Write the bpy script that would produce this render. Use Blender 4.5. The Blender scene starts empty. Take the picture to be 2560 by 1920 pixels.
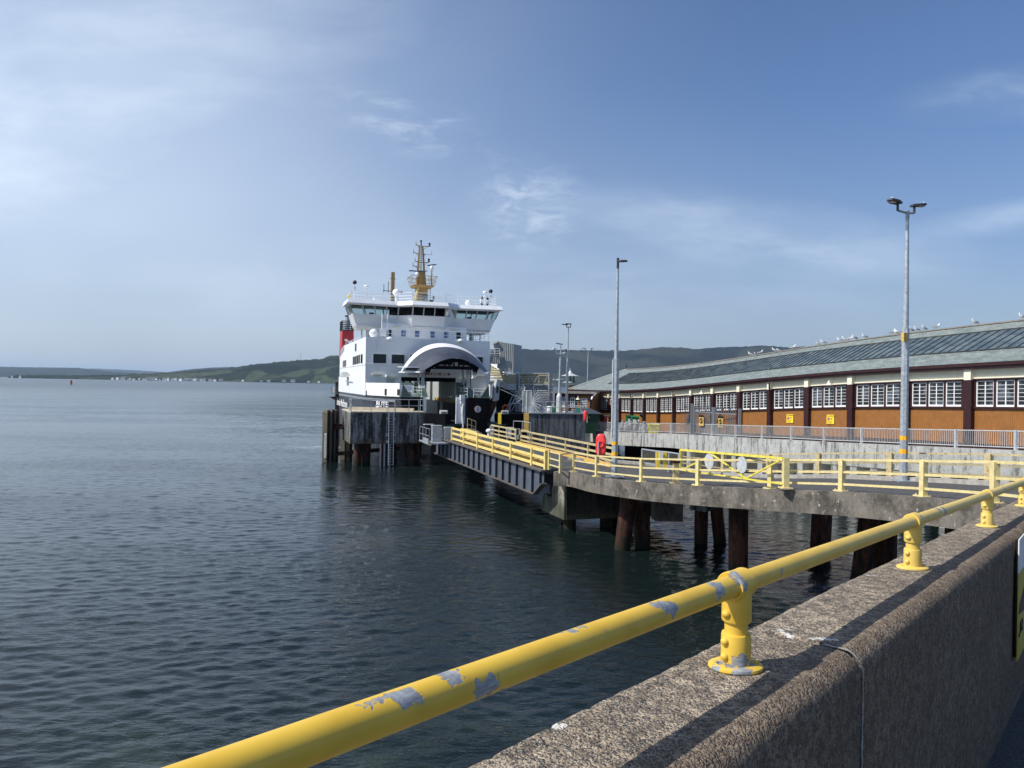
import bpy, math, random
import numpy as np
from mathutils import Vector, Matrix, noise as mnoise
random.seed(7)
R = math.radians
sc = bpy.context.scene
# ---------------------------------------------------------------- camera
FPX = 1850.0; CH = 8.5; ROLL = R(0.94); PITCH = 1.5/FPX
cR = Vector((math.cos(ROLL), 0, math.sin(ROLL)))
cF = Vector((0, math.cos(PITCH), math.sin(PITCH))); cF = (cF - cR*cF.dot(cR)).normalized()
cU = cR.cross(cF)
cam = bpy.data.objects.new('camera', bpy.data.cameras.new('camera'))
sc.collection.objects.link(cam); sc.camera = cam
M = Matrix((cR, cU, -cF)).transposed().to_4x4(); M.translation = (0, 0, CH)
cam.matrix_world = M
cam.data.sensor_width = 36; cam.data.lens = 36*FPX/2560; cam.data.clip_end = 60000; cam.data.clip_start = .05
CAM = Vector((0, 0, CH))
# ---------------------------------------------------------------- world, sun
SUN_EL = R(48); SD = Vector((-.95, -.312, 0)).normalized()
SUNV = Vector((SD.x*math.cos(SUN_EL), SD.y*math.cos(SUN_EL), math.sin(SUN_EL)))
w = bpy.data.worlds.new('World'); sc.world = w; w.use_nodes = True
sun = bpy.data.objects.new('sun', bpy.data.lights.new('sun', 'SUN')); sc.collection.objects.link(sun)
sun.data.energy = 4.6; sun.data.angle = R(.53); sun.data.color = (1, .955, .88)
sun.rotation_euler = SUNV.to_track_quat('Z', 'Y').to_euler()
sc.view_settings.view_transform = 'Standard'; sc.view_settings.look = 'None'; sc.view_settings.exposure = .18; sc.view_settings.gamma = 1

class NT:
    def __init__(s, tree): s.t = tree; s.n = tree.nodes; s.l = tree.links
    def new(s, typ, **k):
        x = s.n.new(typ)
        for a, b in k.items(): setattr(x, a, b)
        return x
    def put(s, sock, v):
        if v is None: return
        if isinstance(v, bpy.types.NodeSocket): s.l.new(v, sock)
        elif isinstance(v, (tuple, list)) and len(v) == 3 and sock.type == 'RGBA': sock.default_value = (*v, 1)
        else: sock.default_value = v
    def math(s, op, a, b=None, c=None, clamp=False):
        x = s.new('ShaderNodeMath', operation=op, use_clamp=clamp)
        s.put(x.inputs[0], a); s.put(x.inputs[1], b)
        if c is not None: s.put(x.inputs[2], c)
        return x.outputs[0]
    def vm(s, op, a, b=None):
        x = s.new('ShaderNodeVectorMath', operation=op); s.put(x.inputs[0], a); s.put(x.inputs[1], b)
        return x.outputs['Value'] if op in ('DISTANCE', 'LENGTH', 'DOT_PRODUCT') else x.outputs[0]
    def noise(s, vec, scale=1, detail=3, rough=.5, dist=0, col=False):
        x = s.new('ShaderNodeTexNoise'); s.put(x.inputs['Vector'], vec); s.put(x.inputs['Scale'], scale)
        x.inputs['Detail'].default_value = detail; x.inputs['Roughness'].default_value = rough; x.inputs['Distortion'].default_value = dist
        return x.outputs['Color' if col else 'Fac']
    def ramp(s, fac, lo, hi, a=0., b=1.):
        x = s.new('ShaderNodeMapRange'); x.clamp = True; x.interpolation_type = 'SMOOTHSTEP'
        s.put(x.inputs[0], fac); s.put(x.inputs[1], lo); s.put(x.inputs[2], hi); s.put(x.inputs[3], a); s.put(x.inputs[4], b)
        return x.outputs[0]
    def mix(s, f, a, b, typ='MIX'):
        x = s.new('ShaderNodeMix', data_type='RGBA', blend_type=typ)
        s.put(x.inputs[0], f); s.put(x.inputs[6], a); s.put(x.inputs[7], b); return x.outputs[2]
    def mapv(s, vec, scale=(1, 1, 1), loc=(0, 0, 0), rot=(0, 0, 0)):
        x = s.new('ShaderNodeMapping'); s.put(x.inputs[0], vec); x.inputs['Scale'].default_value = scale
        x.inputs['Location'].default_value = loc; x.inputs['Rotation'].default_value = rot; return x.outputs[0]
    def pos(s): return s.new('ShaderNodeNewGeometry').outputs['Position']
    def obj(s): return s.new('ShaderNodeTexCoord').outputs['Object']
    def bump(s, h, strength=.5, dist=.02, normal=None):
        x = s.new('ShaderNodeBump'); s.put(x.inputs['Height'], h); s.put(x.inputs['Strength'], strength)
        s.put(x.inputs['Distance'], dist); s.put(x.inputs['Normal'], normal); return x.outputs[0]

# sky
nt = NT(w.node_tree); nt.n.clear()
wo = nt.new('ShaderNodeOutputWorld'); bg = nt.new('ShaderNodeBackground'); nt.l.new(bg.outputs[0], wo.inputs[0])
sky = nt.new('ShaderNodeTexSky', sky_type='NISHITA'); sky.sun_disc = False
sky.sun_elevation = SUN_EL; sky.sun_rotation = math.atan2(SD.x, SD.y)
sky.air_density = 1.0; sky.dust_density = 1.3; sky.ozone_density = 3.0; sky.altitude = 0
bg.inputs[1].default_value = .1
d = nt.new('ShaderNodeTexCoord').outputs['Generated']
sp = nt.new('ShaderNodeSeparateXYZ'); nt.l.new(d, sp.inputs[0])
yy = nt.math('MAXIMUM', sp.outputs[1], .12)
u = nt.math('DIVIDE', sp.outputs[0], yy); v = nt.math('DIVIDE', sp.outputs[2], yy)
uv = nt.new('ShaderNodeCombineXYZ'); nt.l.new(u, uv.inputs[0]); nt.l.new(v, uv.inputs[1]); uv = uv.outputs[0]
warp = nt.noise(uv, 1.6, 4, .55, col=True)
uvw = nt.vm('ADD', uv, nt.vm('MULTIPLY', nt.vm('SUBTRACT', warp, (.5, .5, .5)), (.22, .1, 0)))
def blob(px, py, rx, ry, rot=0, src=None):
    c = ((px-1280)/FPX, (961-py)/FPX, 0)
    m = nt.vm('SUBTRACT', src or uvw, c)
    m = nt.mapv(m, rot=(0, 0, rot)); m = nt.vm('MULTIPLY', m, (FPX/rx, FPX/ry, 0))
    return nt.ramp(nt.vm('LENGTH', m), 1.15, .1)
st1 = nt.noise(nt.mapv(uvw, (3.2, 11, 1), rot=(0, 0, .25)), 1.4, 6, .6)       # stretched cirrus strands
st2 = nt.noise(nt.mapv(uvw, (9, 22, 1), rot=(0, 0, .2)), 2.0, 7, .66, dist=.5)         # fine ripples
soft = nt.noise(nt.mapv(uvw, (1.4, 2.6, 1), rot=(0, 0, .45)), 1.0, 3, .45)
leftv = nt.ramp(nt.math('ADD', u, nt.math('MULTIPLY', v, .42)), .60, -.85)
veil = nt.math('MULTIPLY', leftv, nt.ramp(soft, .30, .72, .45, 1.0))
big = blob(-150, 420, 1600, 600, -.42)
veil = nt.math('MAXIMUM', nt.math('MULTIPLY', veil, .60), nt.math('MULTIPLY', big, nt.math('ADD', nt.ramp(soft, .25, .75, .36, .64), nt.ramp(st1, .35, .7, -.03, .12))))
fleece = nt.math('MULTIPLY', blob(1310, 510, 170, 130, 0, uv), nt.ramp(st2, .40, .72, .06, .42))
f2 = nt.math('MULTIPLY', blob(1000, 310, 260, 90, .3, uv), nt.ramp(st2, .42, .78, .02, .34))
f3 = nt.math('MULTIPLY', blob(1850, 565, 620, 110, .1), nt.ramp(st1, .30, .75, .08, .36))
f4 = nt.math('MULTIPLY', blob(2590, 205, 380, 80, -.12, uv), nt.ramp(st1, .35, .8, .05, .42))
f5 = nt.math('MULTIPLY', blob(2620, 505, 380, 52, -.16, uv), nt.ramp(st1, .3, .8, .08, .40))
f6 = nt.math('MULTIPLY', blob(1340, 720, 1500, 190), nt.ramp(st1, .3, .8, .02, .18))
allc = veil
for f in (fleece, f2, f3, f4, f5, f6): allc = nt.math('ADD', allc, nt.math('MULTIPLY', f, nt.math('SUBTRACT', 1, allc)))
low = nt.ramp(v, .42, -.02, 0, .50)
skyc = nt.mix(1.0, sky.outputs[0], (.80, .93, 1.12), 'MULTIPLY')
c1 = nt.mix(low, skyc, (3.35, 3.75, 4.7))
c2 = nt.mix(allc, c1, (8.4, 9.5, 10.6))
nt.l.new(c2, bg.inputs[0])

# ---------------------------------------------------------------- materials
MATS = {}
def newmat(name):
    m = bpy.data.materials.new(name); m.use_nodes = True; nt = NT(m.node_tree)
    b = nt.n['Principled BSDF']; MATS[name] = m; return m, nt, b
def mat(name, base, rough=.6, metal=0, var=.12, scale=3., bump=.0, bscale=30., spec=.4, zs=1., dirt=0, dirtcol=(.05, .045, .04), dlo=.52):
    m, nt, b = newmat(name)
    o = nt.obj(); v = nt.mapv(o, (1, 1, zs))
    n = nt.noise(v, scale, 5, .6)
    c = nt.mix(nt.ramp(n, .3, .7), tuple(x*(1-var) for x in base), tuple(min(1, x*(1+var)) for x in base))
    if dirt:
        n2 = nt.noise(nt.mapv(o, (2.2, 2.2, .35)), scale*.8, 6, .65)
        c = nt.mix(nt.ramp(n2, dlo, dlo+.2, 0, dirt), c, dirtcol)
    nt.l.new(c, b.inputs['Base Color'])
    b.inputs['Roughness'].default_value = rough; b.inputs['Metallic'].default_value = metal
    b.inputs['Specular IOR Level'].default_value = spec
    if bump: nt.l.new(nt.bump(nt.noise(o, bscale, 4, .6), bump, .01), b.inputs['Normal'])
    return m
def concrete(name, light, dark, lo=.42, hi=.72, sc_=(.9, .9, .16), scale=2.2, low_green=None, bump=.35, extra=None):
    m, nt, b = newmat(name); o = nt.obj()
    fine = nt.noise(o, 14, 6, .65); med = nt.noise(o, 1.7, 5, .6)
    c = nt.mix(nt.ramp(med, .3, .7), tuple(x*.86 for x in light), tuple(x*1.1 for x in light))
    c = nt.mix(nt.ramp(fine, .35, .75, 0, .45), c, tuple(x*.6 for x in light))
    st = nt.noise(nt.mapv(o, sc_), scale, 7, .68, dist=.3)
    br = nt.noise(o, 5, 6, .7)
    s = nt.math('ADD', nt.math('MULTIPLY', st, .75), nt.math('MULTIPLY', br, .25))
    c = nt.mix(nt.ramp(s, lo, hi, 0, .93), c, dark)
    if extra: c = nt.mix(nt.ramp(nt.noise(nt.mapv(o, (1, 1, .8), (7, 3, 1)), 5.5, 7, .78), extra[1], extra[1]+.05, 0, .8), c, extra[0])
    if low_green:
        z = nt.new('ShaderNodeSeparateXYZ'); nt.l.new(nt.pos(), z.inputs[0])
        f = nt.math('ADD', nt.math('MULTIPLY', br, 1.2), z.outputs[2])
        c = nt.mix(nt.ramp(f, low_green[1]+.9, low_green[1]-.1, 0, .85), c, low_green[0])
    nt.l.new(c, b.inputs['Base Color']); b.inputs['Roughness'].default_value = .88; b.inputs['Specular IOR Level'].default_value = .25
    h = nt.math('ADD', nt.noise(o, 22, 6, .7), nt.math('MULTIPLY', med, .5))
    nt.l.new(nt.bump(h, bump, .03), b.inputs['Normal']); return m
mat('white_paint', (.80, .81, .82), .35, var=.04, scale=.8, dirt=.22, dirtcol=(.55, .5, .42))
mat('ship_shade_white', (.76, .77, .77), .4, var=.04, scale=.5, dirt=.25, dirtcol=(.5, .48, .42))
mat('hull_black', (.024, .026, .033), .4, var=.2, scale=1.2, dirt=.35, dirtcol=(.10, .10, .11))
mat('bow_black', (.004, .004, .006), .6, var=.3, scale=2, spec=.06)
mat('deck_green', (.085, .125, .11), .6, var=.15, dirt=.3, dirtcol=(.05, .07, .06))
mat('floor_green', (.05, .09, .065), .7, var=.2)
mat('visor_blue', (.048, .056, .078), .42, var=.18, scale=.9, dirt=.35, dirtcol=(.11, .11, .12))
mat('casing_grey', (.40, .42, .41), .6, var=.12, scale=1.2, dirt=.6, dirtcol=(.20, .20, .17))
mat('casing_pale', (.42, .44, .43), .6, var=.08, scale=1.2, dirt=.5, dirtcol=(.35, .35, .30))
mat('rail_white', (.78, .79, .8), .4, var=.03)
mat('mast_buff', (.36, .235, .085), .5, var=.1, dirt=.25, dirtcol=(.25, .14, .05))
mat('funnel_red', (.42, .03, .035), .4, var=.08)
mat('black', (.012, .012, .014), .5, var=.2)
mat('radar_blue', (.06, .09, .16), .5)
mat('dome_white', (.82, .83, .84), .35, var=.02)
mat('orange_red', (.75, .10, .03), .45, var=.05)
mat('text_red', (.30, .015, .025), .5, var=.02)
mat('text_white', (.8, .8, .8), .5, var=.02)
mat('text_grey', (.42, .43, .45), .6, var=.02)
mat('sign_yellow', (.85, .62, .05), .45, var=.03)
mat('board_yellow_shaded', (.46, .36, .05), .5, var=.08, dirt=.3)  # duller yellow with the parapet's shade put into the colour
mat('sign_white', (.75, .75, .72), .5, var=.06, dirt=.4)
mat('purple', (.16, .10, .35), .5, var=.02)
mat('galv', (.42, .45, .48), .42, metal=.45, var=.22, scale=7, bump=.05)
mat('galv_dark', (.26, .28, .30), .5, metal=.35, var=.2, scale=6)
mat('galv_light', (.52, .54, .55), .5, metal=.2, var=.15, scale=6)
mat('lamp_dark', (.035, .035, .04), .5, var=.2)
mat('lamp_lens', (.35, .28, .2), .2)
mat('girder_blue', (.085, .10, .13), .42, var=.15, scale=2, dirt=.3, dirtcol=(.05, .045, .04))
mat('stiffener_shaded', (.03, .035, .045), .5)  # near-black colour paints in the shade on plates turned from the sun
mat('girder_flange', (.10, .09, .085), .7, var=.3, dirt=.6, dirtcol=(.17, .11, .07))
mat('timber_weathered', (.20, .18, .13), .9, var=.35, scale=4, zs=.12, bump=.6, bscale=9, dirt=.55, dirtcol=(.05, .045, .03))
mat('asphalt', (.075, .073, .072), .85, var=.35, scale=9, bump=.5, bscale=60, spec=.35)
mat('asphalt_coarse', (.07, .07, .075), .8, var=.5, scale=70, bump=.9, bscale=90)
mat('linkspan_deck', (.055, .058, .062), .6, var=.25, scale=3, bump=.25, bscale=40)
mat('roof_felt', (.22, .20, .18), .85, var=.2)
mat('maroon', (.034, .010, .011), .45, var=.2, scale=2)
mat('cream', (.78, .74, .58), .5, var=.04, scale=2)
mat('sash_white', (.80, .80, .78), .45, var=.02)
mat('hut_orange', (.29, .12, .03), .55, var=.12)
mat('hut_brown', (.16, .07, .03), .6, var=.15)
mat('green_bin', (.012, .14, .055), .42, var=.12)
mat('dark_green_bin', (.015, .05, .03), .5, var=.2)
mat('bin_lid', (.05, .06, .075), .5, var=.1)
mat('grit_yellow', (.72, .62, .06), .5, var=.08)
mat('sack_white', (.27, .27, .27), .7, var=.25, scale=6, bump=.5, bscale=18)
mat('corr_light', (.46, .46, .40), .5, var=.1, dirt=.2)
mat('feather_white', (.82, .82, .80), .7, var=.03)
mat('feather_grey', (.30, .32, .35), .7, var=.05)
mat('beak_yellow', (.7, .5, .05), .5)
mat('pane_front', (.012, .014, .018), .15, var=.2, spec=.4)
mat('curtain_blue', (.10, .16, .28), .35, var=.2)
mat('house_white', (.78, .77, .74), .7, var=.1, scale=.05)
mat('house_roof', (.13, .12, .12), .7, var=.1)
mat('buoy_red', (.38, .08, .05), .5)
mat('kerb', (.34, .32, .29), .9, var=.2, scale=5, bump=.4)
mat('sealant', (.30, .29, .27), .8, var=.35, scale=30, bump=.4, bscale=60)
mat('wood_yellow', (.60, .38, .10), .7, var=.2, scale=4, dirt=.5, dirtcol=(.25, .14, .06))
concrete('conc_quay', (.45, .455, .44), (.06, .06, .05), .485, .64, sc_=(1, 1, .13), scale=2.6, extra=((.13, .13, .11), .575))
concrete('conc_fascia', (.20, .178, .15), (.05, .045, .038), .40, .64, sc_=(.6, .6, .5), scale=1.9, extra=((.48, .46, .42), .595))
concrete('conc_dolphin', (.30, .30, .285), (.020, .019, .018), .40, .55, sc_=(1.2, 1.2, .14), scale=1.5, low_green=((.13, .095, .035), 2.6))
concrete('conc_dark', (.15, .165, .18), (.012, .012, .013), .44, .62, sc_=(1.4, 1.4, .12), scale=1.7)
concrete('rust', (.095, .040, .024), (.013, .010, .009), .40, .58, sc_=(1.2, 1.2, .3), scale=3, low_green=((.010, .015, .009), .75), bump=.8)
concrete('conc_shade_algae', (.06, .055, .045), (.008, .008, .007), .35, .6, low_green=((.10, .095, .055), 1.0))  # dark base paints in the shade below the deck; algae band low down
concrete('conc_top', (.50, .44, .34), (.2, .17, .13), .5, .8)
concrete('conc_abut', (.42, .40, .34), (.07, .065, .045), .42, .58, sc_=(1, 1, .3), scale=1.5, low_green=((.045, .05, .03), 1.9))
mat('buoy_housing', (.80, .05, .05), .35, var=.06)
mat('gate_band', (.85, .42, .02), .5)
# aged road-railing yellow
def yellowish(name, base, rust=.35, thr=.60):
    m, nt, b = newmat(name); o = nt.obj()
    n = nt.noise(o, 5, 5, .65); c = nt.mix(nt.ramp(n, .3, .75), base, tuple(x*.72 for x in base))
    n2 = nt.noise(nt.mapv(o, (1, 1, 1), (3, 1, 2)), 9, 6, .7); c = nt.mix(nt.ramp(n2, thr, thr+.1, 0, rust), c, (.16, .06, .02))
    nt.l.new(c, b.inputs['Base Color']); b.inputs['Roughness'].default_value = .5
    nt.l.new(nt.bump(n2, .2, .01), b.inputs['Normal']); return m
yellowish('rail_yellow', (.76, .63, .30), .7, .60)
yellowish('linkspan_yellow', (.84, .66, .22), .6, .62)
yellowish('gate_yellow', (.80, .68, .10), .3, .66)
yellowish('faded_yellow', (.56, .46, .25), .8, .54)
# corrugated sheets / boards / slates
def wavemat(name, base, freq, axis='X', amp=.5, rough=.5, var=.1, dist=.02, dark=None):
    m, nt, b = newmat(name); o = nt.obj(); s = nt.new('ShaderNodeSeparateXYZ'); nt.l.new(o, s.inputs[0])
    ax = s.outputs['XYZ'.index(axis)] if axis != 'H' else nt.math('ADD', s.outputs[0], s.outputs[1])
    wv = nt.math('SINE', nt.math('MULTIPLY', ax, freq*2*math.pi))
    n = nt.noise(o, 2.5, 5, .6); c = nt.mix(nt.ramp(n, .3, .7), tuple(x*(1-var) for x in base), tuple(x*(1+var) for x in base))
    if dark: c = nt.mix(nt.ramp(wv, .75, .98), c, dark)
    nt.l.new(c, b.inputs['Base Color']); b.inputs['Roughness'].default_value = rough
    nt.l.new(nt.bump(wv, amp, dist), b.inputs['Normal']); return m
wavemat('corr_grey', (.36, .38, .37), 4.0, 'H', .6, dist=.03, dark=(.18, .19, .19))
wavemat('corr_h_grey', (.42, .43, .42), 4.2, 'Z', .9, dist=.04, dark=(.13, .14, .14))
wavemat('corr_h_yellow', (.50, .45, .27), 4.2, 'Z', .9, dist=.04, dark=(.2, .18, .1))
wavemat('corr_h_white', (.66, .67, .66), 4.2, 'Z', .9, dist=.04, dark=(.3, .3, .3))
wavemat('hut_boards', (.30, .125, .035), 5, 'Z', .7, dist=.03, dark=(.12, .05, .02))
wavemat('boards_orange', (.29, .118, .026), 8, 'Y', .5, dist=.012, var=.12, dark=(.19, .07, .014))
mat('roof_bar', (.045, .05, .055), .6)
mat('slate_plain', (.25, .3, .28), .7)
mat('cover_green', (.12, .5, .36), .5)
wavemat('shaded_corr', (.05, .05, .045), 4.0, 'H', .6, dist=.05, dark=(.01, .01, .01))
def slates():
    m, nt, b = newmat('slate_green'); uvn = nt.new('ShaderNodeUVMap').outputs[0]
    br = nt.new('ShaderNodeTexBrick'); nt.l.new(uvn, br.inputs['Vector'])
    br.inputs['Color1'].default_value = (.12, .15, .145, 1); br.inputs['Color2'].default_value = (.21, .24, .225, 1); br.inputs['Mortar'].default_value = (.10, .125, .125, 1)
    br.inputs['Scale'].default_value = 1; br.inputs['Brick Width'].default_value = .32; br.inputs['Row Height'].default_value = .16; br.inputs['Mortar Size'].default_value = .014
    o = nt.obj(); n = nt.noise(nt.mapv(o, (1, .5, 1)), 2.2, 6, .65)
    c = nt.mix(nt.ramp(n, .40, .75, 0, .5), br.outputs[0], (.33, .35, .33)); n3 = nt.noise(o, 9, 5, .7)
    c = nt.mix(nt.ramp(n3, .58, .75, 0, .7), c, (.12, .15, .15)); c = nt.mix(nt.ramp(n3, .40, .25, 0, .6), c, (.5, .5, .47))
    nt.l.new(c, b.inputs['Base Color']); b.inputs['Roughness'].default_value = .6
    nt.l.new(nt.bump(br.outputs[1], -.5, .02), b.inputs['Normal'])
slates()
def glazing():
    m, nt, b = newmat('glazing'); o = nt.obj(); n = nt.noise(nt.mapv(o, (1, .4, 1)), 1.6, 6, .7)
    c = nt.mix(nt.ramp(n, .35, .75), (.06, .085, .10), (.15, .19, .20)); c = nt.mix(nt.ramp(nt.noise(o, 7, 6, .7), .62, .75, 0, .6), c, (.35, .36, .34))
    nt.l.new(c, b.inputs['Base Color']); nt.put(b.inputs['Roughness'], nt.ramp(n, .3, .7, .22, .5))
    b.inputs['Specular IOR Level'].default_value = .6
glazing()
def panemat():
    m, nt, b = newmat('pane'); o = nt.obj(); n = nt.noise(o, 1.3, 3, .6)
    c = nt.mix(nt.ramp(n, .45, .65), (.012, .014, .016), (.10, .12, .15)); nt.l.new(c, b.inputs['Base Color'])
    b.inputs['Roughness'].default_value = .12; nt.l.new(nt.bump(nt.noise(o, 3, 2), .08, .02), b.inputs['Normal'])
panemat()
# clear wheelhouse glass
m, nt, b = newmat('clear_glass'); tr = nt.new('ShaderNodeBsdfTransparent'); tr.inputs[0].default_value = (.70, .78, .78, 1)
gl = nt.new('ShaderNodeBsdfGlossy'); gl.inputs['Roughness'].default_value = .03; mx = nt.new('ShaderNodeMixShader'); fr = nt.new('ShaderNodeFresnel')
fr.inputs[0].default_value = 1.3; nt.l.new(fr.outputs[0], mx.inputs[0]); nt.l.new(tr.outputs[0], mx.inputs[1]); nt.l.new(gl.outputs[0], mx.inputs[2])
nt.l.new(mx.outputs[0], nt.n['Material Output'].inputs[0])
m, nt, b = newmat('hazy_screen'); tr = nt.new('ShaderNodeBsdfTransparent'); tr.inputs[0].default_value = (.85, .88, .86, 1); mx = nt.new('ShaderNodeMixShader'); mx.inputs[0].default_value = .45
b.inputs['Base Color'].default_value = (.6, .63, .6, 1); nt.l.new(tr.outputs[0], mx.inputs[1]); nt.l.new(b.outputs[0], mx.inputs[2]); nt.l.new(mx.outputs[0], nt.n['Material Output'].inputs[0])
# wire mesh infill of road railings: fine grid of holes
m, nt, b = newmat('wire_mesh'); tr = nt.new('ShaderNodeBsdfTransparent'); mx = nt.new('ShaderNodeMixShader'); s = nt.new('ShaderNodeSeparateXYZ'); nt.l.new(nt.obj(), s.inputs[0])
b.inputs['Base Color'].default_value = (.25, .25, .2, 1)
g1 = nt.math('GREATER_THAN', nt.math('FRACT', nt.math('MULTIPLY', s.outputs[2], 20)), .87)
g2 = nt.math('GREATER_THAN', nt.math('FRACT', nt.math('MULTIPLY', nt.math('SUBTRACT', s.outputs[1], s.outputs[0]), 14)), .89)
nt.l.new(nt.math('MAXIMUM', g1, g2), mx.inputs[0]); nt.l.new(tr.outputs[0], mx.inputs[1]); nt.l.new(b.outputs[0], mx.inputs[2]); nt.l.new(mx.outputs[0], nt.n['Material Output'].inputs[0])
# hills
def hillmat(name, dark, mid, fieldc, fthr, fscale=.0022):
    m, nt, b = newmat(name); o = nt.pos()
    n = nt.noise(nt.mapv(o, (1, 1, 2.2)), fscale, 5, .55, dist=.7); t = nt.noise(o, .016, 7, .75); t2 = nt.noise(o, .0045, 4, .6)
    c = nt.mix(nt.ramp(t2, .4, .62), dark, mid); c = nt.mix(nt.ramp(n, fthr, fthr+.03, 0, .85), c, fieldc)
    c = nt.mix(nt.ramp(t, .45, .65, 0, .6), c, tuple(x*.45 for x in dark))
    nt.l.new(c, b.inputs['Base Color']); b.inputs['Roughness'].default_value = 1; b.inputs['Specular IOR Level'].default_value = 0
hillmat('hill_forest', (.005, .009, .011), (.012, .019, .017), (.036, .040, .030), .50, .0013)
hillmat('hill_fields', (.008, .015, .012), (.018, .028, .017), (.062, .078, .045), .54, .0032)
hillmat('hill_far', (.02, .03, .03), (.025, .035, .03), (.04, .05, .035), .6)
# water
def watermat():
    m, nt, b = newmat('water'); p = nt.pos()
    sp = nt.new('ShaderNodeSeparateXYZ'); nt.l.new(p, sp.inputs[0]); dist = nt.vm('LENGTH', p)
    b.inputs['Base Color'].default_value = (.006, .0115, .0115, 1); b.inputs['IOR'].default_value = 1.38
    b.inputs['Specular IOR Level'].default_value = .5
    r1 = nt.noise(nt.mapv(p, (1.0, 2.1, 1), rot=(0, 0, .35)), 2.6, 4, .6, dist=.25)
    r2 = nt.noise(nt.mapv(p, (1.0, 1.9, 1), rot=(0, 0, -.2)), 7.0, 3, .55)
    r0 = nt.noise(nt.mapv(p, (.7, 1.7, 1), rot=(0, 0, .3)), .55, 4, .6)
    patch = nt.ramp(nt.noise(nt.mapv(p, (.4, 1.2, 1)), .045, 4, .6), .40, .62, .35, 1.25)
    def ridge(x): return nt.math('SUBTRACT', 1, nt.math('ABSOLUTE', nt.math('MULTIPLY', nt.math('SUBTRACT', x, .5), 3.2)))
    q1 = ridge(nt.noise(nt.mapv(p, (.5, 1.6, 1), rot=(0, 0, .30)), 1.7, 3, .5, dist=.5))
    q2 = ridge(nt.noise(nt.mapv(p, (.55, 1.5, 1), rot=(0, 0, .12)), 4.4, 3, .5, dist=.4))
    q3 = ridge(nt.noise(nt.mapv(p, (.8, 1.3, 1), rot=(0, 0, .5)), 8.5, 2, .5, dist=.3))
    h = nt.math('ADD', nt.math('ADD', nt.math('MULTIPLY', r1, .028), nt.math('MULTIPLY', r2, .008)), nt.math('MULTIPLY', r0, .06))
    h = nt.math('ADD', h, nt.math('ADD', nt.math('ADD', nt.math('MULTIPLY', q1, .030), nt.math('MULTIPLY', q2, .018)), nt.math('MULTIPLY', q3, .0050)))
    h = nt.math('MULTIPLY', h, patch)
    n = nt.bump(h, nt.ramp(dist, 12, 60, .80, .50), 1.0); nt.l.new(n, b.inputs['Normal'])
    nt.put(b.inputs['Roughness'], nt.ramp(dist, 25, 900, .03, .24))
    # broken crests and a faint wash on the left by the piles
    fo = nt.noise(nt.mapv(p, (.35, 2.0, 1), rot=(0, 0, .05)), 1.1, 6, .75, dist=.4)
    reg = nt.math('MULTIPLY', nt.ramp(sp.outputs[1], 82, 92), nt.ramp(sp.outputs[1], 170, 120))
    reg = nt.math('MULTIPLY', reg, nt.ramp(sp.outputs[0], -2, -16))
    band = nt.ramp(nt.noise(nt.mapv(p, (.02, .14, 1)), 1.0, 3, .5), .46, .60)
    f = nt.math('MULTIPLY', nt.math('MULTIPLY', reg, band), nt.ramp(fo, .63, .70, 0, .8))
    # wash from the bow against the fender piles
    wx = nt.vm('LENGTH', nt.vm('MULTIPLY', nt.vm('SUBTRACT', p, (-20.5, 96, 0)), (.085, .32, 0)))
    f = nt.math('MAXIMUM', f, nt.math('MULTIPLY', nt.ramp(wx, 1.1, .2), nt.ramp(fo, .50, .60, 0, .8)))
    c = nt.mix(f, (.006, .0115, .0115), (.75, .8, .82))
    # weed-green shallows under the sea wall
    sh = nt.math('MULTIPLY', nt.ramp(nt.vm('DISTANCE', p, (-5, 9, 0)), 14, 3), nt.ramp(nt.noise(p, .5, 4, .6), .35, .7))
    c = nt.mix(nt.math('MULTIPLY', sh, .9), c, (.028, .043, .026))
    nt.l.new(c, b.inputs['Base Color'])
watermat()
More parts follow.
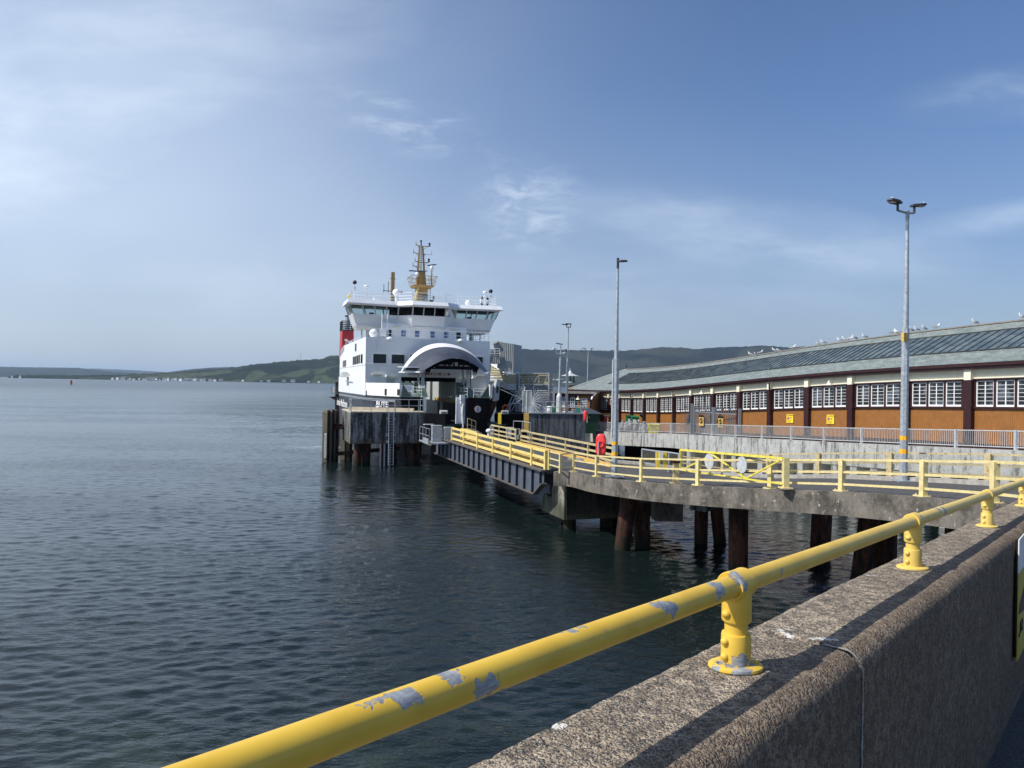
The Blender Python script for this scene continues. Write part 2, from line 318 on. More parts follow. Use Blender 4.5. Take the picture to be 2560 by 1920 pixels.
# ---------------------------------------------------------------- mesh helpers
def link(o): sc.collection.objects.link(o); return o
WM = {}
class MB:
    def __init__(s): s.v = []; s.f = []; s.uv = None
    def quad(s, *p): n = len(s.v); s.v += [tuple(q) for q in p]; s.f.append(tuple(range(n, n+len(p)))); return s
    def hexa(s, lo, hi):                     # two matching rings of points
        n = len(s.v); k = len(lo); s.v += [tuple(q) for q in lo]+[tuple(q) for q in hi]
        s.f.append(tuple(range(n+k-1, n-1, -1))); s.f.append(tuple(range(n+k, n+2*k)))
        for i in range(k): j = (i+1) % k; s.f.append((n+i, n+j, n+k+j, n+k+i))
        return s
    def box(s, c, d, rz=0, taper=1):
        cx, cy, cz = c; hx, hy, hz = d[0]/2, d[1]/2, d[2]/2; ca, sa = math.cos(rz), math.sin(rz)
        def P(x, y, z, t): x *= t; y *= t; return (cx+x*ca-y*sa, cy+x*sa+y*ca, cz+z)
        q = [(-hx, -hy), (hx, -hy), (hx, hy), (-hx, hy)]
        return s.hexa([P(x, y, -hz, 1) for x, y in q], [P(x, y, hz, taper) for x, y in q])
    def bar(s, a, b, w_, h_=None, up=(0, 0, 1)):
        a = Vector(a); b = Vector(b); h_ = h_ or w_; t = (b-a)
        if t.length < 1e-6: return s
        t.normalize(); up = Vector(up)
        if abs(t.dot(up)) > .98: up = Vector((0, 1, 0)) if abs(t.y) < .9 else Vector((1, 0, 0))
        x = t.cross(up).normalized()*w_/2; y = x.cross(t).normalized()*h_/2
        return s.hexa([a-x-y, a+x-y, a+x+y, a-x+y], [b-x-y, b+x-y, b+x+y, b-x+y])
    def tube(s, a, b, r0, r1=None, n=10, caps=True):
        a = Vector(a); b = Vector(b); r1 = r0 if r1 is None else r1; t = (b-a)
        if t.length < 1e-6: return s
        t.normalize(); up = Vector((0, 0, 1)) if abs(t.z) < .95 else Vector((1, 0, 0))
        x = t.cross(up).normalized(); y = t.cross(x); k = len(s.v)
        for c, r in ((a, r0), (b, r1)):
            for i in range(n):
                an = 2*math.pi*i/n; s.v.append(tuple(c+x*math.cos(an)*r+y*math.sin(an)*r))
        for i in range(n): j = (i+1) % n; s.f.append((k+i, k+j, k+n+j, k+n+i))
        if caps: s.f.append(tuple(range(k+n-1, k-1, -1))); s.f.append(tuple(range(k+n, k+2*n)))
        return s
    def path(s, pts, r, n=8):
        for a, b in zip(pts, pts[1:]): s.tube(a, b, r, n=n)
        return s
    def lathe(s, c, prof, n=16, ax='z', sx=1, sy=1):
        k = len(s.v); c = Vector(c)
        for r, h in prof:
            for i in range(n):
                a = 2*math.pi*i/n; x, y = math.cos(a)*r*sx, math.sin(a)*r*sy
                o = {'z': (x, y, h), 'x': (h, x, y), 'y': (x, h, y)}[ax]; s.v.append(tuple(c+Vector(o)))
        for q in range(len(prof)-1):
            for i in range(n):
                j = (i+1) % n; s.f.append((k+q*n+i, k+q*n+j, k+(q+1)*n+j, k+(q+1)*n+i))
        s.f.append(tuple(range(k+n-1, k-1, -1))); e = k+(len(prof)-1)*n; s.f.append(tuple(range(e, e+n))); return s
    def ball(s, c, r, n=12, sq=(1, 1, 1)):
        p = [(r*math.sin(math.pi*i/8), -r*math.cos(math.pi*i/8)) for i in range(9)]; p[0] = (r*.02, -r); p[-1] = (r*.02, r)
        k = len(s.v); s.lathe((0, 0, 0), p, n)
        for i in range(k, len(s.v)): x, y, z = s.v[i]; s.v[i] = (x*sq[0]+c[0], y*sq[1]+c[1], z*sq[2]+c[2])
        return s
    def torus(s, c, R_, r, x, y, n=20, m_=8, a0=0, a1=2*math.pi):
        c = Vector(c); x = Vector(x).normalized(); y = Vector(y).normalized(); z = x.cross(y); k = len(s.v); full = a1-a0 > 6.2
        N = n if full else n+1
        for i in range(N):
            a = a0+(a1-a0)*i/n; d_ = x*math.cos(a)+y*math.sin(a)
            for j in range(m_):
                b_ = 2*math.pi*j/m_; s.v.append(tuple(c+d_*(R_+r*math.cos(b_))+z*r*math.sin(b_)))
        for i in range(n):
            i2 = (i+1) % N
            for j in range(m_): j2 = (j+1) % m_; s.f.append((k+i*m_+j, k+i*m_+j2, k+i2*m_+j2, k+i2*m_+j))
        return s
    def prism(s, pts, dv):                  # closed planar outline extruded by vector
        dv = Vector(dv); return s.hexa(pts, [Vector(p)+dv for p in pts])
    def build(s, name, mt, parent=None, smooth=False, world=True, bevel=0):
        me = bpy.data.meshes.new(name); vs = s.v
        if parent is not None and world:
            Mi = WM[parent.name].inverted(); vs = [tuple(Mi @ Vector(q)) for q in vs]
        me.from_pydata(vs, [], s.f); me.update()
        import bmesh
        bm = bmesh.new(); bm.from_mesh(me); bmesh.ops.recalc_face_normals(bm, faces=bm.faces); bm.to_mesh(me); bm.free()
        o = bpy.data.objects.new(name, me); link(o)
        for q in (mt if isinstance(mt, (list, tuple)) else [mt]): me.materials.append(MATS[q])
        if parent is not None: o.parent = parent; WM[o.name] = WM[parent.name]
        else: WM[o.name] = Matrix.Identity(4)
        if smooth:
            for p in me.polygons: p.use_smooth = True
            try: me.set_sharp_from_angle(angle=R(40))
            except Exception: pass
        if bevel:
            b = o.modifiers.new('b', 'BEVEL'); b.width = bevel; b.segments = 2; b.limit_method = 'ANGLE'
        return o
def tag(o, label=None, cat=None, group=None, kind=None):
    if label: o['label'] = label
    if cat: o['category'] = cat
    if group: o['group'] = group
    if kind: o['kind'] = kind
    return o
def thing(name, loc, label, cat, group=None, rz=0):
    o = bpy.data.objects.new(name, None); link(o); o.location = loc; o.rotation_euler = (0, 0, rz)
    o.empty_display_size = .3
    WM[o.name] = Matrix.Translation(Vector(loc)) @ Matrix.Rotation(rz, 4, 'Z'); return tag(o, label, cat, group)
def copy_tree(o, parent=None):
    c = o.copy(); sc.collection.objects.link(c)
    if parent is not None: c.parent = parent
    for ch in [x for x in bpy.data.objects if x.parent == o]: copy_tree(ch, c)
    return c
def ray(px, py): return (cR*((px-1280)/FPX) + cU*((960-py)/FPX) + cF)
def at(px, py, Y): r = ray(px, py); return CAM + r*(Y/r.y)
def atz(px, py, z): r = ray(px, py); return CAM + r*((z-CH)/r.z)
def onpl(px, py, p, n): r = ray(px, py); n = Vector(n); return CAM + r*((Vector(p)-CAM).dot(n)/r.dot(n))
def hz(px): return 940.5+.0164*px
def text(body, size, mt, parent, origin, xdir, ydir, name='lettering', depth=.004, align='LEFT', squash=1, bold=0):
    cu = bpy.data.curves.new('t', 'FONT'); cu.body = body; cu.size = size; cu.extrude = depth; cu.align_x = align; cu.resolution_u = 2; cu.offset = bold*size
    t = bpy.data.objects.new('t', cu); link(t); dg = bpy.context.evaluated_depsgraph_get(); me = bpy.data.meshes.new_from_object(t.evaluated_get(dg))
    bpy.data.objects.remove(t); x = Vector(xdir).normalized()*squash; y = Vector(ydir).normalized(); z = x.cross(y).normalized(); o0 = Vector(origin)
    mb = MB(); mb.v = [tuple(o0+x*q.co.x+y*q.co.y+z*q.co.z) for q in me.vertices]; mb.f = [tuple(p.vertices) for p in me.polygons]
    return mb.build(name, mt, parent)
def norm2(a, b): t = (Vector(b)-Vector(a)); t.z = 0; t.normalize(); return t, Vector((-t.y, t.x, 0))
# ================================================================ SEA
def sea():
    rows = np.concatenate([np.geomspace(16, 260, 1050), np.geomspace(263, 45000, 90)]) - 12
    cols = np.linspace(-1.05, .95, 820)
    Y, U = np.meshgrid(rows, cols, indexing='ij'); X = U*(Y+12); Z = np.zeros_like(X)
    cell = (Y+12)*.0026; rng = np.random.RandomState(3)
    # two trains of chop, wavelengths 0.5-6 m
    for i in range(150):
        L = .2*(2.4/.2)**rng.rand(); th = (R(-68) if i % 3 else R(-112)) + rng.randn()*.36
        k = 2*math.pi/L; a = .0032*L*math.exp(-(math.log(L/.56))**2/.75)*(.6+.8*rng.rand())
        fade = np.clip((L/cell-2.0)/2.5, 0, 1)
        ph = k*(X*math.cos(th)+Y*math.sin(th))+rng.rand()*6.28 + .8*np.sin(X*.11*math.sin(th*3)+Y*.07+i)
        Z += a*fade*(np.sin(ph)-.25*np.cos(2*ph))
    vs = np.stack([X, Y, Z], -1).reshape(-1, 3).astype(np.float32); nr, nc = X.shape
    idx = np.arange(nr*nc).reshape(nr, nc); q = np.stack([idx[:-1, :-1], idx[:-1, 1:], idx[1:, 1:], idx[1:, :-1]], -1).reshape(-1, 4)
    me = bpy.data.meshes.new('sea'); me.vertices.add(len(vs)); me.vertices.foreach_set('co', vs.ravel())
    me.loops.add(q.size); me.loops.foreach_set('vertex_index', q.ravel().astype(np.int32)); me.polygons.add(len(q))
    me.polygons.foreach_set('loop_start', np.arange(0, q.size, 4, dtype=np.int32)); me.polygons.foreach_set('loop_total', np.full(len(q), 4, dtype=np.int32))
    me.polygons.foreach_set('use_smooth', np.ones(len(q), bool)); me.update(); me.validate()
    me.materials.append(MATS['water']); o = link(bpy.data.objects.new('sea', me)); tag(o, kind='structure')
sea()
# ================================================================ HILLS
def fbm(x, y, sc_, oct_=5):
    return mnoise.fractal(Vector((x*sc_, y*sc_, 1.7)), 1.0, 2.1, oct_)
def hills(name, sil, Yr, shoreY, mt, back=900, jag=5, cols=260, rough=.14, bulge=1.25):
    xs = [a for a, b in sil]; ys = [b for a, b in sil]; V = []; Fc = []
    rr = [0, .015, .05, .1, .17, .25, .34, .43, .52, .61, .7, .78, .86, .93, 1.0, 1.06, 1.2]
    for i in range(cols+1):
        px = xs[0]+(xs[-1]-xs[0])*i/cols; py = float(np.interp(px, xs, ys)); rp = at(px, py, Yr); h = max(2, rp.z)
        for j, t in enumerate(rr):
            yw = shoreY+(Yr-shoreY)*t if t <= 1 else Yr+back*(t-1)/.2; x = rp.x*(yw/Yr)
            prof = (math.sin(min(t, 1)*math.pi/2)**bulge) if t <= 1 else 1-(t-1)/.2*.5
            z = h*prof; amp = h*rough*math.sin(math.pi*min(t, 1))*1.1
            z += amp*fbm(x, yw, 1/700.) + jag*(.3 if t < .9 else 1)*(fbm(x, yw, 1/28., 3))*(0 if t < .02 else 1)
            if t >= 1: z = min(z, h*prof+jag*1.2)
            if t == 0: z = -3
            V.append((x, yw, z))
    n = len(rr)
    for i in range(cols):
        for j in range(n-1): a = i*n+j; Fc.append((a, a+n, a+n+1, a+1))
    mb = MB(); mb.v = V; mb.f = Fc; o = mb.build(name, mt); tag(o, kind='structure')
    for p in o.data.polygons: p.use_smooth = True
hills('hills', [(-900, 905), (-300, 912), (0, 917), (60, 918), (130, 919), (195, 920), (260, 927), (325, 933), (380, 941), (430, 950)], 9500, 7600, 'hill_far', jag=4)
hills('hills', [(150, 930), (228, 921.5), (285, 923), (346, 926.5), (407, 930), (480, 936)], 15000, 13500, 'hill_far', jag=3)
hills('hills', [(380, 945), (427, 930), (468, 925), (529, 919), (602, 917), (700, 914), (800, 912)], 8000, 6500, 'hill_far', jag=4)
hills('hills', [(20, 943), (45, 938.5), (100, 937), (180, 938.5), (285, 938), (330, 936), (360, 934), (407, 932), (450, 929.5), (488, 926.5), (540, 923.5), (570, 921.5), (610, 916),
    (651, 910), (690, 906), (732, 902.5), (775, 900), (806, 897.5), (816, 893), (850, 889), (900, 886), (1000, 893), (1100, 905), (1180, 925)], 4600, 3700, 'hill_fields', jag=9, cols=420, rough=.10, bulge=1.0)
hills('hills', [(700, 935), (800, 915), (900, 898), (1000, 885), (1120, 876), (1283, 873.5), (1310, 872), (1364, 875), (1420, 874), (1462, 875.5), (1550, 877.5), (1609, 873.5), (1659, 871), (1702, 872),
    (1741, 876.5), (1832, 870), (1905, 866.5), (1970, 869), (2050, 868), (2200, 872), (2400, 878), (2700, 886), (3300, 905), (4200, 930)], 6200, 4900, 'hill_forest', jag=9, cols=520, rough=.16)
# low land spit under the far tree line, and the lower forested slope above the villages
# ---------------------------------------------------------------- far villages
def houses():
    mb = MB(); mb.box((0, 0, 3), (13, 9, 6)); src = thing('house', (0, 0, 0), '', 'house')
    mb.build('wall', 'house_white', src, world=False)
    r = MB(); r.hexa([(-7, -5, 6.003), (7, -5, 6.003), (7, 5, 6.003), (-7, 5, 6.003)], [(-7, -.1, 10), (7, -.1, 10), (7, .1, 10), (-7, .1, 10)]); r.build('roof', 'house_roof', src, world=False)
    ls = []
    rnd = random.Random(11)
    for i in range(30):
        px = 285+ (560-285)*((i+.5)/30)+rnd.uniform(-4, 4); ls.append((px, hz(px)+3.6+rnd.uniform(-1.6, .4), 3690, 'west'))
    for i in range(26):
        px = 1286+(1382-1286)*(i+.5)/26+rnd.uniform(-1, 1); ls.append((px, hz(px)+rnd.uniform(-1.5, 1.2), 4890, 'east'))
    for i in range(8):
        px = 1378+i*4; ls.append((px, hz(px)-14+rnd.uniform(-1, 1), 5060, 'upper'))
    for i in range(7):
        px = 620+i*30+rnd.uniform(-8, 8); ls.append((px, hz(px)+2.4, 3695, 'left'))
    lab = {'west': ('small white house by the shore of the low wooded headland left of the ferry', 'shore houses on the wooded headland'),
           'east': ('tiny white house in the village across the water right of the gangway', 'village houses across the water'),
           'upper': ('tiny white house up the slope behind the waterside village', 'village houses on the slope'),
           'left': ('pale farmstead at the foot of the green fields left of the ferry', 'farm houses below the green fields')}
    for i, (px, py, Y, k) in enumerate(ls):
        p = at(px, py, Y); p.z = max(p.z, 1.0) if k != 'upper' else p.z
        o = src if i == 0 else copy_tree(src); s = rnd.uniform(.7, 1.5); o.location = (p.x, p.y-25, p.z-1); o.scale = (s*1.1, s, s); o.rotation_euler = (0, 0, rnd.uniform(-.5, .5))
        tag(o, lab[k][0], 'house', lab[k][1])
houses()
# wind mast, buoy, yachts
p = at(752, 894, 4590); t = thing('radio_mast', (p.x, p.y, p.z-5), 'thin radio mast on the ridge above the green fields', 'mast')
mb = MB(); mb.tube((0, 0, -10), (0, 0, 34), 1.2, .8, 6); mb.build('pole', 'galv_dark', t, world=False); mb = MB(); mb.box((0, 0, 30), (5, 2, 2)); mb.build('antenna', 'galv_dark', t, world=False)
p = at(178, 951.5, 900); t = thing('navigation_buoy', (p.x, p.y, -.4), 'red channel buoy floating far out on the left', 'buoy')
MB().lathe((0, 0, 0), [(1.5, 0), (1.7, .6), (1.6, 1.2), (1.2, 1.4)], 14).build('float_body', 'buoy_red', t, world=False)
MB().lathe((0, 0, 0), [(1.1, 1.3), (1.0, 4.2)], 12).build('tower', 'buoy_red', t, world=False)
MB().lathe((0, 0, 0), [(1.25, 4.2), (1.25, 5.0), (.3, 5.3), (.2, 6)], 12).build('lantern', 'buoy_red', t, world=False)
def yacht(px, Y, s, label):
    p = at(px, 941, Y); t = thing('sailing_boat', (p.x, p.y, 0), label, 'sailing boat')
    MB().hexa([(-5*s, 0, 0), (0, -1.4*s, 0), (5*s, 0, 0), (0, 1.4*s, 0)], [(-6*s, 0, 1.4*s), (0, -1.9*s, 1.3*s), (5.4*s, 0, 1.3*s), (0, 1.9*s, 1.3*s)]).build('hull', 'white_paint', t, world=False)
    MB().prism([(-.5*s, 0, 2*s), (4.5*s, 0, 2.2*s), (-.3*s, 0, 15*s)], (0, .12, 0)).build('sail', 'sash_white', t, world=False)
    MB().prism([(-5.4*s, 0, 1.8*s), (-1*s, 0, 2*s), (-.7*s, 0, 13*s)], (0, .12, 0)).build('jib', 'sash_white', t, world=False)
    MB().tube((-.6*s, 0, 1*s), (-.6*s, 0, 16*s), .12*s, n=6).build('mast', 'galv', t, world=False)
yacht(50, 3000, 1.1, 'white sailing boat at the far left edge of the water')
yacht(30, 3300, .9, 'smaller white sail left of the other one far away')
yacht(412, 3300, .8, 'white sail in front of the low wooded headland')
p = at(1380, 991, 240); t = thing('motor_boat', (p.x, p.y, 0), 'small white boat on the water between gangway and brown hut', 'boat')
MB().hexa([(-2, -.8, .1), (2, -.6, .1), (2, .6, .1), (-2, .8, .1)], [(-2.3, -1, 1), (2.8, -.3, 1.2), (2.8, .3, 1.2), (-2.3, 1, 1)]).build('hull', 'white_paint', t, world=False)
MB().box((-.3, 0, 1.7), (1.8, 1.4, 1.4), taper=.8).build('cabin', 'white_paint', t, world=False); MB().tube((0, 0, 2.3), (0, 0, 4.5), .06).build('mast', 'rail_white', t, world=False)
# ================================================================ FERRY
SA = R(18.96); SC_ = Vector((-10.07, 89.7, 0)); SX = Vector((math.cos(SA), math.sin(SA), 0)); SY = Vector((-math.sin(SA), math.cos(SA), 0))
ship = thing('car_ferry', SC_, 'white and black car ferry with buff mast moored at the linkspan, bow visor raised', 'ferry', rz=SA)
def loc(P): q = Vector(P)-SC_; return Vector((q.dot(SX), q.dot(SY), q.z))
def S(px, py, ly): return loc(onpl(px, py, SC_+SY*ly, SY))        # pixel on the athwartships plane ly
def SS(px, py, lx): return loc(onpl(px, py, SC_+SX*lx, SX))       # pixel on the fore-and-aft plane lx
def sb(mb, name, mt, parent=ship, **k): return mb.build(name, mt, parent, world=False, **k)
def mirrorx(pts): return [(-x, y) for x, y in reversed(pts)]
HB = 7.65
# hull: plan at deck (wide) and waterline (narrower at bow)
top = [(-5.1, -9.0), (-6.3, -6.2), (-7.1, -3.2), (-HB, 1.5), (-HB, 29), (-7.2, 31)]
wl = [(-3.6, -8.2), (-4.9, -5.5), (-6.3, -2), (-7.3, 3), (-7.5, 28.5), (-7.0, 30)]
def side(z0, z1, t0, t1, name, mt, x0=1, thick=.0):
    mb = MB(); A = wlerp(t0); B = wlerp(t1)
    for s in (-1, 1):
        for i in range(len(A)-1):
            mb.quad((A[i][0]*-s, A[i][1], z0), (A[i+1][0]*-s, A[i+1][1], z0), (B[i+1][0]*-s, B[i+1][1], z1), (B[i][0]*-s, B[i][1], z1))
    return mb
def wlerp(t):
    n = 14; out = []
    def samp(P, q):
        q *= (len(P)-1); i = min(int(q), len(P)-2); f = q-i; return (P[i][0]*(1-f)+P[i+1][0]*f, P[i][1]*(1-f)+P[i+1][1]*f)
    for i in range(31):
        a = samp(wl, i/30); b = samp(top, i/30); out.append((a[0]*(1-t)+b[0]*t, a[1]*(1-t)+b[1]*t))
    return out
ZB = 7.0     # black / white boundary
hb = side(-1.5, 3.8, 0, .75, '', ''); h2 = side(3.8, ZB, .75, 1.0, '', '')
n = len(hb.v); hb.v += h2.v; hb.f += [tuple(i+n for i in f) for f in h2.f]
# transom
hb.quad((-7.0, 30, -1.5), (7.0, 30, -1.5), (7.2, 31, 3.6), (-7.2, 31, 3.6))
sb(hb, 'hull', 'hull_black', smooth=False)
# rubbing strake
mb = MB(); st = wlerp(1.0)
for s in (-1, 1):
    for a, b in zip(st[2:], st[3:]):
        mb.bar((a[0]*-s-.12*s*-1*(-1), a[1], 6.55), (b[0]*-s-.12*s*-1*(-1), b[1], 6.55), .35, .3)
sb(mb, 'rubbing_strake', 'galv_dark')
# bow end walls either side of the door, black
for s in (-1, 1):
    mb = MB(); mb.hexa([(s*2.5, -8.0, .3), (s*4.3, -8.4, .3), (s*4.3, -7.6, .3), (s*2.5, -7.4, .3)], [(s*2.5, -8.3, 6.95), (s*5.06, -9.0, 6.95), (s*5.06, -8.2, 6.95), (s*2.5, -7.5, 6.95)])
    sb(mb, 'bow_end_plate', 'bow_black')
# door jambs (white, sunlit)
mb = MB(); mb.box((2.38, -6.6, 5.4), (.22, 2.2, 3.3)); mb.box((-2.38, -6.6, 5.4), (.22, 2.2, 3.3)); sb(mb, 'door_jamb', 'white_paint')
mb = MB(); mb.tube((2.2, -7.4, 3.9), (2.2, -7.9, 6.2), .09); mb.tube((2.2, -6.9, 3.9), (2.2, -7.7, 5.9), .12); mb.box((2.2, -7.5, 6.5), (.45, .5, .5)); mb.bar((2.15, -8.1, 3.6), (2.15, -7.4, 5.8), .12); sb(mb, 'ramp_ram', 'rail_white')
# number disc 5
q = S(1194, 1023, -8.9); mb = MB(); mb.lathe((q.x, -8.95, q.z), [(.40, 0), (.40, -.05)], 28, ax='y'); sb(mb, 'number_disc', 'text_red')
mb = MB(); mb.lathe((q.x, -9.0, q.z), [(.36, 0), (.36, -.03)], 28, ax='y'); sb(mb, 'number_disc_face', 'sign_white')
sb2 = text('5', .62, 'black', ship, SC_+SX*(q.x-.17)+SY*(-9.05)+Vector((0, 0, q.z-.22)), SX, (0, 0, 1))
# white side + bulwark above black line
mb = MB(); A = wlerp(1.0)
zt = lambda y: 9.35 if y > 1 else 8.05+.0*y
for s in (-1, 1):
    mb = MB()
    for a, b in zip(A, A[1:]):
        if b[1] > 29.2: continue
        za = 9.3 if a[1] > 1.2 else 8.45; zb = 9.3 if b[1] > 1.2 else 8.45
        mb.hexa([(a[0]*-s, a[1], ZB), (b[0]*-s, b[1], ZB), (b[0]*-s+s*.12, b[1], ZB), (a[0]*-s+s*.12, a[1], ZB)],
                [(a[0]*-s, a[1], za), (b[0]*-s, b[1], zb), (b[0]*-s+s*.12, b[1], zb), (a[0]*-s+s*.12, a[1], za)])
    sb(mb, 'bulwark', 'white_paint')
for s in (-1, 1): mb = MB(); mb.prism([(s*4.95, -8.9, ZB), (s*3.9, -8.9, ZB), (s*4.85, -8.9, 8.4)], (0, .12, 0)); sb(mb, 'bulwark_bracket', 'deck_green')
mb = MB()       # forecastle deck
mb.hexa([(-5, -8.9, 6.85), (-2.5, -8.3, 6.85), (-2.5, -.1, 6.85), (-7.5, -.1, 6.85)], [(-5, -8.9, 6.95), (-2.5, -8.3, 6.95), (-2.5, -.1, 6.95), (-7.5, -.1, 6.95)])
mb.hexa([(2.5, -8.3, 6.85), (5, -8.9, 6.85), (7.5, -.1, 6.85), (2.5, -.1, 6.85)], [(2.5, -8.3, 6.95), (5, -8.9, 6.95), (7.5, -.1, 6.95), (2.5, -.1, 6.95)])
sb(mb, 'forecastle_deck', 'floor_green')
# side fairleads (dark openings) in left bulwark
def fair(px, y0, y1, w_):
    a = S(px, y0, -6.9 if px < 980 else -7.6)
    t_ = None; mb = MB()
    for P0, P1 in zip(A, A[1:]):
        x0 = onscreen(P0); x1 = onscreen(P1)
        if min(x0, x1) <= px <= max(x0, x1):
            f = (px-x0)/(x1-x0); x = P0[0]*(1-f)+P1[0]*f; y = P0[1]*(1-f)+P1[1]*f; t_ = (Vector((P1[0]-P0[0], P1[1]-P0[1], 0))).normalized(); break
    if not t_: return
    n_ = Vector((t_.y, -t_.x, 0)); n_ = n_ if n_.x < 0 else -n_
    W = SC_+SX*x+SY*y; Yd = W.y; z0 = CH-(y1-hz(px))*Yd/FPX; z1 = CH-(y0-hz(px))*Yd/FPX
    c = Vector((x, y, 0))+n_*.13
    mb.hexa([c-t_*w_/2+Vector((0, 0, z0)), c+t_*w_/2+Vector((0, 0, z0)), c+t_*w_/2+n_*.03+Vector((0, 0, z0)), c-t_*w_/2+n_*.03+Vector((0, 0, z0))],
            [c-t_*w_/2+Vector((0, 0, z1)), c+t_*w_/2+Vector((0, 0, z1)), c+t_*w_/2+n_*.03+Vector((0, 0, z1)), c-t_*w_/2+n_*.03+Vector((0, 0, z1))])
    sb(mb, 'fairlead', 'black')
def onscreen(P): W = SC_+SX*P[0]+SY*P[1]; return 1280+FPX*W.x/W.y
for a_ in ((967, 972, 988, .38), (999, 973, 988, .45), (919.5, 977, 989, .35)): fair(*a_)
# superstructure
ZT = 13.85; ZH = 9.2; OP = 3.45
mb = MB(); mb.hexa([(-HB, 0, ZH), (HB, 0, ZH), (HB, 9.5, ZH), (-HB, 9.5, ZH)], [(-HB, 0, ZT), (HB, 0, ZT), (HB, 9.5, ZT), (-HB, 9.5, ZT)])
for s_ in (-1, 1): mb.hexa([(s_*HB, 9.503, ZH), (s_*OP, 9.503, ZH), (s_*OP, 23, ZH), (s_*HB, 23, ZH)], [(s_*HB, 9.503, ZT), (s_*OP, 9.503, ZT), (s_*OP, 23, ZT), (s_*HB, 23, ZT)])  # unseen gap between the side blocks, shaped to let daylight onto the casing wall
mb.hexa([(-OP+.003, 13.2, ZT-1), (OP-.003, 13.2, ZT-1), (OP-.003, 14.8, ZT-1), (-OP+.003, 14.8, ZT-1)], [(-OP+.003, 13.2, ZT), (OP-.003, 13.2, ZT), (OP-.003, 14.8, ZT), (-OP+.003, 14.8, ZT)])
mb.hexa([(-HB, 23.003, ZH), (HB, 23.003, ZH), (HB, 29, ZH), (-HB, 29, ZH)], [(-HB, 23.003, 13.0), (HB, 23.003, 13.0), (HB, 29, 12.5), (-HB, 29, 12.5)])
mb.hexa([(-HB, 0, 6.95), (-OP, 0, 6.95), (-OP, .4, 6.95), (-HB, .4, 6.95)], [(-HB, 0, ZH-.003), (-OP, 0, ZH-.003), (-OP, .4, ZH-.003), (-HB, .4, ZH-.003)])
mb.hexa([(OP, 0, 6.95), (HB, 0, 6.95), (HB, .4, 6.95), (OP, .4, 6.95)], [(OP, 0, ZH-.003), (HB, 0, ZH-.003), (HB, .4, ZH-.003), (OP, .4, ZH-.003)])
sb(mb, 'superstructure', 'ship_shade_white')
mb = MB()       # side plating (continuous with white side)
for s in (-1, 1): mb.hexa([(s*HB, .42, 6.9), (s*(HB-.15), .42, 6.9), (s*(HB-.15), 29, 6.9), (s*HB, 29, 6.9)], [(s*HB, .42, ZH-.003), (s*(HB-.15), .42, ZH-.003), (s*(HB-.15), 29, ZH-.003), (s*HB, 29, ZH-.003)])
sb(mb, 'side_plating', 'white_paint')
mb = MB(); mb.bar((-HB-.03, -.05, 10.62), (-OP+.5, -.05, 10.62), .05, .05); mb.bar((-OP-.3, -.04, 9.42), (OP+.2, -.04, 9.42), .06, .08); mb.bar((-HB-.03, -.02, 10.62), (-HB-.03, 29, 10.62), .05, .05)
mb.bar((-OP, -.04, 7.0), (-OP, -.04, 9.3), .05, .12); mb.bar((OP, -.04, 7.0), (OP, -.04, 9.3), .05, .12)
sb(mb, 'weld_strip', 'rail_white')
# car deck floor, casing wall
mb = MB(); mb.box((0, 11, 3.9), (14.6, 38, .2)); mb.box((0, -5.0, 3.9), (4.9, 6, .2)); sb(mb, 'car_deck', 'floor_green')
mb = MB(); mb.hexa([(OP, .42, 6.2), (OP+.2, .42, 6.2), (OP+.2, 17, 6.2), (OP, 17, 6.2)], [(OP, .42, ZH-.01), (OP+.2, .42, ZH-.01), (OP+.2, 17, ZH-.01), (OP, 17, ZH-.01)])
mb.box((OP+.1, 12, 5.1), (.2, 10, 2.19)); sb(mb, 'casing_wall', 'casing_pale')
mb = MB(); mb.box((1.95, -7.35, 5.45), (.9, .3, 3.1)); mb.box((2.15, -7.6, 6.95), (.5, .4, .6)); sb(mb, 'ramp_arm', 'white_paint')
mb = MB(); mb.box((OP+.1, 3.7, 5.1), (.18, 6.5, 2.18)); mb.box((OP-.02, 9.2, 5.0), (.06, .9, 2.1)); sb(mb, 'casing_opening', 'bow_black')
mb = MB(); mb.box((OP-.03, 6, 6.35), (.06, 11, .5)); sb(mb, 'hazard_stripe', 'wood_yellow')
for k in range(9): mb = MB(); mb.bar((OP-.08, 1+k*1.2, 6.15), (OP-.08, 1.6+k*1.2, 6.55), .03, .22); sb(mb, 'hazard_mark', 'black')
mb = MB(); mb.box((0, 1.0, 8.95), (6.9, .6, .5)); [mb.tube((-3+k*.8, .3, 8.75), (-3+k*.8, .6, 8.6), .12) for k in range(4)]; sb(mb, 'door_gear', 'bow_black')
# aft bulkhead lower & stern frames seen through the opening
mb = MB(); mb.box((2.2, 28, 5.0), (1.6, .3, 2.0)); mb.box((1.6, 29, 5.5), (.6, 1.2, 3.2)); sb(mb, 'stern_frame', 'deck_green')
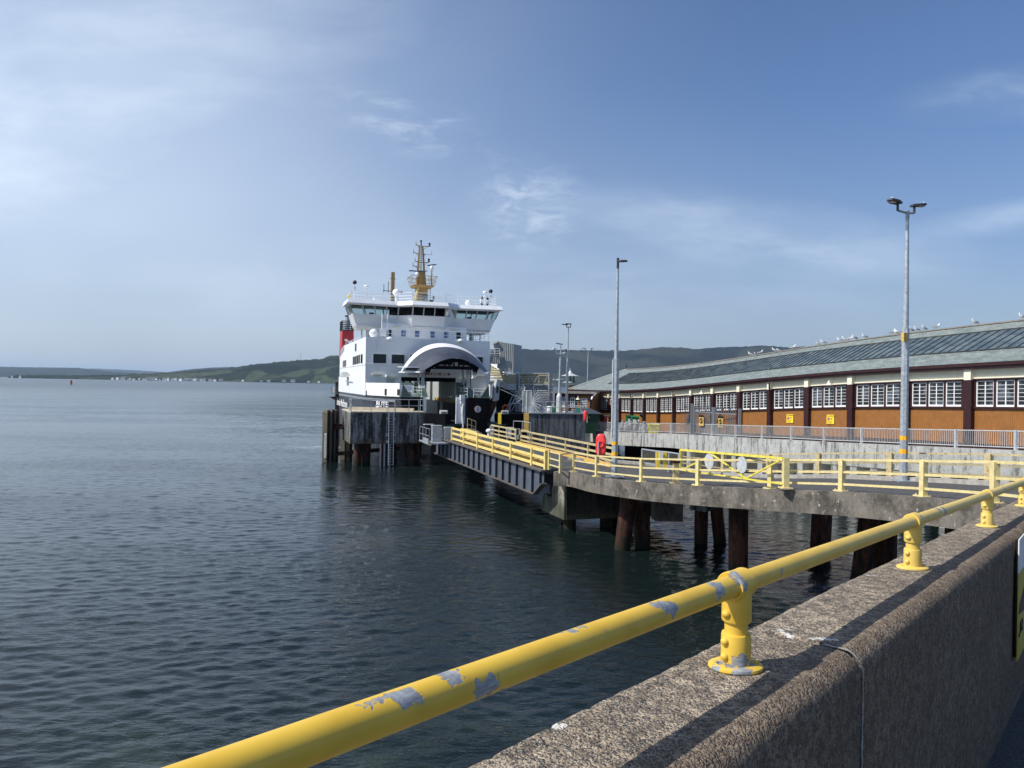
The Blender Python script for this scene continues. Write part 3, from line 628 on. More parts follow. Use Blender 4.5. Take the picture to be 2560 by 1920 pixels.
# front windows
for x0, x1 in ((933.5, 965), (979.5, 1010.5), (1025.5, 1057), (1100, 1131), (1146, 1176), (1177, 1206.5)):
    a = S(x0, 886, 0); b_ = S(x1, 908.5, 0); zc = 12.27-.0*x0; w_ = b_.x-a.x
    zt_ = S(949, 885.5, 0).z; zb_ = S(949, 907.6, 0).z
    mb = MB(); mb.box(((a.x+b_.x)/2, -.03, (zt_+zb_)/2), (w_, .06, zt_-zb_)); o = sb(mb, 'window', 'pane_front', bevel=.05)
    mb = MB(); c_ = (a.x+b_.x)/2; h_ = (zt_-zb_)/2+.06; zc = (zt_+zb_)/2; hw = w_/2+.06
    for P0, P1 in (((-hw, -h_), (hw, -h_)), ((hw, -h_), (hw, h_)), ((hw, h_), (-hw, h_)), ((-hw, h_), (-hw, -h_))): mb.bar((c_+P0[0], -.03, zc+P0[1]), (c_+P1[0], -.03, zc+P1[1]), .05, .05, up=(0, 1, 0))
    sb(mb, 'window_frame', 'rail_white', parent=o)
# side windows
def sidewin(x0, x1, y0, y1, mt='bow_black'):
    a = SS(x0, y0, -HB); b_ = SS(x1, y1, -HB); mid = SS((x0+x1)/2, (y0+y1)/2, -HB)
    hh = abs(SS((x0+x1)/2, y0, -HB).z-SS((x0+x1)/2, y1, -HB).z)
    mb = MB(); mb.box((-HB-.02, mid.y, mid.z), (.06, abs(b_.y-a.y)*.72, hh)); sb(mb, 'window', mt)
for x0, x1, y0, y1 in ((882.5, 884.6, 892, 912), (885.8, 887.5, 891.5, 911.5), (888.5, 891.5, 890, 910.5), (892.5, 895.5, 888.5, 909.5), (896.5, 900, 887, 908.5), (902, 907, 885.8, 908), (857.5, 859.2, 902, 918.5), (860.6, 862.3, 901, 917.5), (863.6, 865.5, 900, 916.5), (858, 861.3, 947.5, 965), (858.2, 860.2, 970, 980)): sidewin(x0, x1, y0, y1)
for x0, x1, y0, y1 in ((884, 885.5, 951, 963), (889, 890.2, 951, 963), (893.5, 895, 951, 963.5), (901, 902.8, 951, 964.5)): sidewin(x0, x1, y0, y1, 'text_grey')
mb = MB(); q = SS(872, 936.5, -HB); mb.box((-HB-.6, q.y, q.z), (1.2, 2.6, .7), taper=.6); mb.bar((-HB-.3, q.y-6, q.z-.9), (-HB-.3, q.y+1, q.z-.9), .08); sb(mb, 'davit_box', 'casing_grey')
q = SS(891, 845, -HB)
mb = MB(); mb.box((-HB-.03, 9.3, 13.0), (.06, 1.1, .95)); sb(mb, 'side_vent', 'black')
# door openings in front wall
for a0, s in ((-5.0, 1), (4.85, -1)):
    mb = MB(); mb.box((a0+.3*s, -.05, 7.95), (1.0, .1, 1.95)); d_ = sb(mb, 'bulkhead_door', 'casing_grey', bevel=.04)
    mb = MB(); mb.box((a0+.3*s, -.12, 9.15), (1.4, .14, .14)); sb(mb, 'door_lamp', 'cream')
    mb = MB(); mb.lathe((a0+.3*s, -.35, 7.85), [(.18, .25), (.2, 0), (.1, -.05)], 14, ax='y'); sb(mb, 'porthole', 'black')
for a0 in (-5.9, 6.3): mb = MB(); q = S(943.5 if a0 < 0 else 1200, 938, 0); mb.box((q.x, -.14, 9.42), (1.2, .22, .14)); sb(mb, 'strip_lamp', 'cream')
for px in (965, 1181): q = S(px, 942, 0); mb = MB(); mb.lathe((q.x, -.1, 9.2), [(.16, 0), (.17, -.35), (.1, -.4)], 12, ax='y'); mb.box((q.x, -.2, 9.42), (.1, .2, .3)); sb(mb, 'floodlight', 'dome_white')
for px, py in ((973, 843), (1149.5, 848)): q = S(px, py, 0); mb = MB(); mb.ball((q.x, -.35, q.z-.2), .36, 12, (1, 1, .6)); mb.bar((q.x, 0, q.z), (q.x, -.35, q.z), .08); sb(mb, 'deck_lamp', 'dome_white')
# writing
zt_ = S(1060, 938.3, 0).z; x0 = S(1021, 935, 0).x; x1 = S(1125, 935, 0).x
hd_ = S(1060, 930, 0).z-S(1060, 938.5, 0).z
tt = text('CLEAR  HEADROOM  5.1M', hd_/.72, 'text_red', ship, SC_+SX*x0+SY*(-.03)+Vector((0, 0, S(1060, 938.5, 0).z)), SX, (0, 0, 1), bold=.010)
wd = max(v_.co.x for v_ in tt.data.vertices)-x0
for v_ in tt.data.vertices: v_.co.x = x0+(v_.co.x-x0)*(x1-x0)/wd
# name on bow and company lettering on the side, following the hull line
def hull_text(body, px0, px1, ytop, ybot, mt, zfix=None):
    pts = []
    for P0, P1 in zip(A, A[1:]):
        x0 = onscreen(P0); x1 = onscreen(P1)
        for px in (px0, px1):
            if min(x0, x1) <= px <= max(x0, x1) and P0[1] < 32:
                f = (px-x0)/(x1-x0+1e-9); pts.append((px, Vector((P0[0]*(1-f)+P1[0]*f, P0[1]*(1-f)+P1[1]*f, 0))))
    pts.sort(key=lambda q_: q_[0]); return pts
pts = hull_text('', 943, 973, 0, 0, '')
if len(pts) >= 2:
    a, b_ = pts[0][1], pts[-1][1]; t_ = (b_-a).normalized(); n_ = Vector((t_.y, -t_.x, 0)); Wa = SC_+SX*a.x+SY*a.y
    zb_ = CH-(1015.5-hz(943))*Wa.y/FPX; zt_ = CH-(1002-hz(943))*Wa.y/FPX; hgt = (zt_-zb_)
    W0 = Wa+(SX*n_.x+SY*n_.y)*.10; tw = SX*t_.x+SY*t_.y
    tb = text('BUTE', hgt/.72, 'text_white', ship, W0+Vector((0, 0, zb_)), tw, (0, 0, 1), squash=1.0, bold=.02)
    wd = max(v_.co.length for v_ in tb.data.vertices)
    L0 = loc(W0); ww = max((Vector((v_.co.x-L0.x, v_.co.y-L0.y, 0))).length for v_ in tb.data.vertices)
    f_ = (b_-a).length/ww
    for v_ in tb.data.vertices:
        dx, dy = v_.co.x-L0.x, v_.co.y-L0.y; al = dx*t_.x+dy*t_.y; v_.co.x += t_.x*al*(f_-1); v_.co.y += t_.y*al*(f_-1)
ya = SS(847.8, 1008, -HB-.1).y; yb = SS(868.5, 1008, -HB-.1).y
tc = text('Caledonian MacBrayne', 1.5, 'text_white', ship, SC_+SX*(-HB-.14)+SY*(ya+6)+Vector((0, 0, 4.9)), -SY, (0, 0, 1), squash=1.25, bold=.015)
# ----- bow visor (raised): three arcs lofted
def arc(pts, ly, n=40):
    P = [S(px, py, ly) for px, py in pts]; xs = [p.x for p in P]; zs = [p.z for p in P]; out = []
    co = np.polyfit(xs, zs, 4)
    for i in range(n+1): x = xs[0]+(xs[-1]-xs[0])*i/n; out.append((x, ly, float(np.polyval(co, x))))
    out[0] = (xs[0], ly, zs[0]); out[-1] = (xs[-1], ly, zs[-1]); return out
a0 = arc([(1001, 930.5), (1016, 905), (1035, 884), (1060, 868), (1080, 861), (1104, 857.7), (1135, 861), (1160, 871), (1185, 888), (1205, 908), (1221, 931)], -1.5)
a1 = arc([(1011.5, 925), (1025, 907), (1045, 889), (1070, 874), (1090, 869), (1113, 867.6), (1140, 870), (1163, 877), (1185, 891), (1205, 910), (1220.5, 931)], -3.2)
a2 = arc([(1054, 929), (1068, 922), (1084, 911), (1100, 903), (1118, 898), (1138, 896), (1155, 898), (1170, 903), (1185, 911), (1200, 921), (1214, 932.5)], -7.2)
mb = MB()
for A_, B_ in ((a0, a1),):
    for i in range(40): mb.quad(A_[i], A_[i+1], B_[i+1], B_[i])
# thickness underside of rim
lo = [(x*.985, y, z-.25) for x, y, z in a0]
for i in range(40): mb.quad(a0[i], a0[i+1], lo[i+1], lo[i])
o = sb(mb, 'visor_rim', 'white_paint', smooth=True)
mb = MB(); N_ = 8
for q_ in range(N_):
    f0, f1 = q_/N_, (q_+1)/N_
    def L(f, i): a = Vector(a1[i]); b = Vector(a2[i]); p = a.lerp(b, f); p.z += .28*math.sin(math.pi*f)*math.sin(math.pi*i/40); p.y -= .35*math.sin(math.pi*f); return p
    for i in range(40): mb.quad(L(f0, i), L(f0, i+1), L(f1, i+1), L(f1, i))
sb(mb, 'visor_shell', 'visor_blue', smooth=True)
# inner structure: web with lightening holes behind the lower lip, beams, hooks
zl = S(1130, 919.5, -6.0).z; mb = MB()
base = [(p[0], -6.6, p[2]-.02) for p in a2]
xa, xb = a2[4][0], a2[36][0]
ring = [(x, -6.6, z) for x, y, z in a2[3:38]]
zb0 = S(1110, 920.5, -6.6).z
holes = [(S(px, 908, -6.6).x, S(px, py, -6.6).z) for px, py in ((1106, 911), (1117.5, 909), (1129, 907.5), (1141, 907), (1153, 908), (1164.5, 910.5))]
for i in range(len(ring)-1):
    a, b = ring[i], ring[i+1]; mb.quad((a[0], a[1], max(zb0, a[2]-.42)), (b[0], b[1], max(zb0, b[2]-.42)), b, a)
xs0 = S(1088, 915, -6.6).x; xs1 = S(1190, 915, -6.6).x
mb.box(((xs0+xs1)/2, -6.6, zb0+.12), (xs1-xs0, .1, .28)); mb.box(((a2[2][0]+a2[38][0])/2, -6.3, zb0-.05), (a2[38][0]-a2[2][0]-1.2, .6, .12))
for (xa, za), (xb, zb_) in zip(holes, holes[1:]): mb.box(((xa+xb)/2, -6.6, (za+zb_)/2), (.17, .1, .9))
sb(mb, 'visor_web', 'bow_black')
mb = MB(); mb.hexa([(-3.9, -6.2, zb0-.02), (4.6, -6.2, zb0-.02), (4.3, -2.0, zb0+.1), (-4.2, -2.0, zb0+.1)], [(-3.9, -6.2, zb0+.06), (4.6, -6.2, zb0+.06), (4.3, -2.0, zb0+.18), (-4.2, -2.0, zb0+.18)])
mb.bar(a0[0], (a2[0][0], a2[0][1], a2[0][2]-.05), .5, .12); mb.bar(a0[-1], a2[-1], .5, .12)
sb(mb, 'visor_floor', 'white_paint')
for px in (1072.5, 1191):
    q = S(px, 929, -6.6); mb = MB(); mb.prism([(q.x-.45, -6.5, q.z+.75), (q.x+.45, -6.5, q.z+.75), (q.x+.1, -6.5, q.z-.1), (q.x-.35, -6.5, q.z+.0)], (0, .2, 0)); mb.torus((q.x-.1, -6.4, q.z-.12), .16, .06, (1, 0, 0), (0, 0, 1)); sb(mb, 'visor_hook', 'bow_black')
for px, w_ in ((1057.5, .32), (1170.5, .36)):
    q0 = S(px, 972, -6.2); q1 = S(px-1, 922, -5.0); mb = MB(); mb.bar(q0, q1, w_, .4); mb.bar((q0.x-.28, -5.6, q0.z), (q1.x-.3, -3.6, q1.z+.2), .2, .22); sb(mb, 'visor_arm', 'casing_grey')
    mb = MB(); mb.tube((q0.x+.35, -6, q0.z+.1), (q0.x+.55, -5, q0.z+2.2), .05); mb.torus((q0.x-.8, -6.2, q0.z+.9), .55, .05, (1, 0, 0), (0, 0, 1), a0=3.6, a1=6.1); sb(mb, 'hydraulic_hose', 'black')
for px0, px1, px2 in ((1043, 1056, 1068), (1151, 1169, 1190)):
    a = S(px0, 995, -6.8); b_ = S(px2, 995, -6.8); c_ = S(px1, 971, -6.2); mb = MB()
    mb.hexa([(a.x, -7.2, 6.96), (b_.x, -7.2, 6.96), (b_.x, -5.2, 6.96), (a.x, -5.2, 6.96)], [(c_.x-.35, -6.4, c_.z), (c_.x+.35, -6.4, c_.z), (c_.x+.35, -5.8, c_.z), (c_.x-.35, -5.8, c_.z)]); sb(mb, 'visor_pedestal', 'deck_green')
# forecastle clutter: winches, rails
def railing(mb, pts, h, rails=3, r=.025, post=1.2, top_r=None):
    for a, b in zip(pts, pts[1:]):
        a = Vector(a); b = Vector(b); n_ = max(1, round((b-a).length/post))
        for i in range(n_+1): p = a.lerp(b, i/n_); mb.tube(p, p+Vector((0, 0, h)), r, n=6)
        for k in range(rails): z = h*(k+1)/rails; mb.tube(a+Vector((0, 0, z)), b+Vector((0, 0, z)), r, n=6)
mb = MB(); railing(mb, [(5.0, -8.5, 6.95), (3.3, -8.2, 6.95)], 1.05, 3); railing(mb, [(2.6, -8.1, 6.95), (2.6, -4, 6.95)], 1.05, 3); railing(mb, [(-2.6, -8.1, 6.95), (-2.6, -3, 6.95)], 1.1, 3); railing(mb, [(-2.6, -3.2, 6.95), (-4.4, -3.2, 6.95)], 1.2, 3)
sb(mb, 'bow_rail', 'rail_white')
for c_ in ((4.2, -6.5), (-3.7, -6.2)):
    mb = MB(); mb.lathe((c_[0]-.4, c_[1], 7.4), [(.3, 0), (.3, .06), (.14, .06), (.14, .7), (.3, .7), (.3, .76)], 14, ax='x'); mb.box((c_[0], c_[1], 7.05), (.9, .8, .2)); sb(mb, 'mooring_winch', 'galv_light')
    mb = MB(); mb.lathe((c_[0]-.3, c_[1], 7.4), [(.20, 0), (.22, .27), (.20, .55)], 14, ax='x'); sb(mb, 'rope_drum', 'sack_white')
mb = MB(); q = S(1031, 950, -4); mb.box((q.x+.55, -4, 7.95), (.7, .6, 1.3)); sb(mb, 'deck_locker', 'deck_green'); mb = MB(); mb.box((q.x+.5, -4.0, 8.65), (.95, .7, .07)); mb.bar((q.x+.1, -4.3, 7), (q.x+.1, -4.3, 8.6), .08); sb(mb, 'locker_canopy', 'rail_white')
mb = MB(); q = S(1155, 960, -4); mb.box((q.x, -4, 7.9), (1.2, .8, 1.5)); sb(mb, 'deck_locker', 'deck_green')
mb = MB(); q = S(1049, 1004, -8.4); 
# pale fender block at the right bow
P0 = S(1232, 965, -8); mb = MB(); mb.prism([(5.35, -8.6, 6.6), (6.15, -8.6, 6.7), (6.35, -8.6, 9.05), (5.9, -8.6, 9.1)], (0, .9, 0)); fb = sb(mb, 'bow_fender', 'casing_grey', bevel=.05)
mb = MB(); mb.box((5.95, -8.65, 7.9), (.25, .08, .75)); sb(mb, 'fairlead', 'black', parent=fb)
mb = MB(); mb.prism([(5.3, -8.5, 6.6), (6.1, -8.5, 6.6), (5.2, -8.2, 4.2), (4.6, -8.2, 4.2)], (0, .5, 0)); sb(mb, 'bow_fender_leg', 'rust')
# mooring line to the pier
a = SC_+SX*6.2+SY*-8.6+Vector((0, 0, 8.0)); b_ = at(1316, 1003, 84); mb = MB(); mb.tube(a, b_, .06, n=6); o = mb.build('mooring_rope', 'sack_white'); tag(o, 'pale mooring rope from the right bow of the ferry to the pier', 'rope')
# ----- deckhouse below bridge
mb = MB(); a = S(955, 820, 2.0); b_ = S(1166.5, 830, 2.0); mb.hexa([(a.x, 2, ZT), (b_.x, 2, ZT), (b_.x, 9, ZT), (a.x, 9, ZT)], [(a.x, 2, 15.75), (b_.x, 2, 15.55), (b_.x, 9, 15.55), (a.x, 9, 15.75)]); sb(mb, 'deckhouse', 'ship_shade_white')
for px in (962, 975, 1008.5, 1042.5, 1081, 1115, 1146):
    q = S(px, 838, 2); wd_ = .32 if px in (962, 975) else .52; mb = MB(); mb.box((q.x, 1.96, 14.55), (wd_, .08, .75)); sb(mb, 'cabin_window', 'curtain_blue' if px not in (962, 975, 1146) else 'pane_front')
for px in (993, 1130): q = S(px, 822, 2); mb = MB(); mb.box((q.x, 1.85, 15.25), (.8, .25, .12)); sb(mb, 'strip_lamp', 'cream')
# deck rails around superstructure top
mb = MB(); railing(mb, [(-7.4, .15, ZT), (7.55, .15, ZT)], 1.05, 2, post=1.05, r=.028); railing(mb, [(7.55, .15, ZT), (7.55, 20, ZT)], 1.05, 2, post=2); railing(mb, [(-7.5, 3.4, ZT), (-7.5, 23, ZT)], .0001+.35, 1, post=2)
sb(mb, 'deck_rail', 'rail_white')
# bridge
BY = 3.0; mbr = []
def pl(z):    # wheelhouse plan as function of rake: z in 15.5..17.9
    f = (z-15.0)/2.9; hw = 8.35+1.05*f; fr = -1.15*f
    return [(-hw, BY-.2+fr*.8), (-3.4, BY+.35+fr*.8), (-1.9, BY-.95+fr), (2.2, BY-.95+fr), (3.9, BY+.35+fr*.8), (hw, BY-.2+fr*.8), (hw, BY+3.4), (-hw, BY+3.4)]
def prismz(mb, A_, z0, B_, z1): mb.hexa([(x, y, z0) for x, y in A_], [(x, y, z1) for x, y in B_])
mb = MB(); prismz(mb, pl(15.4), 15.4, pl(16.78), 16.78); sb(mb, 'bridge_lower', 'ship_shade_white')
mb = MB()       # sloping underside plating with ribs
A_ = pl(15.4); B_ = [(x*.97, y+.55 if i < 6 else y) for i, (x, y) in enumerate(A_)]; prismz(mb, B_, 14.95, A_, 15.397)
for i in range(5):
    a, b = Vector((*B_[i], 14.95)), Vector((*B_[i+1], 14.95)); c_, d_ = Vector((*A_[i], 15.4)), Vector((*A_[i+1], 15.4)); n_ = max(1, int((b-a).length/1.2))
    for k in range(n_+1): p0 = a.lerp(b, k/n_)+Vector((0, -.06, 0)); p1 = c_.lerp(d_, k/n_)+Vector((0, -.06, 0)); mb.bar(p0, p1, .06, .1)
    mb.bar(c_+Vector((0, -.1, 0)), d_+Vector((0, -.1, 0)), .12, .06)
sb(mb, 'bridge_underside', 'ship_shade_white')
mb = MB(); prismz(mb, pl(17.78), 17.78, pl(17.9), 17.9); sb(mb, 'bridge_head', 'ship_shade_white')
ro = [(x*1.02+(.15 if x > 0 else -.15), y-.55 if i < 6 else y+.2) for i, (x, y) in enumerate(pl(17.9))]
ri = [(x*.985, y+.25 if i < 6 else y-.2) for i, (x, y) in enumerate(ro)]
mb = MB(); prismz(mb, ro, 17.9, ro, 17.98); prismz(mb, ro, 17.983, ri, 18.45); sb(mb, 'bridge_roof', 'white_paint')
Wb, Wt = pl(16.78), pl(17.78)
segs = [(0, 1, 4), (1, 2, 1), (2, 3, 3), (3, 4, 1), (4, 5, 4), (5, 6, 2), (7, 0, 2), (6, 7, 8)]
for i, j, n_ in segs:
    a, b = Vector((*Wb[i], 16.78)), Vector((*Wb[j], 16.78)); c_, d_ = Vector((*Wt[i], 17.78)), Vector((*Wt[j], 17.78))
    for k in range(1 if (i, j) != (0, 1) else 0, n_+1):
        mull = MB(); mull.bar(a.lerp(b, k/n_), c_.lerp(d_, k/n_), .16 if k in (0, n_) else .12, .1); sb(mull, 'window_mullion', 'casing_grey')
    for k in range(n_):
        P = [a.lerp(b, (k+.0)/n_), a.lerp(b, (k+1.0)/n_), c_.lerp(d_, (k+1.)/n_), c_.lerp(d_, (k+.0)/n_)]; g = MB(); g.quad(*P); sb(g, 'bridge_window', 'clear_glass')
mb = MB(); mb.box((0, BY+2.2, 17.2), (3.8, 1.6, 1.0)); mb.box((-2.6, BY+3.35, 17.3), (2.6, .1, 1.1)); mb.box((3.4, BY+3.35, 17.3), (2.2, .1, 1.1)); mb.box((0, BY+.6, 16.85), (5, .7, .3)); mb.box((-6.4, BY+1.6, 16.9), (.5, .6, .5)); mb.box((6.2, BY+1.6, 16.9), (.5, .6, .5)); sb(mb, 'bridge_console', 'black')
mb = MB(); prismz(mb, [(x*.97, y+.1 if i < 6 else y-.05) for i, (x, y) in enumerate(pl(17.7))], 17.74, [(x*.97, y+.1 if i < 6 else y-.05) for i, (x, y) in enumerate(pl(17.7))], 17.779); sb(mb, 'bridge_ceiling', 'black')
for s in (-1, 1):
    mb = MB(); mb.box((s*6.7, BY+2.2, 14.4), (.4, .8, 1.2)); mb.tube((s*7.6, BY+1.2, ZT), (s*7.6, BY+1.2, 15.0), .08); sb(mb, 'wing_support', 'casing_grey')
mb = MB(); q = S(934, 834, 1.5); mb.ball((q.x, 1.5, 14.4), .55, 14); mb.tube((q.x, 1.5, ZT), (q.x, 1.5, 14.4), .3); mb.box((q.x+1.1, 1.6, 14.5), (.8, .5, .9)); sb(mb, 'satellite_dome', 'dome_white')
mb = MB(); [mb.tube((S(px, 810, 1.2).x, 1.2, 14.9), (S(px, 810, 1.2).x, 1.2, 16.75), .06) for px in (955, 968.5)]; sb(mb, 'whip_antenna', 'dome_white')
mb = MB(); r_ = [(x*.96, y+.7 if i < 6 else y-.1) for i, (x, y) in enumerate(ri)]; railing(mb, [(x, y, 18.45) for x, y in (r_[0], r_[1], r_[2], r_[3], r_[4], r_[5], r_[6], r_[7], r_[0])], 1.1, 3, r=.026, post=1.7); sb(mb, 'roof_rail', 'rail_white')
# roof fittings
def fit(px, z0, z1, kind):
    q = S(px, 740, BY+1.2); x = q.x; mb = MB()
    if kind == 'light': mb.tube((x, BY+1.0, 18.45), (x, BY+1.0, z1-.2), .05); mb.box((x, BY+1.0, z1-.7), (.3, .3, .4)); g_ = sb(mb, 'searchlight_post', 'dome_white'); mb = MB(); mb.lathe((x, BY+1.0, z1), [(.22, .15), (.26, -.15), (.1, -.3)], 12, ax='y'); return sb(mb, 'searchlight', 'black', parent=g_)
    if kind == 'dome': mb.tube((x, BY+1.0, 18.45), (x, BY+1.0, z1), .05); mb.ball((x, BY+1.0, z1+.1), .27, 12, (1.1, 1.1, .7)); return sb(mb, 'radio_dome', 'dome_white')
    if kind == 'whip': mb.tube((x, BY+1.0, 18.45), (x, BY+1.0, z1), .035, .015, 5); return sb(mb, 'whip_antenna', 'rail_white')
fit(885.5, 18.45, 20.7, 'light'); fit(1225, 18.45, 20.6, 'light'); fit(1211, 18.45, 20.3, 'dome'); fit(915, 18.45, 20.2, 'dome'); fit(908.5, 18.45, 20.9, 'whip'); fit(1228.5, 18.45, 21.9, 'whip'); fit(1144, 18.45, 20.4, 'whip')
mb = MB(); q = S(991, 740, BY+1.5); mb.tube((q.x, BY+1.5, 18.45), (q.x, BY+1.5, 19.3), .12); mb.ball((q.x, BY+1.5, 19.8), .5, 14, (1, 1, .95)); sb(mb, 'satellite_dome', 'dome_white')
mb = MB(); q = S(942, 748, BY+1); mb.box((q.x, BY+1, 18.85), (.75, .6, .6)); sb(mb, 'roof_box', 'dome_white')
mb = MB(); q = S(1170, 760, BY+1); mb.ball((q.x, BY+1, 18.9), .38, 12); sb(mb, 'radio_dome', 'dome_white')
q = S(1211, 760, BY-.1); mb = MB(); mb.torus((q.x, BY-.2, 19.15), .52, .13, (1, 0, 0), (0, 0, 1), 24); lb = sb(mb, 'lifebuoy', 'dome_white')
for k in range(4): mb = MB(); mb.torus((q.x, BY-.2, 19.15), .52, .137, (1, 0, 0), (0, 0, 1), 5, a0=k*math.pi/2+.45, a1=k*math.pi/2+1.1); sb(mb, 'lifebuoy_band', 'bow_black', parent=lb)
mb = MB(); q = S(868.5, 747, BY+.5); mb.ball((q.x+.1, BY, 18.85), .16, 12, (1, 1, 1.3)); sb(mb, 'life_light', 'sign_yellow')
# mast
MX, MY = .3, BY+3.6
def mz(py): return CH-(py-957.5)*.0516
mb = MB(); mb.hexa([(MX-.95, MY, 18.3), (MX+.85, MY, 18.3), (MX+.85, MY+1.1, 18.3), (MX-.95, MY+1.1, 18.3)], [(MX-.62, MY, mz(716)), (MX+.8, MY, mz(716)), (MX+.8, MY+1, mz(716)), (MX-.62, MY+1, mz(716))])
sb(mb, 'mast_trunk', 'mast_buff')
mb = MB(); mb.box((MX+.45, MY-.05, mz(744)), (.7, .12, .95)); sb(mb, 'mast_door', 'deck_green')
mb = MB(); mb.hexa([(MX-.62, MY, mz(710)), (MX+.62, MY, mz(710)), (MX+.62, MY+.9, mz(710)), (MX-.62, MY+.9, mz(710))], [(MX-.45, MY+.1, mz(674)), (MX+.45, MY+.1, mz(674)), (MX+.45, MY+.8, mz(674)), (MX-.45, MY+.8, mz(674))]); sb(mb, 'mast_box', 'mast_buff')
mb = MB()
for s in (-1, 1):
    for yv in (.1, .8): mb.bar((MX+s*.42-.02, MY+yv, mz(676)), (MX+s*.2-.06, MY+.45+(yv-.45)*.5, mz(611)), .11)
for k in range(12): f = k/12; z = mz(676)+(mz(611)-mz(676))*f; hw = .42-.22*f; mb.bar((MX-hw, MY+.15, z), (MX+hw, MY+.15, z), .045)
mb.tube((MX-.05, MY+.4, mz(676)), (MX-.05, MY+.4, mz(608)), .06)
sb(mb, 'lattice_mast', 'mast_buff')
def yard(py, xl, xr, nm='mast_yard'):
    mb = MB(); z = mz(py)
    if xl: mb.bar((MX, MY+.4, z), (MX-xl, MY+.4, z+.15), .08); mb.bar((MX-.25, MY+.4, z-.45), (MX-xl*.75, MY+.4, z+.1), .05); mb.bar((MX-xl, MY+.4, z), (MX-xl, MY+.4, z+.55), .07)
    if xr: mb.bar((MX, MY+.4, z), (MX+xr, MY+.4, z+.05), .08); mb.bar((MX+.25, MY+.4, z-.4), (MX+xr*.8, MY+.4, z), .05)
    return sb(mb, nm, 'mast_buff')
yard(612, .75, 1.0); yard(632, 1.05, .6); yard(653, .85, .95); yard(665.5, 1.1, 0); yard(674, 0, .85)
for x, py in ((1.03, 609), (.98, 649)): mb = MB(); mb.lathe((MX+x, MY+.4, mz(py)-.1), [(.15, 0), (.1, .2), (.16, .4), (.14, .45)], 10); sb(mb, 'mast_light', 'black')
mb = MB(); mb.tube((MX-.05, MY+.4, mz(609)), (MX-.1, MY+.4, mz(601)), .08); mb.lathe((MX-.1, MY+.4, mz(601)), [(.08, 0), (.16, .12), (.14, .2)], 10); sb(mb, 'mast_light', 'black')
mb = MB(); mb.tube((MX+1.35, MY+.4, mz(632)), (MX+1.35, MY+.4, mz(621)), .025); mb.bar((MX+.6, MY+.4, mz(632)), (MX+1.35, MY+.4, mz(631)), .03); sb(mb, 'whip_antenna', 'galv_dark')
mb = MB(); pz = mz(713); mb.hexa([(MX-1.1, MY-1.0, pz-.28), (MX+1.25, MY-1.0, pz-.28), (MX+1.25, MY+1.2, pz-.28), (MX-1.1, MY+1.2, pz-.28)], [(MX-1.3, MY-1.1, pz), (MX+1.5, MY-1.1, pz), (MX+1.5, MY+1.4, pz), (MX-1.3, MY+1.4, pz)]); sb(mb, 'mast_platform', 'mast_buff')
mb = MB(); c4 = [(MX-1.3, MY-1.1), (MX+1.5, MY-1.1), (MX+1.5, MY+1.4), (MX-1.3, MY+1.4)]; c5 = [(MX-1.6, MY-1.3), (MX+1.75, MY-1.3), (MX+1.75, MY+1.6), (MX-1.6, MY+1.6)]
for i in range(4):
    j = (i+1) % 4
    for k in range(3): f = k/3; p0 = Vector((*c4[i], pz)).lerp(Vector((*c4[j], pz)), f); p1 = Vector((*c5[i], pz+1.15)).lerp(Vector((*c5[j], pz+1.15)), f); mb.bar(p0, p1, .05)
    mb.bar((*c5[i], pz+1.15), (*c5[j], pz+1.15), .06); a = Vector((*c4[i], pz)).lerp(Vector((*c5[i], pz+1.15)), .5); b = Vector((*c4[j], pz)).lerp(Vector((*c5[j], pz+1.15)), .5); mb.bar(a, b, .04)
sb(mb, 'platform_rail', 'mast_buff')
for x, zt0, L_, rot in ((-.75, mz(684), 1.05, 0), (1.15, mz(666), .62, .35)):
    mb = MB(); mb.tube((MX+x, MY-.6, pz), (MX+x, MY-.6, zt0-.35), .09); mb.bar((MX+x-.3, MY-.6, pz+.1), (MX+x, MY-.6, zt0-.6), .05); sb(mb, 'radar_post', 'mast_buff')
    mb = MB(); mb.ball((MX+x, MY-.6, zt0-.12), .3, 12, (.85, .85, 1.1)); rg = sb(mb, 'radar_housing', 'dome_white')
    mb = MB(); mb.bar((MX+x-L_*math.cos(rot), MY-.6, zt0+.28-L_*.25*math.sin(rot)*2), (MX+x+L_*math.cos(rot), MY-.6, zt0+.28+L_*.25*math.sin(rot)*2), .14, .14); sb(mb, 'radar_scanner', 'radar_blue', parent=rg)
mb = MB(); mb.tube((MX-1.05, MY-.3, 18.3), (MX-.55, MY-.2, mz(717)), .09); mb.tube((MX-.85, MY-.3, 18.3), (MX-.45, MY-.2, mz(717)), .07); sb(mb, 'mast_stay', 'rail_yellow')
mb = MB(); [mb.bar((MX+.9, MY+.3, 18.5+k*.3), (MX+1.25, MY+.3, 18.5+k*.3), .03) for k in range(8)]; mb.bar((MX+1.25, MY+.3, 18.4), (MX+1.25, MY+.3, 20.9), .05); sb(mb, 'mast_ladder', 'galv_dark')
mb = MB(); mb.lathe((MX+1.55, MY-.2, 19.3), [(.12, 0), (.1, .3), (.15, .55)], 10); mb.box((MX+1.2, MY-.2, 19.0), (.5, .4, .6)); sb(mb, 'signal_lamp', 'black')
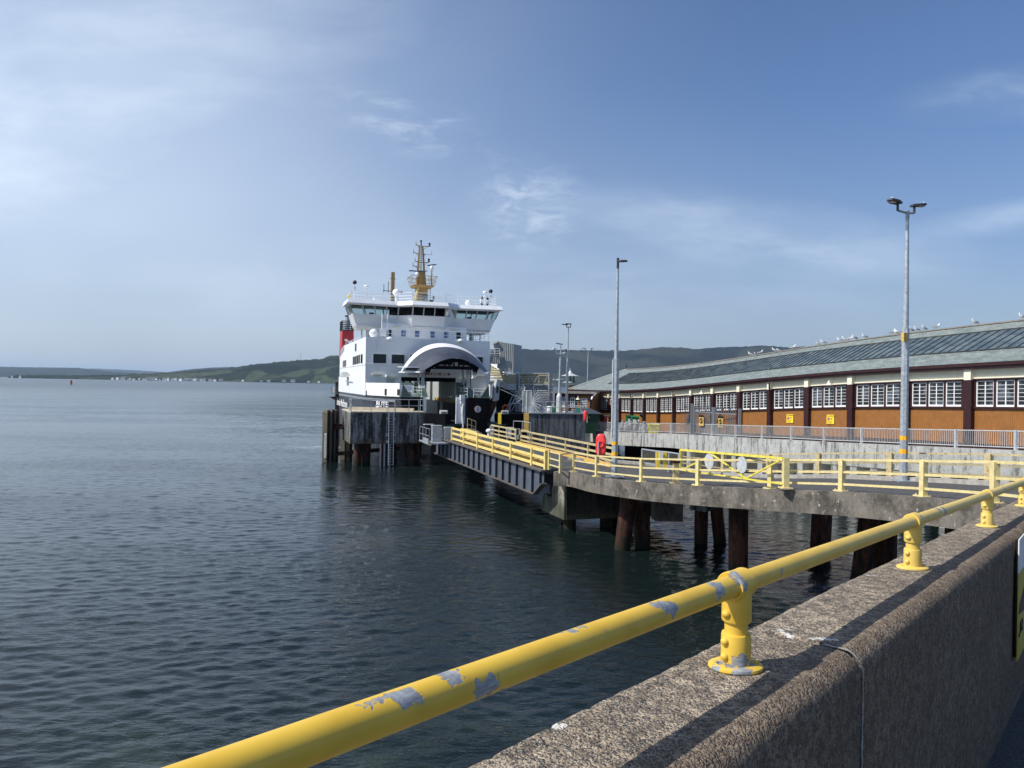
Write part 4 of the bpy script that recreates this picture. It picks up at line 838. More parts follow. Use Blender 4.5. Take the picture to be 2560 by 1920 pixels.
# second mast further aft
q = S(981.5, 720, 14); mb = MB(); mb.box((q.x, 14, 18.8), (.48, .5, 9.88)); sb(mb, 'aft_mast', 'mast_buff')
mb = MB(); ztp = S(981.5, 697, 14).z; mb.bar((q.x-.4, 14, ztp), (q.x+.45, 14, ztp), .07); mb.lathe((q.x, 14, ztp+.1), [(.13, 0), (.1, .2), (.15, .45)], 10); zy = S(981, 727.5, 14).z; mb.bar((q.x-1.3, 14, zy), (q.x+1.5, 14, zy-.1), .08); [mb.bar((q.x+x_, 14, zy-.3), (q.x+x_, 14, zy+h_), .07) for x_, h_ in ((-1.2, .9), (-.6, 1.3), (1.2, .1))]; sb(mb, 'aft_mast_yard', 'black')
# funnels
for s in (-1, 1):
    x0 = s*(HB-.95); mb = MB(); mb.hexa([(x0-.95, 27, 12), (x0+.95, 27, 12), (x0+.95, 30.5, 12), (x0-.95, 30.5, 12)], [(x0-.88, 27.1, 16.35), (x0+.88, 27.1, 16.35), (x0+.88, 30.3, 16.35), (x0-.88, 30.3, 16.35)]); sb(mb, 'funnel', 'funnel_red', bevel=.12)
    mb = MB()
    for k in range(6): z = 16.4+k*.28; [mb.bar(p_, q_, .08, .1) for p_, q_ in (((x0-.86, 27.1, z), (x0+.86, 27.1, z)), ((x0-.86, 30.2, z), (x0+.86, 30.2, z)), ((x0-.86, 27.1, z), (x0-.86, 30.2, z)), ((x0+.86, 27.1, z), (x0+.86, 30.2, z)))]
    for xx in (-.86, .86):
        for y_ in (27.1, 28.2, 29.2, 30.2): mb.bar((x0+xx, y_, 16.35), (x0+xx, y_, 17.85), .1)
    sb(mb, 'funnel_cage', 'black')
    mb = MB(); mb.tube((x0, 28, 16.3), (x0, 28, 18.5), .36, n=16); sb(mb, 'exhaust_pipe', 'galv'); mb = MB(); mb.tube((x0, 28, 18.5), (x0, 28, 18.75), .38, n=16); sb(mb, 'exhaust_tip', 'black')
mb = MB(); q = SS(872, 852, -7.2); mb.bar((-7.9, q.y-2.5, q.z), (-7.3, q.y+1, q.z), .35, .2); mb.box((-7.2, q.y-2, 14.0), (.5, 1, .6)); sb(mb, 'lifeboat_davit', 'rail_white')
mb = MB(); [mb.bar((-7.68, 23+k*.55, 13.0-.08*k), (-7.68, 23+k*.55, 13.9-.1*k), .06) for k in range(11)]; mb.bar((-7.68, 23, 13.9), (-7.68, 28.5, 13.0), .06); sb(mb, 'side_rail', 'rail_white')
# ================================================================ PORT STRUCTURES
def W2(a, l, z=0): p = SC_+SX*a+SY*l; return Vector((p.x, p.y, z))
# left dolphin: concrete block on rusty piles
TZ, BZ = 5.54, 2.30
pl_ = [(-10.84, -13), (-3.12, -13), (-3.12, -10.6), (-6.2, -8.3), (-8.6, -5.2), (-10.84, -5.2)]
c0 = W2(-7, -10, 0); dol = thing('mooring_dolphin', (c0.x, c0.y, 0), 'black-stained concrete mooring dolphin on rusty piles in front of the ferry bow', 'dolphin')
mb = MB(); mb.hexa([W2(a, l, BZ) for a, l in pl_], [W2(a, l, TZ-.12) for a, l in pl_]); mb.build('concrete_block', 'conc_dolphin', dol, bevel=.04)
mb = MB(); q = [(a*.998-.01, l) for a, l in pl_]; mb.hexa([W2(a, l, TZ-.118) for a, l in q], [W2(a, l, TZ) for a, l in q]); mb.build('top_slab', 'conc_top', dol)
mb = MB(); mb.hexa([W2(-10.3, -7.0, TZ+.003), W2(-4.0, -11.2, TZ+.003), W2(-4.2, -11.6, TZ+.003), W2(-10.4, -7.5, TZ+.003)], [W2(-10.3, -7.0, TZ+.3), W2(-4.0, -11.2, TZ+.3), W2(-4.2, -11.6, TZ+.3), W2(-10.4, -7.5, TZ+.3)]); mb.build('coping_kerb', 'conc_top', dol)
for a, l in ((-9.9, -12.2), (-9.0, -11.6), (-7.2, -12.0), (-4.6, -12.2), (-3.9, -11.5), (-8.4, -8), (-6, -9.5)):
    mb = MB(); mb.tube(W2(a, l, BZ), W2(a+(.25 if a > -7 else -.2), l-.2, -2.5), .42, n=16); mb.build('pile', 'rust', dol, smooth=True)
for a in (-7.75, -7.35, -6.8): mb = MB(); mb.bar(W2(a, -12.9, BZ), W2(a, -12.9, -1), .16, .16); mb.build('fender_bar', 'galv_dark', dol)
t = thing('safety_railing', W2(-7, -12.8, TZ), 'grey tube railing along the top of the black-stained dolphin', 'railing')
mb = MB(); 
def rail3(mb, pts, h, lev, r, post, rp=None):
    for a, b in zip(pts, pts[1:]):
        a = Vector(a); b = Vector(b); n_ = max(1, round((b-a).length/post))
        for k in lev: mb.tube(a+Vector((0, 0, k)), b+Vector((0, 0, k)), r, n=8)
P = [W2(-10.7, -11.2, TZ), W2(-10.7, -12.8, TZ), W2(-3.35, -12.8, TZ), W2(-3.35, -11.0, TZ)]
rail3(mb, P, 1.1, (.62, 1.25), .035, 1.9); mb.build('rail', 'galv', t)
for p in [W2(-10.7, -11.2), W2(-10.7, -12.0), W2(-10.7, -12.8), W2(-8.75, -12.8), W2(-7.15, -12.8), W2(-6.3, -12.8), W2(-4.9, -12.8), W2(-3.9, -12.8), W2(-3.35, -12.8), W2(-3.35, -11)]:
    m_ = MB(); m_.tube((p.x, p.y, TZ), (p.x, p.y, TZ+1.25), .035, n=8); m_.build('post', 'galv', t)
m_ = MB(); 
for a in (-7.05, -6.4): m_.path([W2(a, -12.85, TZ+1.2), W2(a, -13.1, TZ+1.2), W2(a, -13.1, TZ-.1)], .03)
m_.build('ladder_hoop', 'galv', t)
t = thing('access_ladder', W2(-6.9, -13.15, 0), 'steel rung ladder on the front of the black-stained dolphin down to the water', 'ladder')
for a in (-7.0, -6.5): m_ = MB(); m_.bar(W2(a, -13.2, TZ-.1), W2(a, -13.2, .1), .07, .05); m_.build('stile', 'galv', t)
m_ = MB(); [m_.bar(W2(-7.0, -13.2, .2+k*.29), W2(-6.5, -13.2, .2+k*.29), .04) for k in range(19)]; m_.build('rung_set', 'galv', t)
m_ = MB(); [m_.box(W2(a, -13.1, z), (.18, .12, .28), rz=SA) for a in (-7.12, -6.38) for z in (4.8, 3.2, 2.5)]; m_.build('bracket', 'galv_dark', t)
p = at(945, 1022.5, 75.5); t = thing('seagull', (p.x, p.y, TZ+.3), 'gull standing on the dolphin top under the ship name', 'gull'); MB().ball((0, 0, .12), .12, 10, (1.6, .9, .9)).build('body', 'feather_white', t, world=False); MB().ball((-.2, 0, .24), .07, 8).build('head', 'feather_white', t, world=False)
# fender pile groups
def fender(px0, px1, ytop, Y, label, k):
    a = at(px0, ytop, Y); b = at(px1, ytop, Y); wd = (b.x-a.x); t = thing('fender_pile', ((a.x+b.x)/2, Y, 0), label, 'fender pile', 'weathered fender piles left of the dolphin')
    m_ = MB(); x0, x1 = -wd/2, wd/2
    m_.hexa([(x0, 0, -2), (x1, 0, -2), (x1, .9, -2), (x0, .9, -2)], [(x0, 0, a.z-.25), (x1, 0, a.z-.25), (x1, .9, a.z-.25), (x0, .9, a.z-.25)])
    m_.hexa([(x0, 0, a.z-.247), (x1, 0, a.z-.247), (x1, .9, a.z-.247), (x0, .9, a.z-.247)], [(x0+.15, 0.1, a.z), (x1-.05, 0.1, a.z), (x1-.05, .8, a.z), (x0+.15, .8, a.z)]); m_.build('timber', 'timber_weathered', t, world=False)
    m_ = MB(); m_.box((x1+.06, .45, a.z/2-1), (.12, .8, a.z+1.9)); m_.build('steel_plate', 'rust', t, world=False)
    return t
for i, (a, b, y, Y, l) in enumerate(((806.5, 818.5, 1025, 78, 'outermost tall weathered fender pile with a white tide gauge, far left'), (821, 830, 1023.5, 78.6, 'weathered fender pile directly beside the one with the tide gauge'), (832, 840, 1024.5, 79.2, 'innermost weathered fender pile of the outer three'),
    (853, 863, 1023, 81, 'sunlit greenish fender pile close to the left side of the dolphin'), (867, 875.5, 1024, 80, 'dark fender pile touching the left corner of the dolphin'))):
    t = fender(a, b, y, Y, l, i)
    if i == 0:
        m_ = MB(); m_.box((.12, -.04, 1.75), (.22, .05, 2.6)); g = m_.build('tide_gauge', 'sign_white', t, world=False)
        m_ = MB(); [m_.box((.08 if k % 2 else .15, -.07, .6+k*.16), (.12, .012, .05)) for k in range(15)]; m_.build('tide_marks', 'black', g, world=False)
t = thing('waling_beam', at(850, 1066, 79), 'rusty horizontal beam bolted across the fender piles at mid height', 'beam'); m_ = MB(); a = at(833, 1062, 79.3); b = at(878, 1066, 78.6); m_.bar(a, b, .35, .3); m_.bar(a+Vector((0, -.2, -.3)), b+Vector((0, -.2, -.25)), .15, .2); m_.build('beam', 'rust', t)
t = thing('waling_beam', at(860, 1128, 79), 'dark lower beam between the fender piles just above the water', 'beam'); m_ = MB(); a = at(838, 1135, 79.3); b = at(1000, 1120, 80); m_.bar(a, b, .45, .4); m_.build('beam', 'rust', t)
p = at(847, 1040, 92); t = thing('mooring_column', (p.x, p.y, 0), 'black steel fender column with small railed platform behind the ferry stern quarter', 'column')
zt_ = at(847, 955, 118).z
Yc = 117; p0 = at(845, 955, Yc)
t.location = (p0.x, Yc, 0); WM[t.name] = Matrix.Translation((p0.x, Yc, 0))
m_ = MB(); m_.box((0, 0, p0.z/2-1), (.62, .9, p0.z+2)); m_.build('column', 'black', t, world=False)
m_ = MB(); zz = at(840, 983, Yc).z; m_.box((-.35, 0, zz), (1.15, 1.2, .12)); railing(m_, [(-.9, -.6, zz), (.2, -.6, zz), (.2, .6, zz), (-.9, .6, zz), (-.9, -.6, zz)], 1.0, 3, post=.6); m_.build('platform', 'galv_dark', t, world=False)
m_ = MB(); m_.box((-.5, -.1, zz+.5), (.45, .4, .8)); m_.build('cabinet', 'sign_white', t, world=False); m_ = MB(); m_.prism([(-1.3, -.3, zz-.6), (-.3, -.3, zz-.5), (-.3, -.3, zz-1.1)], (0, .5, 0)); m_.build('bracket', 'rust', t, world=False)
# ----- linkspan bridge (steel)
A0 = Vector((1.22, 46, 0)); LD = Vector((-.325, .946, 0)).normalized(); LX = Vector((.946, .325, 0)).normalized()
def LP(x, y, z): q = A0+LX*x+LD*y; return Vector((q.x, q.y, z))
LZ = 3.50; LL = 25.5; LW = 5.3
link_ = thing('linkspan_bridge', (A0.x, A0.y, 0), 'blue-grey plate girder linkspan ramp leading to the ferry bow door', 'linkspan')
m_ = MB(); m_.hexa([LP(.05, -2.2, LZ-.28), LP(LW-.05, -2.2, LZ-.28), LP(LW-.05, LL, LZ-.28), LP(.05, LL, LZ-.28)], [LP(.05, -2.2, LZ), LP(LW-.05, -2.2, LZ), LP(LW-.05, LL, LZ), LP(.05, LL, LZ)]); m_.build('deck', 'linkspan_deck', link_)
for sx in (0, LW):
    m_ = MB(); m_.prism([LP(sx, -2.4, LZ-.12), LP(sx, LL, LZ-.12), LP(sx, LL, LZ-1.55), LP(sx, -1.1, LZ-1.55), LP(sx, -2.4, LZ-.75)], LX*.03*(1 if sx else -1)); m_.build('girder_web', 'girder_blue', link_)
    m_ = MB(); s = -1 if sx == 0 else 1
    m_.bar(LP(sx+s*.05, -2.5, LZ-.06), LP(sx+s*.05, LL, LZ-.06), .42, .1); m_.bar(LP(sx+s*.05, -1.1, LZ-1.6), LP(sx+s*.05, LL, LZ-1.6), .36, .08); m_.bar(LP(sx+s*.05, -2.45, LZ-.8), LP(sx+s*.05, -1.1, LZ-1.6), .36, .08); m_.build('girder_flange', 'girder_flange', link_)
    for k in range(19):
        y = -2.2+k*1.45+ (0 if k else .1); m_ = MB(); zb_ = LZ-1.55 if k else LZ-.9; m_.hexa([LP(sx+s*.03, y, zb_), LP(sx+s*.2, y, zb_), LP(sx+s*.2, y+.03, zb_), LP(sx+s*.03, y+.03, zb_)], [LP(sx+s*.03, y, LZ-.12), LP(sx+s*.2, y, LZ-.12), LP(sx+s*.2, y+.03, LZ-.12), LP(sx+s*.03, y+.03, LZ-.12)]); m_.build('web_stiffener', 'stiffener_shaded', link_)
m_ = MB(); [m_.bar(LP(.1, y, LZ-.7), LP(LW-.1, y, LZ-.7), .3, .7) for y in np.arange(-1, LL, 3.0)]; m_.build('cross_beam', 'girder_blue', link_)
# ship-end ramp flap
m_ = MB(); m_.hexa([LP(.4, LL, LZ-.2), LP(LW-.4, LL, LZ-.2), LP(LW-.6, LL+3.4, LZ+.35), LP(.6, LL+3.4, LZ+.35)], [LP(.4, LL, LZ-.01), LP(LW-.4, LL, LZ-.01), LP(LW-.6, LL+3.4, LZ+.5), LP(.6, LL+3.4, LZ+.5)]); m_.build('ramp_flap', 'linkspan_deck', link_)
# railings: near side heavy yellow
def fence(name, label, pts, h, rails, mt, post=(.14, .14), rail=(.05, .10), base=None, group=None, flare=None, postz=0, cat='railing', mesh=False, yawbars=None):
    t = thing(name, pts[0], label, cat, group)
    N = len(pts)
    for i, p in enumerate(pts):
        p = Vector(p); a = Vector(pts[max(i-1, 0)]); b = Vector(pts[min(i+1, N-1)]); tt, nn = norm2(a, b)
        m_ = MB(); x = tt*post[0]/2; y = nn*post[1]/2; ft = flare or 1
        m_.hexa([p-x*ft-y, p+x*ft-y, p+x*ft+y, p-x*ft+y], [q+Vector((0, 0, h+postz)) for q in (p-x-y, p+x-y, p+x+y, p-x+y)]); po = m_.build('post', mt, t)
        if base:
            m_ = MB(); m_.hexa([p+(-tt-nn)*base, p+(tt-nn)*base, p+(tt+nn)*base, p+(nn-tt)*base], [q+Vector((0, 0, .035)) for q in (p+(-tt-nn)*base, p+(tt-nn)*base, p+(tt+nn)*base, p+(nn-tt)*base)])
            for sx_, sy_ in ((-1, -1), (1, -1), (1, 1), (-1, 1)): c_ = p+tt*base*.7*sx_+nn*base*.7*sy_; m_.tube(c_, c_+Vector((0, 0, .08)), .02, n=6)
            m_.build('base_plate', mt, t)
    for rz_ in rails:
        m_ = MB(); off = 0
        for a, b in zip(pts, pts[1:]):
            tt, nn = norm2(a, b); a = Vector(a)+Vector((0, 0, rz_*h)); b = Vector(b)+Vector((0, 0, rz_*h)); o_ = nn*(post[1]/2+rail[0]/2)*(0 if rz_ >= .97 else (yawbars or 0))
            m_.bar(a+o_, b+o_, rail[0], rail[1])
        m_.build('rail', mt, t)
    if mesh:
        m_ = MB()
        for a, b in zip(pts, pts[1:]): a = Vector(a); b = Vector(b); u_ = Vector((0, 0, 1)); tt, nn = norm2(a, b); o_ = nn*-.04; m_.quad(a+u_*.12+o_, b+u_*.12+o_, b+u_*(h-.06)+o_, a+u_*(h-.06)+o_)
        m_.build('wire_infill', 'wire_mesh', t)
    return t
fence('yellow_railing', 'bright yellow three-bar railing on the water side of the steel linkspan', [LP(.12, y, LZ) for y in (-2.3, 0, 4, 8, 12, 16, 20)], 1.12, (.97, .58, .17), 'linkspan_yellow', (.18, .2), (.06, .17), flare=1.25)
fence('yellow_railing', 'short yellow railing section beside the cabinets at the ferry end of the linkspan', [LP(1.35, y, LZ) for y in (16.5, 19, 21.6)], .95, (.97, .5), 'linkspan_yellow', (.12, .12), (.05, .16))
# kerb boards along the deck
t = thing('timber_kerb', LP(.5, 0, LZ), 'rusty yellow kerb board along the near edge of the linkspan deck', 'kerb'); m_ = MB(); m_.bar(LP(.55, -2, LZ+.2), LP(.55, 17, LZ+.2), .12, .4); m_.build('board', 'wood_yellow', t)
farp = []
for px, py, Y in ((1229, 1084, 70), (1253, 1089, 67), (1284, 1096, 63.5), (1302, 1101, 61.5)): q = at(px, py, Y); farp.append((q.x, q.y, LZ))
RX = LW-.35
fence('yellow_railing', 'short pale yellow railing on the far side of the linkspan next to the ferry bow', [LP(RX, y, LZ) for y in (16.8, 19.2, 21.6, 24.0)], 1.15, (.98, .62, .3), 'faded_yellow', (.1, .1), (.05, .14))
fence('yellow_railing', 'long pale yellow railing on the far side of the linkspan deck', [LP(RX, y, LZ) for y in (-1.6, 2.2, 6, 9.8, 13.0, 15.6)], 1.15, (.98, .62, .3), 'faded_yellow', (.13, .13), (.05, .14))
t = thing('timber_kerb', LP(RX-.4, 0, LZ), 'yellow raised kerb along the far side of the linkspan deck', 'kerb'); m_ = MB(); m_.bar(LP(RX-.35, -2, LZ+.12), LP(RX-.35, 15.6, LZ+.12), .14, .24); m_.build('board', 'wood_yellow', t)
t = thing('access_gate', LP(RX-.2, 14, LZ), 'small rounded yellow tube gate leaning on the far linkspan railing', 'gate'); m_ = MB(); m_.path([LP(RX-.2, 13.0, LZ+.1), LP(RX-.2, 13.0, LZ+1.1), LP(RX-.2, 13.2, LZ+1.25), LP(RX-.2, 15.0, LZ+1.25), LP(RX-.2, 15.2, LZ+1.1), LP(RX-.2, 15.2, LZ+.1), LP(RX-.2, 13.0, LZ+.1)], .035); m_.path([LP(RX-.2, 13, LZ+.65), LP(RX-.2, 15.2, LZ+.65)], .03); m_.build('frame', 'faded_yellow', t)
p = LP(RX-.5, 23.2, LZ); t = thing('bollard_light', p, 'white domed lamp on the linkspan deck by the end of the far railing', 'bollard'); m_ = MB(); m_.tube(p, p+Vector((0, 0, .45)), .12); m_.ball(p+Vector((0, 0, .62)), .27, 12, (1, 1, .8)); m_.build('lamp', 'dome_white', t)
# control cabinets, small walkway at near ship end
c1 = LP(-.9, 22.3, LZ-.15); t = thing('service_walkway', c1, 'grey service walkway hanging off the near side of the linkspan by the dolphin', 'walkway')
m_ = MB(); m_.hexa([LP(-1.9, 20.3, LZ-.35), LP(.1, 20.3, LZ-.35), LP(.1, 24.5, LZ-.35), LP(-1.9, 24.5, LZ-.35)], [LP(-1.9, 20.3, LZ-.25), LP(.1, 20.3, LZ-.25), LP(.1, 24.5, LZ-.25), LP(-1.9, 24.5, LZ-.25)]); m_.bar(LP(-1.95, 20.2, LZ-.1), LP(-1.95, 22.3, LZ-.1), .08, .5); m_.build('deck', 'galv', t)
m_ = MB(); railing(m_, [LP(-1.85, 24.4, LZ-.25), LP(-1.85, 20.4, LZ-.25), LP(-.2, 20.4, LZ-.25)], 1.25, 2, .022, 1.3); m_.build('rail', 'galv', t)
for a, y, hh, mt_, lab in ((-.75, 22.4, 1.35, 'galv', 'grey steel control cabinet on the service walkway'), (-1.25, 23.4, 1.4, 'black', 'dark control cabinet behind the grey one on the service walkway'), (.35, 22.2, 1.2, 'galv', 'pale control cabinet at the edge of the linkspan deck beside the walkway')):
    t = thing('control_cabinet', LP(a, y, LZ-.25), lab, 'cabinet'); m_ = MB(); q = LP(a, y, LZ-.2+hh/2); m_.box(q, (.85, .6, hh), rz=SA); m_.build('body', mt_, t, bevel=.02); m_ = MB(); q = LP(a, y, LZ-.17+hh); m_.box(q, (.9, .65, .05), rz=SA); m_.build('lid', 'galv_light', t)
t = thing('guide_portal', LP(.3, 25.2, LZ), 'yellow steel guide frame between the dolphin and the linkspan tip', 'frame'); m_ = MB(); q = at(1091, 1060, 73); m_.bar((q.x-.6, 73, 2.4), (q.x-.6, 73, 4.2), .3); m_.bar((q.x+.3, 73, 2.6), (q.x+.3, 73, 4.2), .35); m_.bar((q.x-.6, 73, 3.1), (q.x+1, 73, 3.1), .2); m_.build('frame', 'linkspan_yellow', t)
t = thing('steps', LP(2.2, 23.8, LZ), 'small yellow stepped platform with handrail under the ferry door post', 'steps'); m_ = MB(); q = LP(2.4, 23.4, LZ)
m_.hexa([LP(1.7, 22.4, LZ), LP(3.6, 22.4, LZ), LP(3.3, 24, LZ), LP(1.9, 24, LZ)], [LP(1.9, 22.7, LZ+.8), LP(2.6, 22.7, LZ+.8), LP(2.6, 24, LZ+.8), LP(1.9, 24, LZ+.8)]); m_.build('step_block', 'wood_yellow', t); m_ = MB(); railing(m_, [LP(2.2, 22.6, LZ+.75), LP(3.0, 22.6, LZ+.45)], 1.1, 2, .035, .5); m_.build('rail', 'faded_yellow', t)
# black lifting beams with yellow ends either side
def blackbeam(pts, z0, z1, label):
    t = thing('lifting_beam', (*pts[0][:2], 0), label, 'beam'); m_ = MB(); a, b = Vector((*pts[0], 0)), Vector((*pts[1], 0)); tt, nn = norm2(a, b); nn *= .45
    m_.hexa([Vector((q.x, q.y, z0)) for q in (a-nn, b-nn, b+nn, a+nn)], [Vector((q.x, q.y, z1)) for q in (a-nn, b-nn, b+nn, a+nn)]); m_.build('beam', 'bow_black', t); return t
a = at(1069, 1035, 76.6); b = at(1121, 1035, 74.8); t = blackbeam(((a.x, a.y), (b.x, b.y)), at(1090, 1060, 75.5).z, at(1090, 1034.5, 75.5).z, 'black box beam reaching from the stained dolphin toward the ferry door')
q = at(1108, 1034, 75); m_ = MB(); m_.box((q.x, q.y+.3, q.z+.15), (.8, .5, .34)); m_.build('beacon_box', 'sign_white', t); m_ = MB(); [m_.box((q.x-.15+k*.15, q.y+.03, q.z+.10), (.08, .06, .2)) for k in range(4)]; m_.build('beacon_slots', 'black', t)
a = at(1253, 1035, 75.6); b = at(1312, 1035, 77.0); t = blackbeam(((a.x, a.y), (b.x, b.y)), at(1290, 1060, 76).z, at(1290, 1034, 76).z, 'black box beam with yellow ends in front of the dark concrete wall')
for px, mt_, w_ in ((1249.5, 'sign_yellow', .33), (1316, 'wood_yellow', .5)): q = at(px, 1032.5, 75.4); z0 = at(px, 1060 if px < 1300 else 1075, 75.4).z; m_ = MB(); m_.box((q.x, q.y, (q.z+z0)/2), (w_, .6, q.z-z0)); m_.build('end_post', mt_ if px < 1300 else 'wood_yellow', t)
q = at(1262, 1031, 75.4); m_ = MB(); m_.box((q.x, q.y, q.z+.02), (.75, .5, .32)); m_.build('beacon_box', 'sign_white', t); m_ = MB(); [m_.box((q.x-.2+k*.2, q.y-.27, q.z+.02), (.11, .08, .22)) for k in range(3)]; m_.build('beacon_slots', 'black', t)
t = thing('control_cabinet', LP(LW+1, 20, LZ), 'cluster of pale switch boxes beyond the far linkspan railing under the black beam', 'cabinet')
for px, py, w_, h_ in ((1275, 1068, .8, 1.0), (1288, 1072, .7, 1.0), (1295, 1072, .35, .6)): q = at(px, py, 72.5); m_ = MB(); m_.box((q.x, q.y, q.z-h_/2), (w_, .5, h_)); m_.build('box', 'galv_light', t); 
t = thing('safety_railing', at(1305, 1065, 73), 'thin grey railing around the switch boxes by the dark concrete wall', 'railing'); m_ = MB(); P = [at(px, py, Y) for px, py, Y in ((1284, 1052.5, 74), (1306, 1053.5, 72.5), (1326, 1057, 71.5))]; m_.path(P, .035); [m_.tube(p, p-Vector((0, 0, 1.1)), .035) for p in P]; m_.build('rail', 'galv', t)
# ----- right dolphin / dark wall
RY = 78.0; a = at(1322, 1032, RY); b = at(1464, 1032, RY+.6); RZ = a.z
dk = thing('mooring_dolphin', (a.x, a.y, 0), 'dark streaked concrete dolphin behind the linkspan railing carrying two lamp posts', 'dolphin')
m_ = MB(); m_.hexa([(a.x, a.y, -1), (b.x, b.y, -1), (b.x+.3, b.y+7, -1), (a.x, a.y+6, -1)], [(a.x, a.y, RZ-.1), (b.x, b.y, RZ-.1), (b.x+.3, b.y+7, RZ-.1), (a.x, a.y+6, RZ-.1)]); m_.build('concrete_block', 'conc_dark', dk)
m_ = MB(); m_.hexa([(a.x-.05, a.y-.1, RZ-.097), (b.x+.05, b.y-.1, RZ-.097), (b.x+.35, b.y+7, RZ-.097), (a.x, a.y+6, RZ-.097)], [(a.x-.05, a.y-.1, RZ), (b.x+.05, b.y-.1, RZ), (b.x+.35, b.y+7, RZ), (a.x, a.y+6, RZ)]); m_.build('top_slab', 'galv_dark', dk)
t = thing('safety_railing', (a.x+1, a.y+.1, RZ), 'grey two-bar railing on the dark streaked dolphin around the lamp posts', 'railing')
P = [at(px, 1032, RY+.3) for px in (1365, 1380, 1402, 1432, 1452)]; P = [Vector((p.x, p.y, RZ)) for p in P]
m_ = MB(); [m_.tube(P[0]+Vector((-1.5, 0, z)), P[-1]+Vector((0, 0, z)), .035) for z in (.62, 1.22)]; m_.build('rail', 'galv', t)
for p in P: m_ = MB(); m_.tube(p, p+Vector((0, 0, 1.22)), .035); m_.build('post', 'galv', t)
# lifebuoy on dark wall corner
def lifebuoy_box(p, h, w_, label, yaw):
    t = thing('lifebuoy_housing', p, label, 'lifebuoy housing', rz=yaw)
    m_ = MB(); n_ = 20; prof = [(-.16, .86), (-.10, 1.0), (.04, 1.02), (.12, .94), (.17, .70)]
    k = 0
    for y, s in prof:
        for i in range(n_):
            an = 2*math.pi*i/n_; ex = .62; x = abs(math.cos(an))**ex*math.copysign(1, math.cos(an)); z = abs(math.sin(an))**ex*math.copysign(1, math.sin(an))
            m_.v.append((x*w_/2*s, y, h/2+z*h/2*s))
    for q in range(len(prof)-1):
        for i in range(n_): j = (i+1) % n_; m_.f.append((q*n_+i, q*n_+j, (q+1)*n_+j, (q+1)*n_+i))
    m_.f.append(tuple(range(n_-1, -1, -1))); m_.f.append(tuple(range((len(prof)-1)*n_, len(prof)*n_)))
    m_.build('housing', 'buoy_housing', t, smooth=True, world=False)
    m_ = MB(); m_.torus((0, -.17, h*.55), w_*.27, .055, (1, 0, 0), (0, 0, 1), 24); m_.build('moulded_ring', 'buoy_housing', t, smooth=True, world=False)
    m_ = MB(); m_.bar((-w_*.22, -.24, -.12), (-w_*.22, -.24, h*.62), .05); m_.build('mounting_bar', 'galv_light', t, world=False)
    return t
q = at(1463, 1050, 77.6); lifebuoy_box((q.x, q.y, at(1463, 1054, 77.6).z), 1.15, .45, 'red lifebuoy housing on the corner of the dark streaked dolphin', 1.2)
# ----- concrete approach bridge
near = []
for px, py, Y in ((1401, 1182, 43.6), (1435, 1178.6, 42.0), (1492, 1191, 38.9), (1604, 1204.5, 35.0), (1745, 1213.5, 31.4), (1926, 1221.5, 28.2), (2104, 1227, 25.6), (2308, 1242, 22.4), (2486, 1257, 19.6)):
    q = at(px, py, Y); near.append(q)
zs = [3.52, 3.57, 3.74, 4.03, 4.36, 4.68, 5.0, 5.3, 5.58]
for q, z in zip(near, zs):          # sit exactly on the pixel ray at the road level
    pass
near = [atz(px, py, z) for (px, py), z in zip(((1401, 1183), (1435, 1180), (1492, 1191.5), (1604, 1204.5), (1745, 1213.5), (1926, 1221.5), (2104, 1228), (2308, 1241.5), (2486, 1257.5)), zs)]
near.append(near[-1]+(near[-1]-near[-2])*.95+Vector((-.25, .0, -.05)))
near.append(near[-1]+(near[-1]-near[-2])*1.2+Vector((-.4, 0, 0)))
RWID = 7.8
def offset(P, d, w0=0):
    out = []
    for i, p in enumerate(P):
        tt, nn = norm2(P[max(i-1, 0)], P[min(i+1, len(P)-1)]); out.append(p-nn*d if nn.x < 0 else p+nn*d)
    return out
# path runs from far (i=0) to near; right side = away from camera-left
def right(P, d):
    out = []
    for i, p in enumerate(P):
        t_ = (P[min(i+1, len(P)-1)]-P[max(i-1, 0)]); t_.z = 0; t_.normalize(); n_ = Vector((-t_.y, t_.x, 0))      # t points to camera; left-hand normal -> +x
        out.append(p+n_*d)
    return out
def subdiv(P, k=4):        # catmull-rom
    out = []
    for i in range(len(P)-1):
        p0, p1, p2, p3 = P[max(i-1, 0)], P[i], P[i+1], P[min(i+2, len(P)-1)]
        for j in range(k):
            t_ = j/k; out.append(.5*((2*p1)+(p2-p0)*t_+(2*p0-5*p1+4*p2-p3)*t_**2+(-p0+3*p1-3*p2+p3)*t_**3))
    out.append(P[-1]); return out
edge = [near[0]+LD*.9+Vector((0, 0, 0))]+near[1:]
E0 = subdiv(edge, 5); E0 = right(E0, -.28)
E1 = right(E0, RWID+.5)
ab = thing('approach_bridge', (near[2].x, near[2].y, 0), 'curved weathered concrete approach bridge on rusty piles leading to the linkspan', 'bridge')
FT = .82
for L_, sgn in ((E0, 1), (E1, -1)):
    m_ = MB(); I_ = right(L_, .35*sgn)
    for i in range(len(L_)-1):
        a, b, c_, d_ = L_[i], L_[i+1], I_[i+1], I_[i]; dn = Vector((0, 0, -FT)); 
        m_.quad(a+dn, b+dn, b, a); m_.quad(a, b, c_, d_); m_.quad(a+dn, d_+dn, c_+dn, b+dn); m_.quad(d_, c_, c_+dn, d_+dn)
    m_.quad(L_[0], I_[0], I_[0]+dn, L_[0]+dn)
    m_.build('edge_beam', 'conc_fascia', ab)
I0 = right(E0, .353); I1 = right(E1, -.353); m_ = MB()
